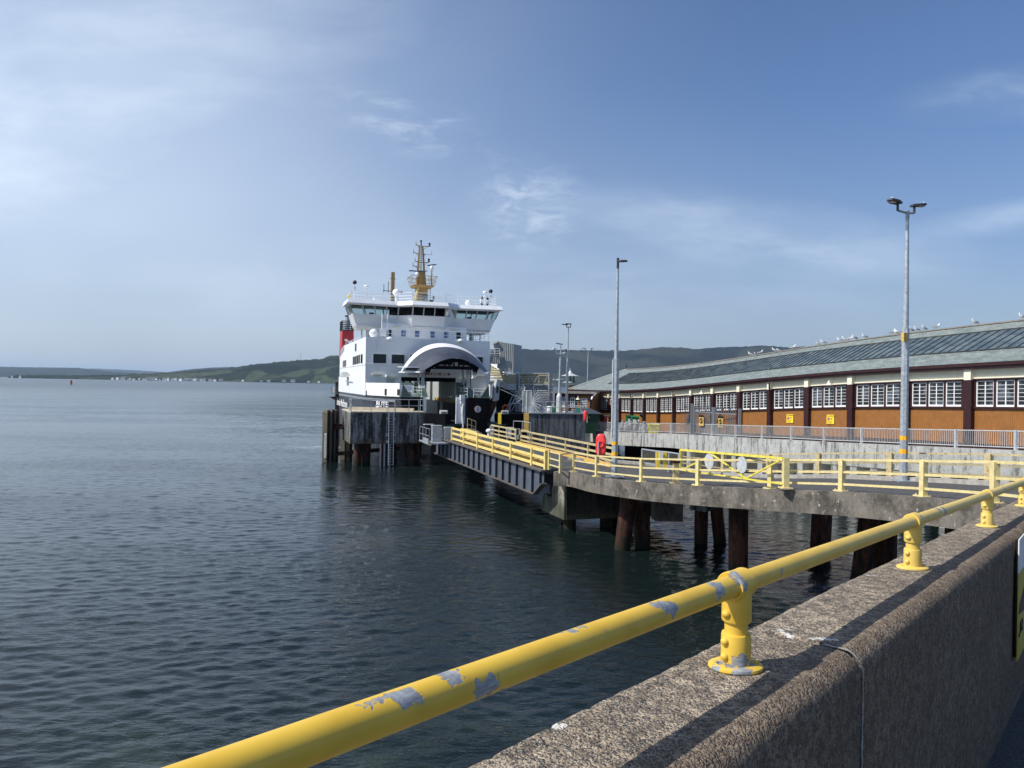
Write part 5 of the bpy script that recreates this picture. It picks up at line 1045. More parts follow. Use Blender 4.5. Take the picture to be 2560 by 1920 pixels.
for i in range(len(I0)-1): up = Vector((0, 0, -.06)); dn = Vector((0, 0, -.6)); m_.quad(I0[i]+up, I0[i+1]+up, I1[i+1]+up, I1[i]+up); m_.quad(I0[i]+dn, I1[i]+dn, I1[i+1]+dn, I0[i+1]+dn)
m_.quad(I0[0]+up, I1[0]+up, I1[0]+dn, I0[0]+dn); m_.build('deck_slab', 'conc_fascia', ab)
m_ = MB(); J0 = right(E0, .45); J1 = right(E1, -.45)
for i in range(len(J0)-1): up = Vector((0, 0, -.056)); m_.quad(J0[i]+up, J0[i+1]+up, J1[i+1]+up, J1[i]+up)
o = m_.build('roadway', 'asphalt'); tag(o, kind='structure')
# abutment: big block with sloping wing, its left face sunlit
cA = atz(1412, 1182, 3.45); cA = at(1412, 1182, 43.0)
zb_ = at(1412, 1300, 43.0).z; p1 = at(1352, 1262, 46.6); 
def dd(y, x=0): q = cA+LD*y+LX*x; return q
bot = zb_
m_ = MB(); A1 = cA.copy(); s0 = dd(0); s1 = dd(2.1); s2 = dd(4.3)
# outline in the vertical plane of its left face: (distance along LD, z)
out = [(0, bot), (0, 3.45), (.25, 3.45), (1.9, 2.3), (1.9, 1.75), (3.2, 1.75), (3.6, 1.4), (3.6, bot)]
m_.prism([Vector((cA.x, cA.y, 0))+LD*y+Vector((0, 0, z)) for y, z in out], LX*6.6); m_.build('abutment', 'conc_abut', ab)
m_ = MB(); c0 = Vector((cA.x, cA.y, 0)); m_.hexa([c0+LX*.12-LD*.06+Vector((0, 0, bot)), c0+LX*6.6-LD*.06+Vector((0, 0, bot)), c0+LX*6.6-LD*.003+Vector((0, 0, bot)), c0+LX*.12-LD*.003+Vector((0, 0, bot))], [c0+LX*.12-LD*.06+Vector((0, 0, 2.7)), c0+LX*6.6-LD*.06+Vector((0, 0, 2.7)), c0+LX*6.6-LD*.003+Vector((0, 0, 2.7)), c0+LX*.12-LD*.003+Vector((0, 0, 2.7))]); m_.build('abutment_shade_slab', 'conc_shade_algae', ab)  # thin dark slab painting the deck's shade onto the front, algae near the bottom
for y, x in ((1, .8), (1, 3.2), (1, 5.8), (3, 1.5), (3, 4.8)): q = Vector((cA.x, cA.y, 0))+LD*y+LX*x; m_ = MB(); m_.tube((q.x, q.y, -2), (q.x, q.y, bot+.05), .38, n=16); m_.build('pile', 'rust', ab, smooth=True)
m_ = MB(); q = dd(2.6, .9); m_.box((q.x, q.y, 2.35), (1.2, .9, 1.1), rz=SA); m_.build('bearing', 'girder_flange', ab)
# raked and plumb piles + cross heads
def zdeck(px, Y): return float(np.interp(Y, [19, 44], [5.4, 3.4]))-FT
for px0, px1, pyb, r_, dz in ((1574, 1556, 1374, .42, 0), (1600, 1606, 1368, .42, 0), (1755, 1752, 1358, .36, 0), (1786, 1800, 1358, .34, 0), (1847, 1845, 1445, .42, 0), (2058, 2050, 1385, .5, 0), (2180, 2150, 1455, .42, 0), (2215, 2212, 1440, .5, 0), (2400, 2392, 1500, .5, 0)):
    b = atz(px1, pyb, 0); t_ = at(px0, 1200, b.y+(-.4 if px0 != px1 else 0)); zt_ = zdeck(px0, b.y)
    m_ = MB(); top_ = Vector((t_.x, t_.y, zt_+.2)); bt = b+(b-top_)*.25; m_.tube(top_, bt, r_, n=20); m_.build('pile', 'rust', ab, smooth=True)
# crosshead beams between pairs
for (pa, Ya), (pb_, Yb) in (((1590, 38.5), (1690, 39.5)), ((1745, 33.5), (1900, 39.0))):
    a = at(pa, 1250, Ya); b = at(pb_, 1250, Yb); z = zdeck(pa, Ya)-.25; m_ = MB(); m_.bar((a.x, a.y, z), (b.x, b.y, z), .8, .5); m_.build('crosshead', 'conc_dark', ab)
m_ = MB(); a = at(1668, 1255, 42); m_.box((a.x+.2, 43, 1.9), (1.6, 1.2, 2.2)); m_.build('pile_cap', 'conc_fascia', ab)
# yellow road railing, near side
nr = near[1:]+[]
fence('yellow_railing', 'yellow three-bar railing along the near edge of the curved concrete approach', [p+Vector((0, 0, 0)) for p in nr], 1.1, (.985, .60, .22), 'rail_yellow', (.17, .17), (.045, .075), base=.2, yawbars=0, mesh=False)
q0 = LP(.12, -2.3, LZ)
P = [near[0]+LX*.0+Vector((0, 0, -.02)), near[1]]; P0 = near[0]+LD*1.7
t = fence('yellow_railing', 'short yellow end railing over the abutment corner between linkspan and approach', [P0, near[0]], 1.1, (.985, .62, .28), 'rail_yellow', (.15, .15), (.045, .075))
m_ = MB(); [m_.bar(near[0]+Vector((0, 0, z)), near[1]+Vector((0, 0, z)), .045, .075) for z in (1.08, .68, .3)]; m_.build('rail', 'rail_yellow', t)
m_ = MB(); m_.bar(P0+Vector((0, 0, .35)), P0+Vector((0, 0, 1.15)), .10); m_.build('end_bar', 'maroon', t)
# far side railing with mesh
E1r = right(subdiv(edge, 1), RWID+.0)
far = E1r[:]
fpts = [far[i] for i in range(1, len(far))]
fp2 = []
for i in range(len(fpts)-1):
    fp2.append(fpts[i])
fp2.append(fpts[-1])
fence('yellow_railing', 'mesh-filled yellow railing along the far edge of the curved concrete approach', fp2, 1.12, (.98, .6, .24), 'faded_yellow', (.24, .2), (.05, .07), base=.2, mesh=True)
kb = right(E0, RWID-.5); m_ = MB()
for a, b in zip(kb, kb[1:]): m_.bar(a+Vector((0, 0, .0)), b+Vector((0, 0, .0)), .3, .24)
o = m_.build('kerb', 'kerb'); tag(o, 'low concrete kerb along the far side of the approach road', 'kerb')
# barrier gate (bright yellow truss)
ga = at(1957, 1218, 27.2); gb = at(1700, 1181, 33.8); t = thing('barrier_gate', ga, 'bright yellow trussed barrier gate with two round sign backs, swung open on the approach road', 'gate')
H0, H1 = 1.06, 1.03
def G(f, h): a = ga.lerp(gb, f); return a+Vector((0, 0, h))
m_ = MB(); m_.bar(G(0, H0), G(1, H1), .07, .085); m_.bar(G(0, .12), G(1, .12), .05, .06); m_.bar(G(1, 0.1), G(1, H1), .08); m_.build('frame', 'gate_yellow', t)
m_ = MB()
for a, b in ((G(.03, H0-.1), G(.31, .14)), (G(.31, .14), G(.64, H1-.08)), (G(.64, H1-.08), G(.97, .14))): m_.bar(a, b, .055, .055)
m_.build('diagonal_brace', 'gate_yellow', t)
for f in (.34, .66): m_ = MB(); m_.bar(G(f, .12), G(f, H1), .08); m_.build('upright', 'gate_yellow', t)
tt, nn = norm2(ga, gb)
for f in (.34, .66): c_ = G(f, .66)+Vector((-nn.x, -nn.y, 0))*0; nf = Vector((-tt.y, tt.x, 0)); m_ = MB(); k = [c_+(tt*math.cos(a_)*.33+Vector((0, 0, 1))*math.sin(a_)*.33)+nf*.07 for a_ in np.linspace(0, 2*math.pi, 25)[:-1]]; m_.prism(k, -nf*.02 if nf.dot(CAM-c_) > 0 else nf*.02); m_.build('sign_disc', 'galv_light', t)
m_ = MB(); m_.bar(ga+Vector((.1, .0, -.05)), ga+Vector((.1, 0, 1.08)), .2, .2); m_.box(ga+Vector((.1, 0, -.02)), (.42, .42, .04)); m_.build('hinge_post', 'rail_yellow', t)
gp = at(1689, 1208, 33.0); t = thing('gate_post', gp, 'lone rusty yellow post with base plate on the approach edge left of the barrier gate', 'post'); m_ = MB(); m_.bar(gp, gp+Vector((0, 0, 1.06)), .24, .22); m_.box(gp+Vector((0, 0, .02)), (.5, .45, .04)); m_.build('post', 'faded_yellow', t); m_ = MB(); m_.box(gp+Vector((0, 0, .95)), (.34, .3, .1)); m_.build('clamp', 'rust', t)
# grey mesh fence panels with yellow frame between linkspan and quay
t = thing('mesh_panel', at(1620, 1170, 44), 'grey mesh screen with yellow frame behind the approach railing', 'screen'); P = [at(px, py, Y) for px, py, Y in ((1605, 1123, 47), (1640, 1128, 45), (1672, 1131, 43), (1697, 1135, 41.5))]
m_ = MB(); m_.path(P, .05)
for p in P: m_.tube(p, p-Vector((0, 0, 1.3)), .045)
m_.path([p-Vector((0, 0, .85)) for p in P], .03); m_.build('frame', 'galv', t)
m_ = MB(); [m_.quad(a-Vector((0, 0, 1.2)), b-Vector((0, 0, 1.2)), b, a) for a, b in zip(P, P[1:])]; m_.build('wire_infill', 'wire_mesh', t)
m_ = MB(); [m_.bar(at(px, 1130, 42.5), at(px, 1172, 42.5), .2, .1) for px in (1645, 1662)]; m_.build('yellow_upright', 'sign_yellow', t); q = at(1653, 1140, 42.4); m_ = MB(); m_.box(q, (.2, .06, .4)); m_.build('notice', 'sign_white', t)
# lifebuoy housing on the near railing
q = at(1502, 1139, 39.3); lifebuoy_box((q.x, q.y, q.z-.02), 1.17, .54, 'red oval lifebuoy housing standing above the approach railing by the middle lamp post', -.25)
# ================================================================ LAMP POSTS
def lamp_head(m_, c, d, L_=.75, tilt=.15, w_=.34):
    d = Vector(d).normalized(); s = Vector((-d.y, d.x, 0)); u_ = Vector((0, 0, 1)); e = d*L_+u_*tilt
    lo = [c-d*.12-s*w_*.35, c+e*.35-s*w_*.55, c+e-s*w_*.3, c+e+s*w_*.3, c+e*.35+s*w_*.55, c-d*.12+s*w_*.35]
    m_.hexa([p-u_*.03 for p in lo], [p*1+u_*.05-(p-c)*.06 for p in lo])
def pole(m_, base, h, r0, r1, n=8, split=.33, big=1.25):
    m_.tube(base, base+Vector((0, 0, h*split)), r0*big, r0*1.12, n); m_.tube(base+Vector((0, 0, h*split)), base+Vector((0, 0, h)), r0*.82, r1, n)
def spikes(m_, c, d, L_=.7):
    for k in range(5): p = c+Vector(d).normalized()*L_*k/5; m_.tube(p+Vector((0, 0, .04)), p+Vector((.03*(k-2), .02, .17)), .006, .003, 4)
B = atz(2258, 1203, 4.75); t = thing('lamp_post', B, 'tall galvanised lamp post with two heads and two yellow bands on the near approach road', 'lamp post')
Ht = at(2264, 532, B.y).z-B.z
m_ = MB(); m_.tube(B, B+Vector((0, 0, Ht*.57)), .165, .15, 8); m_.build('lower_pole', 'galv', t); m_ = MB(); m_.tube(B+Vector((0, 0, Ht*.57)), B+Vector((0, 0, Ht)), .12, .06, 12); m_.build('upper_pole', 'galv', t, smooth=True)
for y0, y1 in ((1089.5, 1100), (1122.5, 1134)): z0 = at(2258, y1, B.y).z; z1 = at(2258, y0, B.y).z; m_ = MB(); m_.tube((B.x, B.y, z0), (B.x, B.y, z1), .168+.004*(z0-B.z)/-3, .166, 8); m_.build('yellow_band', 'gate_band', t)
m_ = MB(); m_.box(B+Vector((.0, 0, .02)), (.7, .7, .05)); m_.build('base_plate', 'galv', t)
Tp = B+Vector((0, 0, Ht)); aL = at(2244, 526, B.y-.15); aR = at(2285.5, 532.5, B.y+.35)
m_ = MB(); m_.tube(Tp-Vector((0, 0, .28)), Tp+Vector((0, 0, .08)), .075); m_.path([aL, Tp-Vector((0, 0, .02)), aR], .045); m_.build('cross_arm', 'galv_dark', t)
for a_, d, top_, L_ in ((aL, (-1, -.6, 0), .27, .95), (aR, (1, .15, 0), .27, .8)):
    m_ = MB(); m_.tube(a_, a_+Vector((0, 0, top_)), .05); m_.build('head_spigot', 'lamp_dark', t)
    m_ = MB(); c_ = a_+Vector((0, 0, top_+.03)); lamp_head(m_, c_, d, L_*.62, .07, .42); h_ = m_.build('lamp_head', 'lamp_dark', t)
    m_ = MB(); dd_ = Vector(d).normalized(); m_.box(c_+dd_*L_*.38+Vector((0, 0, -.005)), (.26, .2, .04), rz=math.atan2(dd_.y, dd_.x)); m_.build('lens', 'lamp_lens', h_)
    m_ = MB(); spikes(m_, c_+Vector((0, 0, .05)), d); m_.build('bird_spike', 'galv', h_)
m_ = MB(); q = at(2262, 843, B.y-.2); m_.box(q, (.3, .12, .36), rz=.5); m_.build('junction_box', 'wood_yellow', t); 
B = atz(1536, 1191.5, 3.86); t = thing('lamp_post', B, 'tall single-headed galvanised lamp post with yellow bands beside the red lifebuoy housing', 'lamp post')
Ht = at(1542, 645, B.y).z-B.z; zj = at(1540, 895, B.y).z-B.z
m_ = MB(); m_.tube(B, B+Vector((0, 0, zj)), .16, .15, 8); m_.build('lower_pole', 'galv', t); m_ = MB(); m_.tube(B+Vector((0, 0, zj)), B+Vector((0, 0, Ht)), .11, .05, 12); m_.build('upper_pole', 'galv', t, smooth=True)
for y0, y1 in ((1104, 1112), (1129.5, 1138.5)): z0 = at(1536, y1, B.y).z; z1 = at(1536, y0, B.y).z; m_ = MB(); m_.tube((B.x, B.y, z0), (B.x, B.y, z1), .164, .163, 8); m_.build('yellow_band', 'gate_band', t)
m_ = MB(); m_.box(B+Vector((0, 0, .02)), (.9, .8, .05)); m_.build('base_plate', 'galv_dark', t)
Tp = B+Vector((0, 0, Ht)); m_ = MB(); m_.tube(Tp-Vector((0, 0, .55)), Tp, .065); m_.build('head_spigot', 'lamp_dark', t); m_ = MB(); lamp_head(m_, Tp+Vector((.08, 0, -.17)), (1, -.3, 0), .42, 0, .3); m_.build('lamp_head', 'lamp_dark', t)
m_ = MB(); m_.tube(B+Vector((-.17, -.05, zj-.1)), B+Vector((-.17, -.05, zj-4)), .05, n=6); m_.build('cable_duct', 'galv_light', t)
# two on the dark dolphin, one behind the roof
B = at(1397.5, 1031, RY+1.2); t = thing('lamp_post', B, 'short lamp post with thick octagonal base and a white camera on the dark dolphin', 'lamp post')
zc = at(1398, 985, B.y).z; ztop = at(1400, 861, B.y).z; m_ = MB(); m_.tube(B, (B.x, B.y, zc-.25), .32, .30, 8); m_.tube((B.x, B.y, zc-.25), (B.x, B.y, zc+.1), .30, .14, 8); m_.build('cabinet_base', 'galv_light', t)
m_ = MB(); m_.tube((B.x, B.y, zc+.1), (B.x+.06, B.y, ztop-1.4), .13, .11, 12); m_.tube((B.x+.06, B.y, ztop-1.4), (B.x+.08, B.y, ztop-.1), .055, .05, 8); m_.build('pole', 'galv', t, smooth=True)
m_ = MB(); lamp_head(m_, Vector((B.x+.15, B.y, ztop)), (-1, -.2, 0), .62, .1, .4); m_.build('lamp_head', 'lamp_dark', t)
m_ = MB(); zc2 = at(1392, 877, B.y).z; m_.bar((B.x-.42, B.y-.1, zc2+.1), (B.x-.75, B.y-.25, zc2+.26), .16); m_.path([(B.x-.5, B.y-.1, zc2+.02), (B.x-.35, B.y, zc2-.25), (B.x+.4, B.y, zc2-.25), (B.x+.6, B.y, zc2-.05)], .035); m_.build('camera', 'dome_white', t)
m_ = MB(); m_.lathe((B.x+.65, B.y, zc2-.1), [(.08, 0), (.11, .15), (.06, .3)], 10); m_.build('dome_camera', 'black', t)
B = at(1416.5, 1031, RY+1.6); t = thing('lamp_post', B, 'taller slim lamp post with two flat heads on the dark dolphin', 'lamp post')
ztop = at(1421, 818, B.y).z; zj = at(1419, 911, B.y).z; m_ = MB(); m_.tube(B, (B.x, B.y, zj), .15, .14, 8); m_.build('lower_pole', 'galv', t); m_ = MB(); m_.tube((B.x, B.y, zj), (B.x+.05, B.y, ztop), .10, .05, 8); m_.build('upper_pole', 'galv', t)
m_ = MB(); c_ = Vector((B.x+.05, B.y, ztop)); m_.path([c_+Vector((-.22, -.3, -.03)), c_, c_+Vector((.25, .3, .03)), c_+Vector((.25, .3, .3))], .04); m_.path([c_+Vector((-.22, -.3, -.03)), c_+Vector((-.22, -.3, .2))], .04); m_.build('cross_arm', 'lamp_dark', t)
for o_ in ((-.2, -.3, .24), (.22, .3, .36)): m_ = MB(); lamp_head(m_, c_+Vector(o_), (-1, -.2, 0), .55, .02, .4); m_.build('lamp_head', 'lamp_dark', t)
Yb = 128; B = at(1467, 1015, Yb); t = thing('lamp_post', B, 'distant double-headed lamp post rising behind the end of the slate roof', 'lamp post'); ztop = at(1469, 877, Yb).z
m_ = MB(); m_.tube(B, (B.x+.1, Yb, ztop), .15, .07, 8); m_.build('pole', 'galv', t)
for dx, d in ((-.55, (-1, -.3, 0)), (.55, (.3, -1, 0))): m_ = MB(); m_.path([(B.x+.1, Yb, ztop), (B.x+.1+dx, Yb, ztop+.05), (B.x+.1+dx, Yb, ztop+.35)], .05); lamp_head(m_, Vector((B.x+.1+dx, Yb, ztop+.38)), d, .6, .03, .4); m_.build('lamp_head', 'lamp_dark', t)
# ================================================================ QUAY
fz = []
FP = [(2540, 1125), (2390, 1118.5), (2264, 1113), (2154, 1108), (2060, 1104), (1978, 1099), (1905, 1096), (1839, 1092.5), (1779, 1089), (1726, 1086), (1677, 1083.5), (1609, 1082), (1546, 1080), (1503, 1077), (1475, 1074)]
FY = [76950/(px-700) for px, _ in FP[:10]]+[79, 83, 87, 91, 94]
FPT = [at(px, py, Y) for (px, py), Y in zip(FP, FY)]
ext = []
d_ = (FPT[0]-FPT[1]); FPX2 = [FPT[0]+d_*k for k in (3, 2, 1)]+FPT
t = thing('quay_railing', FPT[5], 'long grey galvanised bar railing along the quay edge in front of the station', 'railing')
HF = 1.1
for p in FPX2: m_ = MB(); m_.bar(p-Vector((0, 0, .12)), p+Vector((0, 0, HF+.02)), .16, .16); m_.build('post', 'galv_light', t)
for a, b in zip(FPX2, FPX2[1:]):
    m_ = MB(); u_ = Vector((0, 0, 1)); m_.bar(a+u_*(HF-.03), b+u_*(HF-.03), .07, .06); m_.bar(a+u_*.14, b+u_*.14, .06, .05); n_ = int((b-a).length/.135)
    for k in range(1, n_): p = a.lerp(b, k/n_); m_.tube(p+u_*.15, p+u_*(HF-.04), .017, n=5, caps=False)
    m_.build('bar_panel', 'galv_light', t)
# quay slab edge (light concrete beam), deck surface and columns
QE = [p+Vector((0, 0, -.02)) for p in FPX2]
def qoff(P, d):
    out = []
    for i, p in enumerate(P):
        t_ = (P[min(i+1, len(P)-1)]-P[max(i-1, 0)]); t_.z = 0; t_.normalize(); out.append(p+Vector((t_.y, -t_.x, 0))*d)
    return out
QO = qoff(QE, -.25); QI = qoff(QE, .5); TH = [1.65]*12+[1.5]*6
TH = TH[:len(QO)]
qt = thing('quay_edge', (QO[5].x, QO[5].y, 0), 'light grey streaked concrete quay edge on short columns below the grey railing', 'quay')
m_ = MB()
for i in range(len(QO)-1):
    a, b, c_, d_ = QO[i], QO[i+1], QI[i+1], QI[i]; ta = Vector((0, 0, -TH[i])); tb_ = Vector((0, 0, -TH[i+1]))
    m_.quad(a+ta, b+tb_, b, a); m_.quad(a, b, c_, d_); m_.quad(a+ta, d_+ta, c_+tb_, b+tb_); m_.quad(d_, c_, c_+tb_, d_+ta)
a, b = QO[-1], QI[-1]; m_.quad(a, b, b+Vector((0, 0, -1.5)), a+Vector((0, 0, -1.5))); m_.build('edge_beam', 'conc_quay', qt)
for i in range(len(QO)-1):
    for f in ((.15, .65) if i < 9 else (.0,)):
        if i >= 13: continue
        a = QO[i].lerp(QO[i+1], f); n_ = (QI[i]-QO[i]).normalized(); z1 = a.z-TH[i]-.003; p = a+n_*.35; tt = (QO[i+1]-QO[i]); tt.z = 0; tt.normalize()
        w_ = .42; m_ = MB(); m_.hexa([Vector((q.x, q.y, -1.5)) for q in (p-tt*w_-n_*.28, p+tt*w_-n_*.28, p+tt*w_+n_*.3, p-tt*w_+n_*.3)], [Vector((q.x, q.y, z1)) for q in (p-tt*w_*.75-n_*.28, p+tt*w_*.75-n_*.28, p+tt*w_*.75+n_*.3, p-tt*w_*.75+n_*.3)]); m_.build('column', 'conc_quay', qt)
# black sheet painting in the shade of the open understructure
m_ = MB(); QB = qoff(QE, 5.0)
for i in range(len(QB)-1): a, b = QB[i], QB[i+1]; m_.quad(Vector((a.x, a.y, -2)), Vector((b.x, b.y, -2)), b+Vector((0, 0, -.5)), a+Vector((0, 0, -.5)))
m_.build('void_shade', 'bow_black', qt)
QF = qoff(QE, 45); m_ = MB()
for i in range(len(QI)-1): m_.quad(QI[i], QI[i+1], QF[i+1], QF[i]); 
q = QI[-1]; m_.quad(q, q+Vector((4, 22, -.2)), QF[-1]+Vector((4, 22, -.2)), QF[-1])
o = m_.build('quay', 'asphalt'); tag(o, kind='structure')
# pier apron behind (under hut, bins, gangway)
m_ = MB(); PZ = 2.75; m_.hexa([(-1.5, 96, PZ-1.4), (14, 92.5, PZ-1.4), (24, 170, PZ-1.4), (-4, 170, PZ-1.4)], [(-1.5, 96, PZ), (14, 92.5, PZ), (24, 170, PZ), (-4, 170, PZ)]); o = m_.build('quay', 'conc_dark'); tag(o, kind='structure')
# ================================================================ STATION BUILDING
BPX = [2429, 2271, 2133, 2024, 1930, 1853, 1787, 1732.5, 1689, 1650, 1614, 1583, 1553, 1526, 1501, 1478, 1455, 1430]
BYs = [45.85, 50.5, 55.1, 59.5, 63.8, 68, 72.5, 77, 80.5, 84, 87.3, 90.5, 94, 97.5, 101, 104.3, 107.5, 111]
rx = [1420, 1485, 1550, 1615, 1680, 1735, 1789, 1840, 1938, 2035, 2165.5, 2283, 2426, 2560]; ry = [973.5, 974.8, 976.3, 975.2, 970, 965, 957.8, 951, 944.2, 937.5, 927.5, 919, 908.5, 899.5]
BT = []
for px, Y in zip(BPX, BYs):
    BT.append(at(px, float(np.interp(px, rx, ry)), Y))
zz = np.array([p.z for p in BT]); pf = np.polyfit(range(len(zz)), zz, 4); 
for i, p in enumerate(BT): p.z = float(np.polyval(pf, i))
d_ = BT[0]-BT[1]; BT = [BT[0]+d_*2, BT[0]+d_]+BT; NBP = len(BT)
HW = 5.2
nrm = []
for i in range(NBP):
    t_ = BT[min(i+1, NBP-1)]-BT[max(i-1, 0)]; t_.z = 0; t_.normalize(); nrm.append(Vector((-t_.y, t_.x, 0)) if Vector((-t_.y, t_.x, 0)).dot(Vector((-1, -.3, 0))) > 0 else Vector((t_.y, -t_.x, 0)))
def FB(i, u_, h, off=0):      # point on facade bay i, 0..1 along, height above base, offset outward
    if i >= NBP-1: i = NBP-2; u_ = 1
    a = BT[i].lerp(BT[i+1], u_); n_ = nrm[i].lerp(nrm[i+1], u_).normalized(); return a+Vector((0, 0, h-HW))+n_*off
def FQ(m_, i, u0, u1, h0, h1, off0, off1):     # slab on facade
    lo = [FB(i, u0, h0, off0), FB(i, u1, h0, off0), FB(i, u1, h0, off1), FB(i, u0, h0, off1)]; hi = [FB(i, u0, h1, off0), FB(i, u1, h1, off0), FB(i, u1, h1, off1), FB(i, u0, h1, off1)]; m_.hexa(lo, hi)
st = thing('station_building', (BT[6].x, BT[6].y, BT[6].z-HW), 'long curving timber station walkway building with orange boards, maroon pilasters, white windows and slate roof', 'station building')
m_ = MB()
NB = 16
for i in range(NBP-1): FQ(m_, i, 0, 1, .3, 2.44, -.2, 0); FQ(m_, i, 0, 1, 2.443, 4.2, -.2, -.003) if i in (14, 16, 17, 18) else None
for i in range(NBP-1):
    if i in (14, 16, 17, 18): continue
    FQ(m_, i, 0, .115, 2.443, 4.2, -.2, 0); FQ(m_, i, .945, 1, 2.443, 4.2, -.2, 0)
m_.build('boarded_wall', 'boards_orange', st)
m_ = MB(); [FQ(m_, i, 0, 1, -.2, .297, -.15, .05) for i in range(NBP-1)]; m_.build('plinth', 'maroon', st)
for i in range(NBP-1):
    m_ = MB(); FQ(m_, i, -.055, .055, -.1, 4.2, -.1, .30); m_.build('pilaster', 'maroon', st)
    m_ = MB(); FQ(m_, i, -.05, .05, 4.203, 4.86, -.1, .34); m_.build('pilaster_cap', 'cream', st)
    m_ = MB(); FQ(m_, i, .05, .95, 4.30, 4.86, -.15, .03); f_ = m_.build('frieze_panel', 'cream', st)
    m_ = MB(); FQ(m_, i, .05, .95, 4.28, 4.36, .033, .09); FQ(m_, i, .05, .95, 4.80, 4.858, .033, .09); m_.build('frieze_moulding', 'cream', f_)
    m_ = MB(); FQ(m_, i, .05, .95, 4.2, 4.277, -.1, .14); m_.build('head_trim', 'maroon', st)
    if i in (14, 16, 17, 18):
        m_ = MB(); FQ(m_, i, .3, .9, 0.1, 3.0, .003, .05); m_.build('door_recess', 'bow_black', st)
        m_ = MB(); FQ(m_, i, .2, .93, 3.35, 3.42, .05, .1); FQ(m_, i, .2, .93, 3.98, 4.05, .05, .1); [FQ(m_, i, .2+k*.145, .225+k*.145, 3.42, 3.98, .05, .1) for k in range(6)]; w_ = m_.build('transom_window', 'sash_white', st)
        m_ = MB(); FQ(m_, i, .2, .93, 3.4, 4.0, .005, .02); m_.build('pane', 'pane', w_); continue
    m_ = MB(); FQ(m_, i, .095, .13, 2.5, 4.2, -.05, .08); FQ(m_, i, .925, .95, 2.5, 4.2, -.05, .08); FQ(m_, i, .09, .95, 2.44, 2.56, -.05, .13); FQ(m_, i, .09, .95, 4.15, 4.197, -.05, .08)
    c3 = [(.13, .375), (.405, .65), (.68, .925)]
    FQ(m_, i, .375, .405, 2.56, 4.15, -.05, .05); FQ(m_, i, .65, .68, 2.56, 4.15, -.05, .05); w_ = m_.build('window', 'maroon', st)
    m_ = MB(); FQ(m_, i, .13, .925, 2.56, 4.15, -.12, -.06); m_.build('pane', 'pane', w_)
    for u0, u1 in c3:
        m_ = MB(); fr = .014; FQ(m_, i, u0, u0+fr, 2.56, 4.15, -.05, .0); FQ(m_, i, u1-fr, u1, 2.56, 4.15, -.05, .0); FQ(m_, i, u0+fr, u1-fr, 2.56, 2.68, -.05, .0); FQ(m_, i, u0+fr, u1-fr, 4.09, 4.15, -.05, .0)
        um = (u0+u1)/2; FQ(m_, i, um-.0065, um+.0065, 2.68, 4.09, -.05, -.005)
        for k in range(1, 6): h_ = 2.68+k*1.41/6; FQ(m_, i, u0+fr, u1-fr, h_-.012, h_+.012, -.04, -.012)
        m_.build('sash', 'sash_white', w_)
for i in (3, 5, 9, 12): m_ = MB(); a = FB(i, .965 if i != 3 else 0.0, 4.8, .42); b = FB(i, .965 if i != 3 else 0.0, .1, .22); m_.tube(a, b, .055); m_.build('downpipe', 'maroon', st)
# gutter
m_ = MB(); OV = .5
for i in range(NBP-1): FQ(m_, i, 0, 1, 4.87, 5.02, .1, OV); FQ(m_, i, 0, 1, 5.023, 5.2, -.1, OV+.1)
m_.build('gutter', 'maroon', st)
# roof
RW, RH = 5.4, 3.0
def RP(i, u_, f, lift=0):     # f 0 eave .. 1 ridge
    a = BT[min(i, NBP-1)].lerp(BT[min(i+1, NBP-1)], u_); n_ = nrm[min(i, NBP-1)].lerp(nrm[min(i+1, NBP-1)], u_).normalized()
    return a+n_*(OV+.12-(RW+OV+.12)*f)+Vector((0, 0, .02+RH*f+lift))
NR = NBP-3     # ridge stops here, hip beyond
me_v = []; me_f = []; uvs = []
def roofquad(P, U):
    n_ = len(me_v); me_v.extend([tuple(p) for p in P]); me_f.append(tuple(range(n_, n_+len(P)))); uvs.extend(U)
L5 = 4.88; SL = math.hypot(RW, RH)
for i in range(NBP-1):
    for q in range(3):
        u0, u1 = q/3, (q+1)/3
        def lim(j, u_): x = j+u_; return 1.0 if x <= NR else max(0, 1-(x-NR)/(NBP-1-NR))
        for f0, f1 in ((0, .285), (.285, .77), (.77, 1)):
            a0_, a1_ = min(f0, lim(i, u0)), min(f0, lim(i, u1)); b0, b1 = min(f1, lim(i, u0)), min(f1, lim(i, u1))
            if b0 <= a0_ and b1 <= a1_: continue
            roofquad([RP(i, u0, a0_), RP(i, u1, a1_), RP(i, u1, b1), RP(i, u0, b0)], [((i+u0)*L5, a0_*SL), ((i+u1)*L5, a1_*SL), ((i+u1)*L5, b1*SL), ((i+u0)*L5, b0*SL)])
# back slope
for i in range(NBP-1):
    l0 = 1 if i <= NR else max(0, 1-(i-NR)/(NBP-1-NR)); l1 = 1 if i+1 <= NR else max(0, 1-(i+1-NR)/(NBP-1-NR))
    def BK(j, f): p = RP(j, 0, 1); n_ = nrm[min(j, NBP-1)]; return p-n_*(RW*(1-f))+Vector((0, 0, -RH*(1-f)))
    roofquad([RP(i, 0, l0) , RP(i+1, 0, l1), BK(i+1, l1), BK(i, l0)], [((i)*L5, l0*SL), ((i+1)*L5, l1*SL), ((i+1)*L5, 9), (i*L5, 9)]) if False else None
    roofquad([RP(i, 0, 1, 0) if i <= NR else BK(i, l0), RP(i+1, 0, 1) if i+1 <= NR else BK(i+1, l1), BK(i+1, 0), BK(i, 0)], [((i)*L5, SL), ((i+1)*L5, SL), ((i+1)*L5, 0), (i*L5, 0)])
pe = RP(NBP-1, 0, 0); pb = BK(NBP-1, 0); pr = RP(NR, 0, 1); roofquad([pe, pb, pr], [(0, 0), (10, 0), (5, 6)])
me = bpy.data.meshes.new('roof'); me.from_pydata(me_v, [], me_f); ul = me.uv_layers.new(name='UVMap')
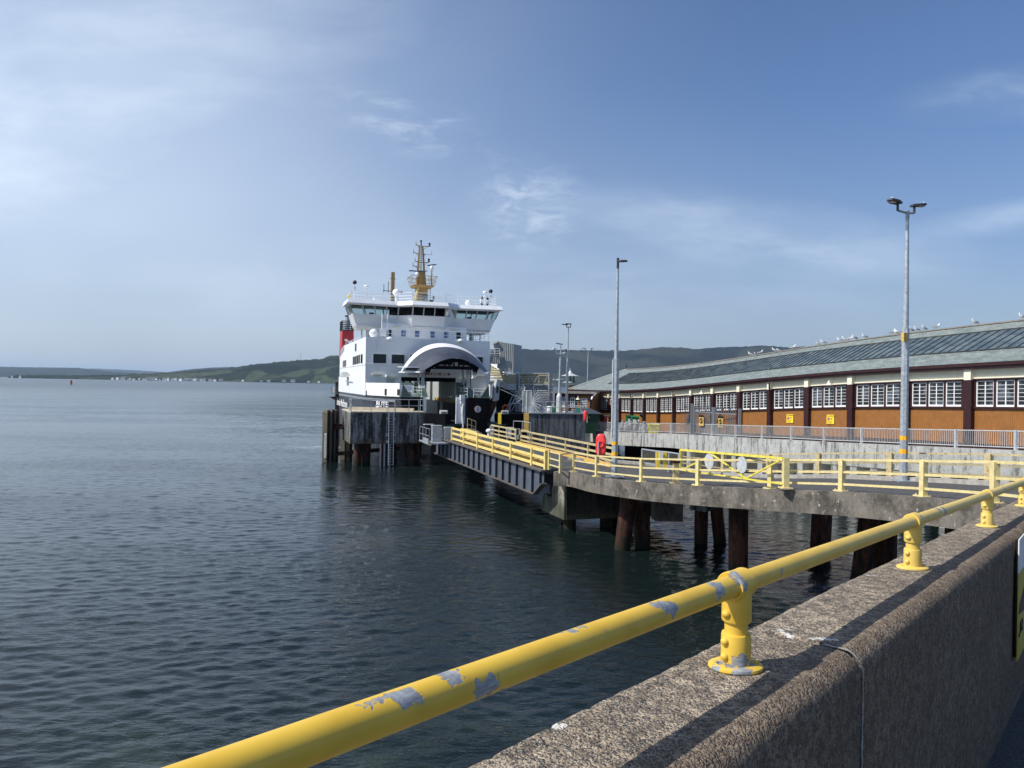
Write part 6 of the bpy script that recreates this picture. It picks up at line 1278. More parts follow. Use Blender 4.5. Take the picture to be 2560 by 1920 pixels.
for k, q in enumerate(uvs): ul.data[k].uv = q
for v_ in me.vertices: v_.co = WM[st.name].inverted() @ v_.co
me.materials.append(MATS['slate_green']); o = link(bpy.data.objects.new('roof', me)); o.parent = st; WM[o.name] = WM[st.name]; roof = o
m_ = MB()      # ridge tile + hip flashing
for i in range(NR): m_.bar(RP(i, 0, 1, .03), RP(i+1, 0, 1, .03), .3, .09)
m_.build('ridge_tiles', 'roof_felt', roof)
m_ = MB(); m_.bar(RP(NR, 0, 1, .05), pe+Vector((0, 0, .08)), .22, .1); m_.build('hip_flashing', 'galv_light', roof)
p = RP(NR, 0, 1); m_ = MB(); m_.lathe(p, [(.12, 0), (.05, .3), (.13, .45), (.03, .6), (.01, 1.1)], 8); m_.build('finial', 'black', roof)
m_ = MB()
for i in range(NBP-4):
    for q in range(2): m_.quad(RP(i, q/2, .288, .05), RP(i, (q+1)/2, .288, .05), RP(i, (q+1)/2, .767, .05), RP(i, q/2, .767, .05))
sk = m_.build('roof_glazing', 'glazing', st)
m_ = MB()
for i in range(NBP-4):
    for k in range(7): u_ = k/7; m_.bar(RP(i, u_, .275, .075), RP(i, u_, .772, .075), .075, .05)
    m_.bar(RP(i, 0, .284, .06), RP(i, 1, .284, .06), .08, .06); m_.bar(RP(i, 0, .772, .07), RP(i, 1, .772, .07), .12, .06)
m_.build('glazing_bars', 'roof_bar', sk)
# wall lamps on frieze
for i, u_ in ((4, .45), (8, .45)):
    p = FB(i, u_, 4.75, .15); m_ = MB(); m_.tube(p, p+Vector((0, 0, -.2))+nrm[i]*.15, .03); m_.lathe(p+Vector((0, 0, -.5))+nrm[i]*.2, [(.26, 0), (.2, .08), (.09, .2), (.05, .36)], 12); m_.build('wall_lamp', 'cream', st)
# no parking signs
def sign_on(i, u_, hh, ww, h0, label):
    p = FB(i, u_, h0, .04); tdir = (FB(i, 1, 0)-FB(i, 0, 0)); tdir.normalize(); nn = nrm[i]; xd = tdir if tdir.cross(Vector((0, 0, 1))).dot(nn) > 0 else -tdir
    up = Vector((0, 0, 1)); t = thing('no_parking_sign', p, label, 'sign', 'yellow no parking signs on the station wall'); m_ = MB(); m_.hexa([p-xd*ww/2, p+xd*ww/2, p+xd*ww/2+nn*.02, p-xd*ww/2+nn*.02], [q+up*hh for q in (p-xd*ww/2, p+xd*ww/2, p+xd*ww/2+nn*.02, p-xd*ww/2+nn*.02)]); m_.build('plate', 'sign_yellow', t)
    L0 = p-xd*ww/2+nn*.026
    text('NO PARKING', hh*.17, 'black', t, L0+xd*ww*.08+up*hh*.80, xd, up, squash=ww/hh*.92); text('At any', hh*.14, 'black', t, L0+xd*ww*.5+up*hh*.58, xd, up, squash=.9); text('time', hh*.14, 'black', t, L0+xd*ww*.56+up*hh*.42, xd, up, squash=.9)
    text('Please keep this area', hh*.095, 'black', t, L0+xd*ww*.06+up*hh*.22, xd, up, squash=.95); text('clear at all times', hh*.095, 'black', t, L0+xd*ww*.16+up*hh*.09, xd, up, squash=.95)
    c_ = L0+xd*ww*.27+up*hh*.55; m_ = MB(); k = [c_+xd*math.cos(a_)*hh*.17+up*math.sin(a_)*hh*.17 for a_ in np.linspace(0, 2*math.pi, 21)[:-1]]; m_.prism(k, nn*.01); m_.build('symbol_ring', 'orange_red', t)
    m_ = MB(); k = [c_+nn*.011+xd*math.cos(a_)*hh*.135+up*math.sin(a_)*hh*.135 for a_ in np.linspace(0, 2*math.pi, 21)[:-1]]; m_.prism(k, nn*.01); m_.build('symbol_face', 'purple', t)
    m_ = MB(); m_.bar(c_+nn*.026-xd*hh*.1-up*hh*.1, c_+nn*.026+xd*hh*.1+up*hh*.1, hh*.035, .008, up=nn); m_.build('symbol_bar', 'orange_red', t)
def bay_of(px, py_):
    best = None
    for i in range(NBP-1):
        for k in range(40):
            p = FB(i, k/40, 1.4, .04); x = 1280+FPX*p.x/p.y
            if best is None or abs(x-px) < best[0]: best = (abs(x-px), i, k/40, p)
    _, i, u_, p = best; q = onpl(px, py_, p, nrm[i]); return i, u_, q.z-FB(i, u_, 0, 0).z
for px, yt, yb, l in ((1977, 1036, 1057.5, 'yellow no parking sign on the orange boards, the farther and narrower-looking of the two'), (2078.5, 1037, 1060, 'yellow no parking sign on the orange boards, nearer the tall lamp post')):
    i, u_, h0 = bay_of(px, yb); _, _, h1 = bay_of(px, yt); sign_on(i, u_, h1-h0, (h1-h0)*1.12, h0, l)
# ---- gulls on the ridge
def make_gull():
    t = thing('seagull', (0, 0, 0), '', 'gull')
    m_ = MB(); prof = [(.01, -.30), (.03, -.24), (.055, -.14), (.085, -.02), (.095, .08), (.075, .17), (.04, .24), (.01, .27)]
    k = len(m_.v); m_.lathe((0, 0, 0), prof, 12, ax='x'); m_.v = [(x, y*.9, z+.20+x*.28) for x, y, z in m_.v]
    m_.lathe((0, 0, 0), [(.045, .23), (.05, .30), (.055, .36), (.058, .40), (.045, .445), (.01, .46)], 10); n_ = len(m_.v)-60
    m_.v[n_:] = [(x+.20+(z-.23)*.25, y, z) for x, y, z in m_.v[n_:]]
    m_.build('body', 'feather_white', t, world=False, smooth=True)
    for s in (-1, 1):
        m_ = MB(); m_.hexa([(.16, s*.085, .22), (-.05, s*.10, .14), (-.36, s*.03, .11), (-.30, s*.05, .17)], [(.14, s*.07, .30), (-.05, s*.06, .29), (-.36, s*.02, .14), (-.30, s*.03, .20)]); m_.build('wing', 'feather_grey', t, world=False, smooth=True)
        m_ = MB(); m_.tube((.02, s*.035, 0), (.0, s*.035, .13), .009, n=5); m_.box((.03, s*.035, .005), (.06, .05, .01)); m_.build('leg', 'beak_yellow', t, world=False)
    m_ = MB(); m_.tube((.28, 0, .405), (.36, 0, .385), .016, .006, 6); m_.build('beak', 'beak_yellow', t, world=False)
    return t
g0 = make_gull(); ordn = ['first', 'second', 'third', 'fourth', 'fifth', 'sixth', 'seventh', 'eighth', 'ninth', 'tenth', 'eleventh', 'twelfth', 'thirteenth', 'fourteenth', 'fifteenth', 'sixteenth', 'seventeenth', 'eighteenth', 'nineteenth', 'twentieth', 'twenty-first', 'twenty-second', 'twenty-third']
gl_ = [(2552, 799, 0), (2433, 815, 0), (2340, 822, 1), (2309, 828, 0), (2290, 832, 2), (2275, 833, 0), (2241, 841, 3), (2241.5, 833, 0), (2227, 836, 1), (2161, 849, 2), (2137, 846, 0), (2123, 846.5, 1), (2111, 848, 0), (2100, 855, 2), (2056, 857, 0), (2043, 862, 3), (1980, 868, 1), (1946, 875, 3), (1937, 872, 0), (1898, 880.5, 1), (1888, 885, 3), (1876, 884, 0)]
gl_.sort(reverse=True)
def ridge_at(px):
    best = None
    for i in range(NR):
        for k in range(30):
            p = RP(i, k/30, 1, .075); x = 1280+FPX*p.x/p.y
            if best is None or abs(x-px) < best[0]: best = (abs(x-px), p)
    return best[1]
rg = random.Random(5)
for k, (px, py, m__) in enumerate(gl_):
    p = ridge_at(px); o = g0 if k == 0 else copy_tree(g0); o.location = (p.x, p.y, p.z-.01); s = (.95, 1.0, .92, .65)[m__]; o.scale = (s, s, s); face = (math.pi if m__ != 1 else -.3)+rg.uniform(-.5, .5)
    o.rotation_euler = (0, 0, face); how = ('facing left', 'facing right', 'half turned away', 'crouching low')[m__]
    tag(o, 'white and grey gull %s on the slate ridge, %s counted from the right' % (how, ordn[k]), 'gull', 'gulls along the station roof ridge')
# ---- pagoda turret, flat roofed hut
Yt = 118; q = at(1425, 960, Yt); px_m = Yt/FPX; zt_ = lambda py: at(1425, py, Yt).z
t = thing('lookout_turret', (q.x, Yt, 2.7), 'small pagoda-roofed timber turret on the pier behind the lamp posts', 'turret')
m_ = MB(); m_.box((q.x, Yt, (zt_(962)+2.7)/2), (20*px_m, 1.3, zt_(962)-2.7)); m_.build('tower', 'hut_orange', t)
m_ = MB(); [m_.box((q.x+s*10*px_m, Yt-.62, (zt_(962)+2.7)/2), (.18, .12, zt_(962)-2.7)) for s in (-1, 1)]; m_.build('corner_board', 'maroon', t)
m_ = MB(); m_.box((q.x, Yt-.67, zt_(961)), (17*px_m, .1, .3)); m_.build('frieze_panel', 'cream', t)
m_ = MB(); m_.lathe((q.x, Yt, zt_(957)), [(21*px_m, 0), (12*px_m, .25)], 4); m_.build('lower_roof', 'slate_plain', t)
m_ = MB(); [m_.bar((q.x+sx*9*px_m, Yt+sy*.45, zt_(955)), (q.x+sx*9*px_m, Yt+sy*.45, zt_(940)), .14) for sx in (-1, .1, 1) for sy in (-1, 1)]; m_.bar((q.x-9*px_m, Yt-.45, zt_(948)), (q.x+9*px_m, Yt-.45, zt_(948)), .06); m_.build('post', 'maroon', t)
m_ = MB(); m_.lathe((q.x, Yt, zt_(940)), [(22*px_m, 0), (20*px_m, .08), (10*px_m, .28), (5*px_m, .55), (.6*px_m, .95), (.1, 1.25)], 8); m_.build('pagoda_roof', 'galv_light', t)
t = thing('flat_roofed_hut', at(1430, 1030, 95), 'low brown timber hut with flat roof and white windows at the station end', 'hut')
a = at(1388, 983, 95.5); b = at(1478, 983, 93.5); zr = a.z
m_ = MB(); m_.hexa([(a.x, a.y, PZ), (b.x, b.y, PZ), (b.x+2, b.y+7, PZ), (a.x+1, a.y+7, PZ)], [(a.x, a.y, zr), (b.x, b.y, zr), (b.x+2, b.y+7, zr), (a.x+1, a.y+7, zr)]); m_.build('boarded_wall', 'hut_boards', t)
m_ = MB(); m_.hexa([(a.x-.6, a.y-.7, zr+.003), (b.x+.5, b.y-.7, zr+.003), (b.x+2, b.y+7, zr+.003), (a.x+.5, a.y+7, zr+.003)], [(a.x-.6, a.y-.7, zr+.22), (b.x+.5, b.y-.7, zr+.22), (b.x+2, b.y+7, zr+.22), (a.x+.5, a.y+7, zr+.22)]); m_.build('flat_roof', 'roof_felt', t)
def HP(px, py, o_=.04): f = (px-1388)/90; return Vector((a.x+(b.x-a.x)*f, a.y+(b.y-a.y)*f-o_, at(px, py, a.y+(b.y-a.y)*f).z))
m_ = MB()
for px in (1389.5, 1404, 1425, 1441, 1477): m_.bar(HP(px, 984), HP(px, 1062), .28, .08, up=(0, 1, 0))
m_.bar(HP(1389, 985.5), HP(1478, 985.5), .1, .35, up=(0, 0, 1)); m_.build('maroon_frame', 'maroon', t)
def hutwin(px0, px1, y0, y1, nx, ny):
    m_ = MB(); p00, p11 = HP(px0, y1, .06), HP(px1, y0, .06); p10 = HP(px1, y1, .06); p01 = HP(px0, y0, .06); m_.quad(p00, p10, p11, p01); g = m_.build('pane', 'pane', t)
    m_ = MB(); 
    for k in range(nx+1): f = k/nx; m_.bar(p00.lerp(p10, f)+Vector((0, -.03, 0)), p01.lerp(p11, f)+Vector((0, -.03, 0)), .09 if k in (0, nx) else .05, .05, up=(0, 1, 0))
    for k in range(ny+1): f = k/ny; m_.bar(p00.lerp(p01, f)+Vector((0, -.03, 0)), p10.lerp(p11, f)+Vector((0, -.03, 0)), .05, .09 if k in (0, ny) else .05)
    m_.build('window_frame', 'sash_white', t)
hutwin(1408, 1416, 994, 1014, 2, 3); hutwin(1427, 1437, 995, 1018, 2, 3); hutwin(1453, 1468, 997, 1021, 4, 4)
q = HP(1445, 993, .3); m_ = MB(); m_.lathe(q-Vector((0, 0, .3)), [(.3, 0), (.22, .1), (.08, .25), (.12, .4), (.06, .5)], 12); m_.build('wall_lamp', 'cream', t)
q = at(1481, 992, 92.8); t = thing('floodlight', q, 'white twin floodlight camera on the corner between brown hut and station', 'floodlight'); m_ = MB(); m_.bar(q, q+Vector((-.15, -.3, -.35)), .16); m_.bar(q+Vector((.1, 0, .1)), q+Vector((.5, 0, .45)), .08); m_.build('lamp', 'dome_white', t)
# ================================================================ BINS, SACKS, GATE
def bin_(px0, px1, ytop, Y, z0, label, mt_='green_bin', wheels=True, lid='green_bin', logo=0):
    a = at(px0, ytop, Y); b = at(px1, ytop, Y); wd = b.x-a.x; h = a.z-z0; t = thing('wheeled_bin', ((a.x+b.x)/2, Y, z0), label, 'bin', 'green wheeled bins behind the quay railing')
    m_ = MB(); m_.box((0, 0, h*.46), (wd*.84, .8, h*.86), taper=1.12); m_.build('body', mt_, t, world=False, bevel=.03)
    m_ = MB(); m_.hexa([(-wd/2, -.5, h*.893), (wd/2, -.5, h*.893), (wd/2, .5, h*.893), (-wd/2, .5, h*.893)], [(-wd*.46, -.42, h*.95), (wd*.46, -.42, h*.95), (wd*.46, .45, h), (-wd*.46, .45, h)]); m_.build('lid', lid, t, world=False)
    for k in range(logo): m_ = MB(); x = (k-(logo-1)/2)*wd*.45; m_.box((x, -.47, h*.66), (min(.35, wd*.4), .02, .4)); m_.build('label', 'sign_white', t, world=False)
    for s in (-1, 1): m_ = MB(); m_.tube((s*wd*.36-.03, -.2, .1), (s*wd*.36+.03, -.2, .1), .1); m_.build('wheel', 'black', t, world=False)
bin_(1565, 1577.5, 1037, 90.0, 3.1, 'narrow green wheeled bin, leftmost of the three behind the quay railing', lid='dark_green_bin', logo=1)
bin_(1577.5, 1603.5, 1038.5, 89.3, 3.1, 'wide green bin with two white labels, middle of the three', logo=2)
bin_(1603.5, 1640, 1042, 88.0, 3.1, 'wide green bin propped open with black rubbish bags, rightmost of the three', logo=0)
q = at(1618, 1041, 87.6); t = thing('rubbish_bag', q, 'black rubbish bag with white tube sticking out of the rightmost green bin', 'rubbish bag'); m_ = MB(); m_.ball((q.x-.4, q.y, q.z+.1), .42, 10, (1.2, 1, .6)); m_.ball((q.x+.5, q.y, q.z-.1), .5, 10, (1.5, 1, .5)); m_.bar((q.x-.9, q.y, q.z+.2), (q.x+1.1, q.y-.2, q.z-.25), .8, .08); m_.build('bag', 'black', t); m_ = MB(); m_.tube((q.x-.1, q.y-.3, q.z+.1), (q.x+.7, q.y-.4, q.z-.2), .12); m_.build('tube', 'sign_white', t)
q0 = at(1450, 1062, 90); q1 = at(1498, 1062, 90); zl = at(1470, 1034, 90).z; zt2 = at(1470, 1021, 91).z; t = thing('rubbish_skip', ((q0.x+q1.x)/2, 90, PZ), 'large dark green skip with sloping slate-grey lid next to the dark concrete dolphin', 'skip')
m_ = MB(); m_.hexa([(q0.x+.4, 89.6, PZ), (q1.x-.4, 89.6, PZ), (q1.x-.4, 92, PZ), (q0.x+.4, 92, PZ)], [(q0.x, 89.4, zl), (q1.x, 89.4, zl), (q1.x, 92.2, zl), (q0.x, 92.2, zl)]); m_.build('body', 'dark_green_bin', t)
m_ = MB(); m_.hexa([(q0.x-.1, 89.2, zl+.003), (q1.x+.1, 89.2, zl+.003), (q1.x-.3, 92.3, zl+.003), (q0.x-.1, 92.3, zl+.003)], [(q0.x, 89.25, zl+.12), (q1.x+.05, 89.25, zl+.12), (q1.x-.9, 91.9, zt2), (q0.x-.5, 91.9, zt2)]); m_.build('lid', 'bin_lid', t)
q = at(1462, 1045.5, 89.3); text('mwa', .5, 'wood_yellow', t, (q.x-.3, 89.38, q.z), (1, 0, 0), (0, 0, 1))
t = thing('maroon_cabinet', at(1515, 1048, 96), 'maroon box with white rim by the station wall behind the skip', 'box'); a_ = at(1511, 1040, 95.5); b_ = at(1524, 1048, 95.5); m_ = MB(); m_.box(((a_.x+b_.x)/2, 95.5, a_.z/2+1.2), (b_.x-a_.x, .6, a_.z-2.4)); m_.build('body', 'funnel_red', t); m_ = MB(); m_.box(((a_.x+b_.x)/2, 95.5, a_.z+.05), (b_.x-a_.x+.1, .7, .1)); m_.build('rim', 'sign_white', t)
t = thing('yellow_barrier', at(1520, 1035, 94), 'thin yellow tube barrier in front of the maroon box', 'barrier'); P = [at(px, 1035, 94) for px in (1497, 1520, 1546)]; m_ = MB(); m_.path(P, .05); [m_.tube(p, p-Vector((0, 0, 1.6)), .05) for p in P]; m_.build('frame', 'wood_yellow', t)
q = at(1645, 1080, 80); t = thing('grit_bin', (q.x, 82.5, 3.25), 'yellow grit bin behind the grey quay railing', 'bin'); m_ = MB(); m_.box((0, 0, .55), (1.1, .7, .95), taper=1.1); m_.build('body', 'grit_yellow', t, world=False); m_ = MB(); m_.box((0, 0, 1.1), (1.25, .85, .15), taper=.85); m_.build('lid', 'grit_yellow', t, world=False)
rs = random.Random(9); sk0 = None; nsk = 0
for px0, px1, Y, yt, n_ in ((1488, 1532, 96.5, 1049, 9), (1548, 1600, 88.3, 1052.5, 9), (1600, 1646, 86.3, 1054, 6)):
    for k in range(n_):
        px = px0+(px1-px0)*(k+.5)/n_; q = at(px, yt+rs.uniform(-1, 9), Y); z0 = 2.95
        if sk0 is None:
            sk0 = thing('scrap_sack', (0, 0, 0), '', 'sack'); m_ = MB(); m_.ball((0, 0, .5), .5, 12, (1, .9, 1.02)); m_.ball((.1, 0, 1.02), .2, 8, (1.3, 1, .7)); m_.v = [(x*(1+.12*mnoise.noise(Vector((x*4, y*4, z*4)))), y, z*(1+.08*mnoise.noise(Vector((x*5, y*5, z*5+3))))) for x, y, z in m_.v]; m_.build('sack', 'sack_white', sk0, world=False); o = sk0
        else: o = copy_tree(sk0)
        h = max(.8, q.z-z0); o.location = (q.x, Y+rs.uniform(-.2, .2), z0); o.scale = (.6+rs.random()*.25, .7, h/1.15); o.rotation_euler = (0, 0, rs.uniform(0, 6)); tag(o, 'lumpy pale grey sack heaped behind the quay railing near the green bins', 'sack', 'heap of pale sacks behind the quay railing')
# palisade gate with anti-climb fan
ga_ = at(1728, 1084, 74.6); gb_ = at(1852, 1084, 67.6); zg0 = FPT[9].z-.05
def GP(f, z): a = ga_.lerp(gb_, f); return Vector((a.x, a.y, z))
t = thing('palisade_gate', GP(.5, zg0), 'grey double palisade gate with warning signs between quay railing and station', 'gate')
ztg = at(1790, 1021, 71).z
for px, w_ in ((1729, .22), (1736, .2), (1785, .18), (1788.5, .18), (1849, .24)): f = (px-1728)/124; m_ = MB(); m_.bar(GP(f, zg0), GP(f, ztg+(.35 if px < 1731 else .1)), w_); m_.build('post', 'galv_dark', t)
for f0, f1 in ((.09, .45), (.51, .96)):
    m_ = MB(); [m_.bar(GP(f0, z), GP(f1, z), .06, .1) for z in (zg0+.3, ztg-.45)]; n_ = 10
    for k in range(n_): f = f0+(f1-f0)*(k+.5)/n_; m_.bar(GP(f, zg0+.1), GP(f, ztg+(.1 if k % 2 else .16)), .085, .03)
    m_.build('pale_panel', 'galv_dark', t)
for px in (1759, 1808):
    f = (px-1728)/124; p = GP(f, at(px, 1066, 71.5).z)+Vector((-.1, -.1, 0)); tt, nn = norm2(ga_, gb_); xd = Vector((tt.x, tt.y, 0)); up = Vector((0, 0, 1)); nf = Vector((-tt.y, tt.x, 0)); nf = nf if nf.dot(CAM-p) > 0 else -nf; p = p+nf*.08
    ss = thing('warning_sign', p, 'yellow pedestrian warning sign with black header on the %s leaf of the palisade gate' % ('left' if px < 1780 else 'right'), 'sign', 'warning signs on the palisade gate'); hh = .98; ww = .72; m_ = MB(); m_.hexa([p-xd*ww/2, p+xd*ww/2, p+xd*ww/2+nf*.02, p-xd*ww/2+nf*.02], [q+up*hh for q in (p-xd*ww/2, p+xd*ww/2, p+xd*ww/2+nf*.02, p-xd*ww/2+nf*.02)]); m_.build('plate', 'wood_yellow', ss)
    m_ = MB(); q = p+nf*.022+up*hh*.86; m_.hexa([q-xd*ww/2*1.1, q+xd*ww/2*1.1, q+xd*ww/2*1.1+nf*.01, q-xd*ww/2*1.1+nf*.01], [z_+up*hh*.2 for z_ in (q-xd*ww/2*1.1, q+xd*ww/2*1.1, q+xd*ww/2*1.1+nf*.01, q-xd*ww/2*1.1+nf*.01)]); m_.build('header', 'black', ss)
    c_ = p+nf*.03+up*hh*.5; m_ = MB(); m_.torus(c_, .25, .03, xd, up, 24, 6); m_.bar(c_+up*.2-xd*.0, c_-up*.02, .07); m_.bar(c_-up*.02, c_-up*.2-xd*.08, .05); m_.bar(c_-up*.02, c_-up*.2+xd*.09, .05); m_.bar(c_+up*.1-xd*.12, c_+up*.06+xd*.13, .04); m_.ball(c_+up*.19, .045, 8); m_.bar(c_-xd*.17+up*.17, c_+xd*.17-up*.17, .035); m_.build('pictogram', 'black', ss)
def fan(c, L_, n_, a0, a1, xd, label, mt_='galv_dark'):
    t = thing('anti_climb_fan', c, label, 'spiked fan', 'anti-climb spiked fans'); m_ = MB(); up = Vector((0, 0, 1))
    for k in range(n_): a = a0+(a1-a0)*k/(n_-1); l = L_*(1 if k % 2 else .85); m_.bar(c, c+xd*math.cos(a)*l+up*math.sin(a)*l, .05, .035)
    for a in np.linspace(a0, a1, 10): m_.tube(c+(xd*math.cos(a)+up*math.sin(a))*L_*.3, c+(xd*math.cos(a+(a1-a0)/9)+up*math.sin(a+(a1-a0)/9))*L_*.3, .02, n=5) if a < a1-.01 else None
    m_.build('spikes', mt_, t)
c_ = at(1724, 1049, 74.8); fan(c_, 1.55, 15, R(95), R(265), Vector((.85, .2, 0)).normalized(), 'grey half-round fan of spikes projecting from the quay railing by the palisade gate')
c_ = at(1330, 1005, 79.5); fan(c_, 1.75, 12, R(-88), R(80), Vector((.55, -.83, 0)).normalized(), 'right-hand pale spiked fan at the clear screens on the dark dolphin', 'galv_light')
c_ = at(1308, 995, 80.5); fan(c_, 1.5, 9, R(75), R(200), Vector((.55, .83, 0)).normalized(), 'left-hand pale spiked fan at the clear screens above the black beam', 'galv_light')
t = thing('clear_screen', at(1318, 1000, 79.6), 'tall translucent screens with steel frame between the two pale spiked fans', 'screen')
for px0, px1 in ((1307, 1316), (1317, 1328)): a = at(px0, 1031, 79.6); b = at(px1, 1031, 79.6); zt3 = at(px0, 977, 79.6).z; m_ = MB(); m_.quad(a, b, (b.x, b.y, zt3), (a.x, a.y, zt3)); m_.build('panel', 'hazy_screen', t); m_ = MB(); m_.path([a, (a.x, a.y, zt3), (b.x, b.y, zt3), b], .05); m_.build('frame', 'galv_light', t)
t = thing('palisade_fence', at(1345, 1000, 80), 'row of grey palisade pales on the dark dolphin beside the clear screens', 'fence'); m_ = MB(); 
for k in range(7): px = 1336+k*3.9; a = at(px, 1031, 80); m_.bar(a, (a.x, a.y, at(px, 980, 80).z), .1, .05)
a = at(1334, 1024, 80); b = at(1361, 1024, 80); m_.bar(a, b, .06, .08); m_.bar(a+Vector((0, 0, 1.6)), b+Vector((0, 0, 1.6)), .06, .08); m_.build('pales', 'galv_dark', t)
for px, col, l in ((1374, 'sign_white', 'white plastic drum on the dark dolphin behind the railing'), (1388, 'green_bin', 'small green tub on the dark dolphin left of the camera lamp post')):
    q = at(px, 1029, 79.5); t = thing('drum', (q.x, q.y, RZ), l, 'drum'); m_ = MB(); m_.lathe((0, 0, 0), [(.28, 0), (.32, .1), (.32, .6), (.26, .7)], 12); m_.build('body', col, t, world=False)
q = at(1409, 1024, 80); t = thing('hose_reel', (q.x, q.y, RZ), 'pale coiled hose between the two lamp posts on the dark dolphin', 'hose'); m_ = MB(); m_.torus((0, 0, .35), .32, .09, (1, 0, 0), (0, 0, 1), 20); m_.build('coil', 'cream', t, world=False)
q = at(1444, 1025, 80.5); t = thing('dinghy_cover', (q.x, q.y, RZ), 'turquoise green triangular cover on the dark dolphin beside the skip', 'cover'); m_ = MB(); m_.prism([(-.4, 0, 0), (.45, 0, 0), (-.1, 0, .75)], (0, .5, 0)); m_.build('cover', 'cover_green', t, world=False)
q = at(1425, 1020, 80.5); t = thing('bench_table', (q.x, q.y, RZ), 'grey metal table on the dark dolphin right of the slim lamp post', 'table'); m_ = MB(); m_.box((0, 0, .75), (1.6, .6, .08)); m_.build('top', 'galv_light', t, world=False)
for s in (-1, 1): m_ = MB(); m_.bar((s*.6, 0, 0), (s*.6, 0, .71), .06); m_.build('leg', 'galv_light', t, world=False)
# ================================================================ GANGWAY
YG = 101.0
def GZ(px, py, Y=YG): return at(px, py, Y)
t = thing('passenger_gangway', GZ(1290, 1000), 'corrugated grey passenger access gangway tower with sloping bridge beside the ferry', 'gangway')
def slab(P, dv, nm, mt_, par=t): m_ = MB(); m_.prism(P, dv); return m_.build(nm, mt_, par)
D5 = Vector((1.2, 4, 0))
slab([GZ(1243, 920), GZ(1283.5, 936), GZ(1283.5, 860), GZ(1243, 854)], D5, 'tower_cladding', 'corr_grey')
slab([GZ(1229, 861, 100.7), GZ(1243, 857, 100.7), GZ(1243, 853, 100.7), GZ(1231, 855, 100.7)], D5, 'tower_eave', 'white_paint')
slab([GZ(1236, 890, 100.9), GZ(1243, 890, 100.9), GZ(1243, 859, 100.9), GZ(1234, 860, 100.9)], D5*.4, 'cab', 'casing_grey'); slab([GZ(1238.5, 888, 100.6), GZ(1242, 888, 100.6), GZ(1242, 871, 100.6), GZ(1238.5, 871, 100.6)], (0, .1, 0), 'cab_door', 'black')
slab([GZ(1224, 909, 100.6), GZ(1249, 909, 100.6), GZ(1249, 891, 100.6), GZ(1224, 891, 100.6)], D5*.5, 'lower_cladding', 'corr_grey')
m_ = MB(); railing(m_, [GZ(1225, 890, 100.5), GZ(1249, 890, 100.5)], 1.0, 3, .035, .7); m_.build('balcony_rail', 'rail_white', t)
# sloping bridge
slab([GZ(1226, 936, 107), GZ(1268, 962, 99), GZ(1268, 937, 99), GZ(1228, 911, 107)], (1.2, 1.2, 0), 'sloping_side_upper', 'corr_h_yellow'); slab([GZ(1224, 954, 106.9), GZ(1268, 975, 98.9), GZ(1268, 960, 98.9), GZ(1226, 935, 106.9)], (1.2, 1.2, 0), 'sloping_side_lower', 'corr_h_white')
slab([GZ(1227, 912, 106.8), GZ(1268, 938, 98.8), GZ(1297, 933, 103), GZ(1246, 908, 108)], (0, .1, .14), 'sloping_roof', 'white_paint')
slab([GZ(1268, 975, 98.85), GZ(1288, 985, 102.3), GZ(1288, 934, 102.3), GZ(1268, 939, 98.85)], (.3, 1.2, 0), 'bridge_corner', 'corr_h_grey')
slab([GZ(1287, 1040, 102), GZ(1297, 1040, 102), GZ(1297, 933, 102), GZ(1287, 933, 102)], (.5, 3, 0), 'corner_stair', 'corr_h_grey')
slab([GZ(1297, 962, 102.2), GZ(1371.5, 962, 102.2), GZ(1371.5, 935, 102.2), GZ(1297, 935, 102.2)], (.8, 4, 0), 'box_upper', 'corr_h_yellow')
slab([GZ(1297, 1016, 102.1), GZ(1371.5, 1016, 102.1), GZ(1371.5, 962.3, 102.1), GZ(1297, 962.3, 102.1)], (.8, 4.1, 0), 'box_lower', 'corr_h_grey')
m_ = MB(); Yb2 = 102.0; P = lambda px, py: GZ(px, py, Yb2)
for a, b in ((P(1300, 939), P(1308, 958)), (P(1321, 939), P(1321, 959)), (P(1325, 941), P(1335, 957)), (P(1335, 957), P(1345, 939)), (P(1347, 938), P(1347, 958)), (P(1361, 957), P(1368, 940))): m_.bar(a, b, .09)
m_.build('truss', 'galv_light', t)
m_ = MB(); m_.bar(P(1296, 933.5), P(1372, 933.5), .18, .16); m_.bar(P(1297, 962), P(1372, 962), .14); m_.bar(P(1371.5, 932), P(1371.5, 1045), .2); m_.bar(P(1298, 933), P(1298, 1045), .22); m_.build('frame', 'galv_light', t)
for px in (1332, 1352): m_ = MB(); m_.bar(P(px, 1010), P(px+8, 1042), .14); m_.bar(P(px+16, 1010), P(px+8, 1042), .14); m_.build('leg_brace', 'galv', t)
for px in (1244, 1252, 1259, 1266, 1274, 1282): m_ = MB(); a = GZ(px, 960+(px-1244)*.5, 103.5); m_.bar((a.x, a.y, PZ-2), a, .28); m_.build('leg', 'bow_black', t)
m_ = MB(); a, b = GZ(1240, 1035, 106), GZ(1294, 1035, 106); zt4 = GZ(1240, 958, 106).z; m_.hexa([(a.x, 106, PZ-2), (b.x, 106, PZ-2), (b.x, 107, PZ-2), (a.x, 107, PZ-2)], [(a.x, 106, zt4), (b.x, 106, zt4-1), (b.x, 107, zt4-1), (a.x, 107, zt4)]); m_.build('void_backing', 'shaded_corr', t)  # dark sheet added to paint in the shaded void under the sloping bridge
m_ = MB(); [m_.bar(GZ(px, 1030, 100), GZ(px+22, 985, 100), .13) for px in (1262, 1270, 1278)]; m_.path([GZ(1274, 1030, 99), GZ(1274, 1016, 99), GZ(1278, 1009, 99), GZ(1300, 1009, 99), GZ(1303, 1016, 99), GZ(1303, 1030, 99)], .13); m_.build('stair_frame', 'galv_light', t)
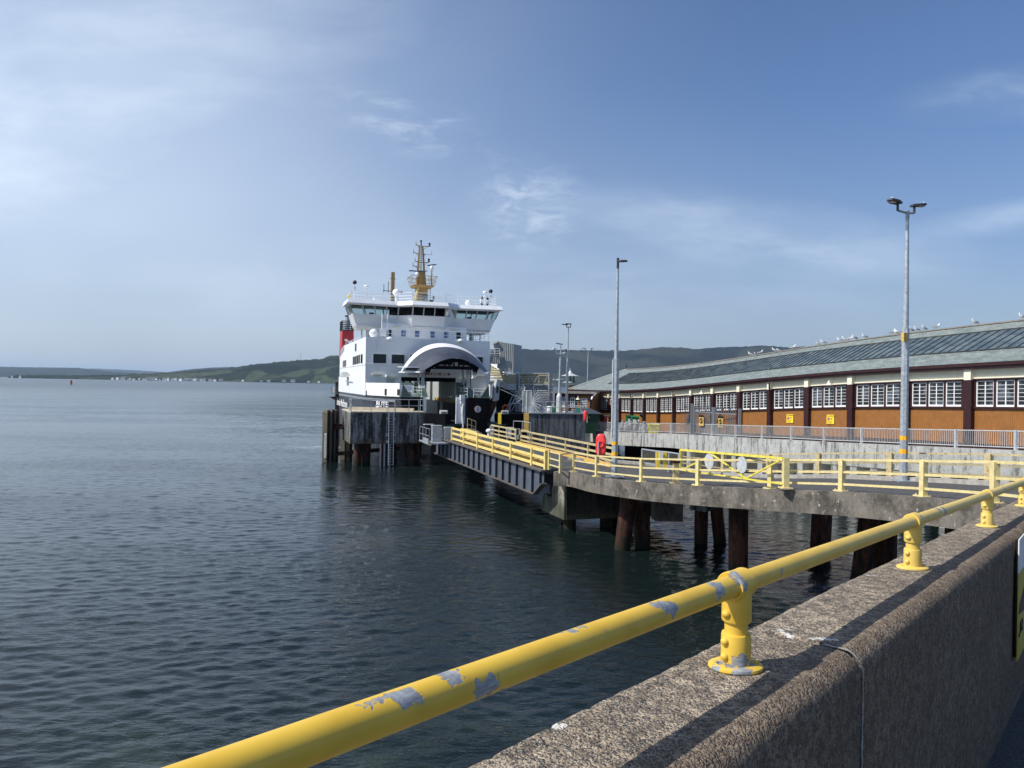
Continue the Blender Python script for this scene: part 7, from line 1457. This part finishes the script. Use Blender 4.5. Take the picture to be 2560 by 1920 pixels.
q = GZ(1263, 1021, 92); t2 = thing('lifebuoy', q, 'orange and white lifebuoy under the gangway right of the ferry bow', 'lifebuoy'); m_ = MB(); m_.torus(q, .38, .12, (.8, .5, 0), (0, 0, 1), 20); m_.build('ring', 'orange_red', t2)
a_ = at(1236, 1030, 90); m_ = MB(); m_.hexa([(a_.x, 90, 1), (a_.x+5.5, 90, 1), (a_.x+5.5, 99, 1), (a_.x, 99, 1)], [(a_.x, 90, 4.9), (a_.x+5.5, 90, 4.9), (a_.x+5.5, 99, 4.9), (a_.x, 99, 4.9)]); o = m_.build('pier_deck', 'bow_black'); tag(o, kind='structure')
# ================================================================ FOREGROUND
RP0 = Vector((.582, 1.888, CH-.5)); RD = Vector((.6475, .762, -.042)); RN = Vector((.762, -.6475, 0)); RDn = RD.normalized(); RR = .0272; RHt = .2133
def rp(s, off=0, dz=0): return RP0+RD*s+RN*off+Vector((.002*max(0, s), 0, dz-.0042*max(0, s)))
def railhit(px, py, r=.0272):
    rr = ray(px, py).normalized(); w0 = CAM-RP0; a = rr-RDn*rr.dot(RDn); b = w0-RDn*w0.dot(RDn); A = a.dot(a); B = 2*a.dot(b); C = b.dot(b)-r*r; D = max(0, B*B-4*A*C); return CAM+rr*((-B-math.sqrt(D))/(2*A))
def walltop(px, py):
    rr = ray(px, py); n_ = RDn.cross(RN).normalized(); return CAM+rr*((rp(0, 0, -RHt)-CAM).dot(n_)/rr.dot(n_))
def spots(nt, p, lst, warp=60, amp=.02, soft=.0015):
    wv = nt.noise(p, warp, 4, .65, col=True); pw = nt.vm('ADD', p, nt.vm('MULTIPLY', nt.vm('SUBTRACT', wv, (.5, .5, .5)), (amp*2, amp*2, amp*2))); cur = None
    for c, r in lst:
        d = nt.math('SUBTRACT', nt.vm('DISTANCE', pw, tuple(c)), r); cur = d if cur is None else nt.math('MINIMUM', cur, d)
    return nt.ramp(cur, soft, -soft)
chips = [(905, 1766, .004), (925, 1758, .007), (950, 1748, .009), (972, 1742, .008), (1000, 1742, .015), (1022, 1738, .017), (1046, 1744, .010), (1105, 1683, .013), (1132, 1692, .016), (1146, 1674, .006), (1203, 1728, .016), (1228, 1712, .018), (1246, 1730, .013), (1402, 1582, .007), (1428, 1576, .010), (1455, 1568, .008),
    (1635, 1510, .014), (1662, 1514, .016), (1683, 1520, .017), (1682, 1537, .010), (1782, 1460, .016), (1803, 1470, .018), (1798, 1487, .014), (1954, 1428, .010), (1952, 1441, .009), (2347, 1270, .024), (2362, 1276, .028), (2508, 1224, .022), (2518, 1219, .010), (2551, 1207, .012), (2080, 1372, .002), (1512, 1576, .003)]
clst = [(railhit(x, y), r) for x, y, r in chips]
clst += [(railhit(x, y, .037), r) for x, y, r in ((1836, 1432, .012), (1850, 1447, .017), (1864, 1464, .014), (2306, 1292, .012), (2312, 1305, .008), (1838, 1436, .015))]
fl = lambda px, py: atz(px, py, rp(0, 0, -RHt).z+.012)
clst += [(fl(x, y), r) for x, y, r in ((1782, 1668, .015), (1800, 1660, .012), (1825, 1668, .016), (1850, 1682, .022), (1875, 1680, .016), (1820, 1688, .012), (1855, 1660, .018), (1870, 1665, .015))]
clst += [(at(1850, 1650, 1.86), .022), (at(1840, 1642, 1.86), .012), (at(1817, 1591, 1.86), .004)]
m, nt, b = newmat('paint_chipped'); p = nt.pos(); n = nt.noise(p, 9, 4, .6)
c = nt.mix(nt.ramp(n, .3, .75), (.72, .47, .055), (.62, .385, .035)); c = nt.mix(nt.ramp(nt.noise(p, 34, 5, .7), .66, .72, 0, .45), c, (.42, .24, .03))
sp = nt.new('ShaderNodeSeparateXYZ'); nt.l.new(p, sp.inputs[0])
c = nt.mix(nt.ramp(sp.outputs[1], 1.3, 4.5, 0, .55), c, (.76, .60, .22))       # weathered paler further along
s1 = spots(nt, p, clst[:20]); s2 = spots(nt, p, clst[20:]); s = nt.math('MAXIMUM', s1, s2)
gz = nt.mix(nt.ramp(nt.noise(nt.mapv(p, (1, 1, 3)), 45, 5, .7), .35, .7), (.19, .20, .215), (.40, .42, .44)); c = nt.mix(s, c, gz)
nt.l.new(c, b.inputs['Base Color']); nt.l.new(nt.math('MULTIPLY', s, .08), b.inputs['Metallic'])
nt.put(b.inputs['Roughness'], nt.math('ADD', .36, nt.math('MULTIPLY', n, .2))); b.inputs['Specular IOR Level'].default_value = .45
h = nt.math('SUBTRACT', nt.math('MULTIPLY', nt.noise(p, 160, 3, .6), .12), s); nt.l.new(nt.bump(h, .6, .0012), b.inputs['Normal'])
# aggregate concrete of the parapet
m, nt, b = newmat('conc_aggregate'); p = nt.pos()
v1 = nt.new('ShaderNodeTexVoronoi'); v1.feature = 'F1'; nt.put(v1.inputs['Vector'], nt.vm('ADD', p, nt.vm('MULTIPLY', nt.noise(p, 70, 2, .5, col=True), (.012, .012, .012)))); v1.inputs['Scale'].default_value = 105
v2 = nt.new('ShaderNodeTexVoronoi'); v2.feature = 'F1'; nt.put(v2.inputs['Vector'], p); v2.inputs['Scale'].default_value = 230
big_ = nt.noise(p, 2.4, 5, .6); mid = nt.noise(p, 26, 5, .7)
sepc = nt.new('ShaderNodeSeparateColor'); nt.l.new(v1.outputs['Color'], sepc.inputs[0]); sep2 = nt.new('ShaderNodeSeparateColor'); nt.l.new(v2.outputs['Color'], sep2.inputs[0])
c = nt.mix(nt.ramp(big_, .35, .68), (.54, .445, .33), (.38, .305, .22)); c = nt.mix(nt.ramp(mid, .36, .62, 0, .85), c, (.13, .105, .08))
c = nt.mix(nt.ramp(nt.noise(p, 7, 6, .7), .48, .72, 0, .55), c, (.12, .105, .085))
peb = nt.math('MULTIPLY', nt.ramp(sepc.outputs[0], .62, .66), nt.ramp(v1.outputs['Distance'], .62, .42)); c = nt.mix(nt.math('MULTIPLY', peb, .85), c, (.075, .072, .075))
peb2 = nt.math('MULTIPLY', nt.ramp(sep2.outputs[1], .78, .82), nt.ramp(v2.outputs['Distance'], .5, .35)); c = nt.mix(nt.math('MULTIPLY', peb2, .8), c, (.52, .48, .42))
c = nt.mix(nt.math('MULTIPLY', nt.ramp(sep2.outputs[2], .85, .88), .8), c, (.06, .055, .055))
# darker brown mixed in over the inner shoulder and face, lichen on the seaward half
o_ = nt.math('ADD', nt.vm('DOT_PRODUCT', nt.vm('SUBTRACT', p, tuple(RP0)), tuple(RN)), nt.math('MULTIPLY', nt.math('SUBTRACT', nt.noise(p, 8, 4, .6), .5), .1))
c = nt.mix(nt.ramp(o_, .04, .17, 0, .50), c, (.135, .088, .055))
sz = nt.new('ShaderNodeSeparateXYZ'); nt.l.new(p, sz.inputs[0])
c = nt.mix(nt.math('MULTIPLY', nt.ramp(nt.noise(p, 17, 5, .7), .64, .70), nt.ramp(o_, .0, -.1, 0, .6)), c, (.42, .26, .05))
wh = [(walltop(x, y), r) for x, y, r in ((1950, 1572, .012), (1962, 1580, .014), (1975, 1586, .014), (1970, 1570, .008), (2172, 1434, .012), (2185, 1434, .011), (1370, 1800, .02), (1395, 1815, .016), (1350, 1815, .012), (2030, 1594, .013), (2048, 1593, .014), (2068, 1594, .014), (2086, 1596, .012))]
ws = spots(nt, p, wh, 70, .016); c = nt.mix(nt.math('MULTIPLY', ws, nt.ramp(mid, .2, .5, .55, 1)), c, (.66, .64, .60))
nt.l.new(c, b.inputs['Base Color']); b.inputs['Roughness'].default_value = .92; b.inputs['Specular IOR Level'].default_value = .2
h = nt.math('ADD', nt.math('MULTIPLY', v1.outputs['Distance'], -.8), nt.math('ADD', nt.math('MULTIPLY', mid, 1.4), nt.math('MULTIPLY', v2.outputs['Distance'], -.4)))
nt.l.new(nt.bump(h, 1.0, .009), b.inputs['Normal'])
sec = [(-.14, -9), (-.14, -1.5)]+[(-.14, z) for z in np.linspace(-.5, -.03, 8)]+[(-.135, -.012), (-.122, -.002)]+[(x, 0) for x in np.linspace(-.11, .14, 32)]+[(.142+.058*math.sin(a), -.058+.058*math.cos(a)) for a in np.linspace(.12, 1.5, 11)]+[(.2, z) for z in np.linspace(-.075, -1.35, 50)]
def wall_seg(s0, s1, label):
    t = thing('parapet_wall', rp((s0+s1)/2, 0, -RHt), label, 'wall'); n_ = int((s1-s0)/.014); V = []; Fc = []
    for i in range(n_+1):
        s = s0+(s1-s0)*i/n_; e = min(s-s0, s1-s); rd = .008*max(0, 1-e/.01)
        for x, z in sec:
            k = mnoise.noise(Vector((s*16, x*16, z*16)))*.0022+mnoise.noise(Vector((s*55, x*55, z*55)))*.0016+mnoise.noise(Vector((s*3, x*3, z*3)))*.004
            if z < -.6: k *= .6
            ed = 0.010*max(0, mnoise.noise(Vector((s*22, 3, 1))))if abs(x+.135) < .02 and z > -.05 else 0
            cx, cz = (x-.03), (z+.1); l = math.hypot(cx, cz)+1e-6; V.append(tuple(rp(s, x+cx/l*(k-rd)+ed, -RHt+z+cz/l*(k-rd)-ed)))
    n2 = len(sec)
    for i in range(n_):
        for j in range(n2-1): a = i*n2+j; Fc.append((a, a+1, a+n2+1, a+n2))
    Fc.append(tuple(range(n2))); Fc.append(tuple(range(n_*n2+n2-1, n_*n2-1, -1)))
    mb = MB(); mb.v = V; mb.f = Fc; o = mb.build('concrete', 'conc_aggregate', t); 
    for p_ in o.data.polygons: p_.use_smooth = len(p_.vertices) == 4
    return t
js = (onpl(2158, 1700, rp(0, .2, 0), RN)-RP0).dot(Vector((RD.x, RD.y, 0)))
wall_seg(-3.4, js-.006, 'near length of the rough concrete parapet wall, in front of the sealed joint'); wall_seg(js+.006, 7.5, 'far length of the rough concrete parapet wall, beyond the sealed joint')
t = thing('joint_sealant', rp(js, .1, -RHt), 'pale crumbling sealant strip in the joint of the parapet wall', 'sealant'); m_ = MB()
P = [(x, z) for x, z in sec if x > .09 and z > -1.3]
for (xa, za), (xb, zb_) in zip(P, P[1:]):
    jt = lambda x, z: .004*mnoise.noise(Vector((x*30, z*14, 5)))+.003*mnoise.noise(Vector((x*90, z*60, 5)))
    wd = .004+.007*mnoise.noise(Vector((xa*40, za*34, 2))); oa, ob = jt(xa, za), jt(xb, zb_); e = .0012
    def Q(x, z, s): cx, cz = x-.03, z+.1; l = math.hypot(cx, cz); return rp(s, x+cx/l*e, -RHt+z+cz/l*e)
    m_.quad(Q(xa, za, js+oa-wd-.006), Q(xa, za, js+oa+.002), Q(xb, zb_, js+ob+.002), Q(xb, zb_, js+ob-wd-.006))
m_.build('strip', 'sealant', t)
# rail
hr = thing('guard_rail', rp(0), 'thick yellow tube guard rail with flaking paint running along the parapet wall', 'guard rail')
m_ = MB(); NS = 80; k = 0; ns_ = 64; r_ = RR
for i in range(NS+1):
    s = -3.4+(7.5+3.4)*i/NS; c0_ = rp(s)
    y_ = RDn.cross(Vector((0, 0, 1))).normalized(); z_ = y_.cross(RDn)
    for j in range(ns_): a = 2*math.pi*j/ns_; m_.v.append(tuple(c0_+y_*math.cos(a)*r_+z_*math.sin(a)*r_))
for i in range(NS):
    for j in range(ns_): j2 = (j+1) % ns_; m_.f.append((i*ns_+j, i*ns_+j2, (i+1)*ns_+j2, (i+1)*ns_+j))
m_.build('rail_tube', 'paint_chipped', hr, smooth=True)
for s in (-1.95, 0, 1.91, 4.02, 6.0):
    c0_ = rp(s); y_ = RDn.cross(Vector((0, 0, 1))).normalized(); z_ = y_.cross(RDn)
    def ring(mb, t0, rads):      # lathe along rail direction
        k = len(mb.v); n_ = 40
        for r, d in rads:
            for j in range(n_): a = 2*math.pi*j/n_; mb.v.append(tuple(c0_+RDn*d+y_*math.cos(a)*r+z_*math.sin(a)*r))
        for i in range(len(rads)-1):
            for j in range(n_): j2 = (j+1) % n_; mb.f.append((k+i*n_+j, k+i*n_+j2, k+(i+1)*n_+j2, k+(i+1)*n_+j))
    m_ = MB(); ring(m_, 0, [(.0278, -.042), (.035, -.044), (.0375, -.040), (.0375, -.03), (.0365, 0), (.0365, .035), (.0375, .04), (.035, .046), (.0278, .045)]); m_.lathe(c0_+Vector((0, 0, -.092)), [(.0305, -.002), (.0355, 0), (.037, .004), (.0365, .05), (.0365, .085)], 40); m_.ball(c0_+Vector((-.030, -.018, -.070)), .013, 14, (1, 1, .8)); m_.build('tee_collar', 'paint_chipped', hr, smooth=True)
    m_ = MB(); m_.tube(c0_+Vector((0, 0, -.03)), c0_+Vector((0, 0, -RHt+.01)), .029, n=40); m_.build('stub_post', 'paint_chipped', hr, smooth=True)
    bz = -RHt; m_ = MB(); m_.lathe(c0_+Vector((0, 0, bz)), [(.0375, .008), (.0372, .03), (.0368, .085), (.0355, .090), (.031, .0905)], 40)
    for zz_ in (.035, .073): m_.ball(c0_+Vector((-.033, -.017, bz+zz_)), .0125, 14, (.9, .9, .85))
    m_.build('base_socket', 'paint_chipped', hr, smooth=True)
    m_ = MB(); kk = len(m_.v); n_ = 48; yaw = math.atan2(RD.y, RD.x)
    for r, h_ in ((.96, .000), (1.0, .004), (.98, .009), (.86, .013), (.6, .015)):
        for j in range(n_):
            a = 2*math.pi*j/n_; x = math.cos(a)*.070*r; y = math.sin(a)*.056*r; m_.v.append(tuple(c0_+Vector((x*math.cos(yaw-.8)-y*math.sin(yaw-.8), x*math.sin(yaw-.8)+y*math.cos(yaw-.8), bz+h_+.001))))
    for i in range(4):
        for j in range(n_): j2 = (j+1) % n_; m_.f.append((kk+i*n_+j, kk+i*n_+j2, kk+(i+1)*n_+j2, kk+(i+1)*n_+j))
    m_.f.append(tuple(kk+4*n_+j for j in range(n_))); fo_ = m_.build('base_flange', 'paint_chipped', hr, smooth=True)
    for sx in (-1, 1): m_ = MB(); q = c0_+Vector((sx*.052*math.cos(yaw-.8), sx*.052*math.sin(yaw-.8), bz+.012)); m_.tube(q, q+Vector((0, 0, .006)), .008, n=6); m_.build('bolt', 'paint_chipped', fo_)
# sign board at right edge
q0 = onpl(2547, 1352, rp(0, .235, 0), RN); q1 = onpl(2545, 1651, rp(0, .235, 0), RN); H_ = Vector((RD.x, RD.y, 0)); t = thing('notice_board', q1, 'yellow and white notice board on the inner parapet face at the right edge', 'sign')
W_ = .62; m_ = MB(); zt_, zb_ = q0.z, q1.z; a = Vector((q0.x, q0.y, zb_))+H_*.03; b_ = a+H_*W_; up = Vector((0, 0, 1)); hh = zt_-zb_
m_.hexa([a-RN*.006, b_-RN*.006, b_, a], [v+up*(hh*.72) for v in (a-RN*.006, b_-RN*.006, b_, a)]); m_.build('yellow_panel', 'board_yellow_shaded', t)
m_ = MB(); m_.hexa([v+up*(hh*.723) for v in (a-RN*.006, b_-RN*.006, b_, a)], [v+up*hh for v in (a-RN*.006, b_-RN*.006, b_, a)]); m_.build('white_panel', 'sign_white', t)
m_ = MB(); m_.prism([a+H_*.02+up*hh*.38+RN*.001, a+H_*.30+up*hh*.34+RN*.001, a+H_*.30+up*hh*.56+RN*.001, a+H_*.05+up*hh*.45+RN*.001], RN*.002); m_.build('pictogram', 'black', t)
text('0 2', .11, 'black', t, a+H_*.07+up*hh*.20+RN*.001, H_, up)
text('a8', .035, 'black', t, a+H_*.02+up*hh*.19+RN*.001, H_, up)
m_ = MB(); m_.bar(a-RN*.014+H_*.01+up*.02, a-RN*.014+H_*.01+up*(hh), .012); m_.build('batten', 'black', t)
# pavement and land behind the wall
m_ = MB(); zp = -1.28
m_.quad(rp(-3.4, .19, zp), rp(7.5, .19, zp), rp(7.5, 9, zp), rp(-3.4, 9, zp)); o = m_.build('pavement', 'asphalt_coarse'); tag(o, kind='structure')
# ================================================================ HAZE
mh = bpy.data.materials.new('haze'); mh.use_nodes = True; nt = NT(mh.node_tree); nt.n.clear(); out = nt.new('ShaderNodeOutputMaterial'); pv = nt.new('ShaderNodeVolumePrincipled'); nt.l.new(pv.outputs[0], out.inputs['Volume'])
pv.inputs['Color'].default_value = (.60, .78, 1.0, 1); pv.inputs['Density'].default_value = 4.0e-5; pv.inputs['Anisotropy'].default_value = .1
MATS['haze'] = mh; m_ = MB(); m_.box((0, 22000, 222), (92000, 50000, 456)); o = m_.build('haze', 'haze'); tag(o, kind='stuff')
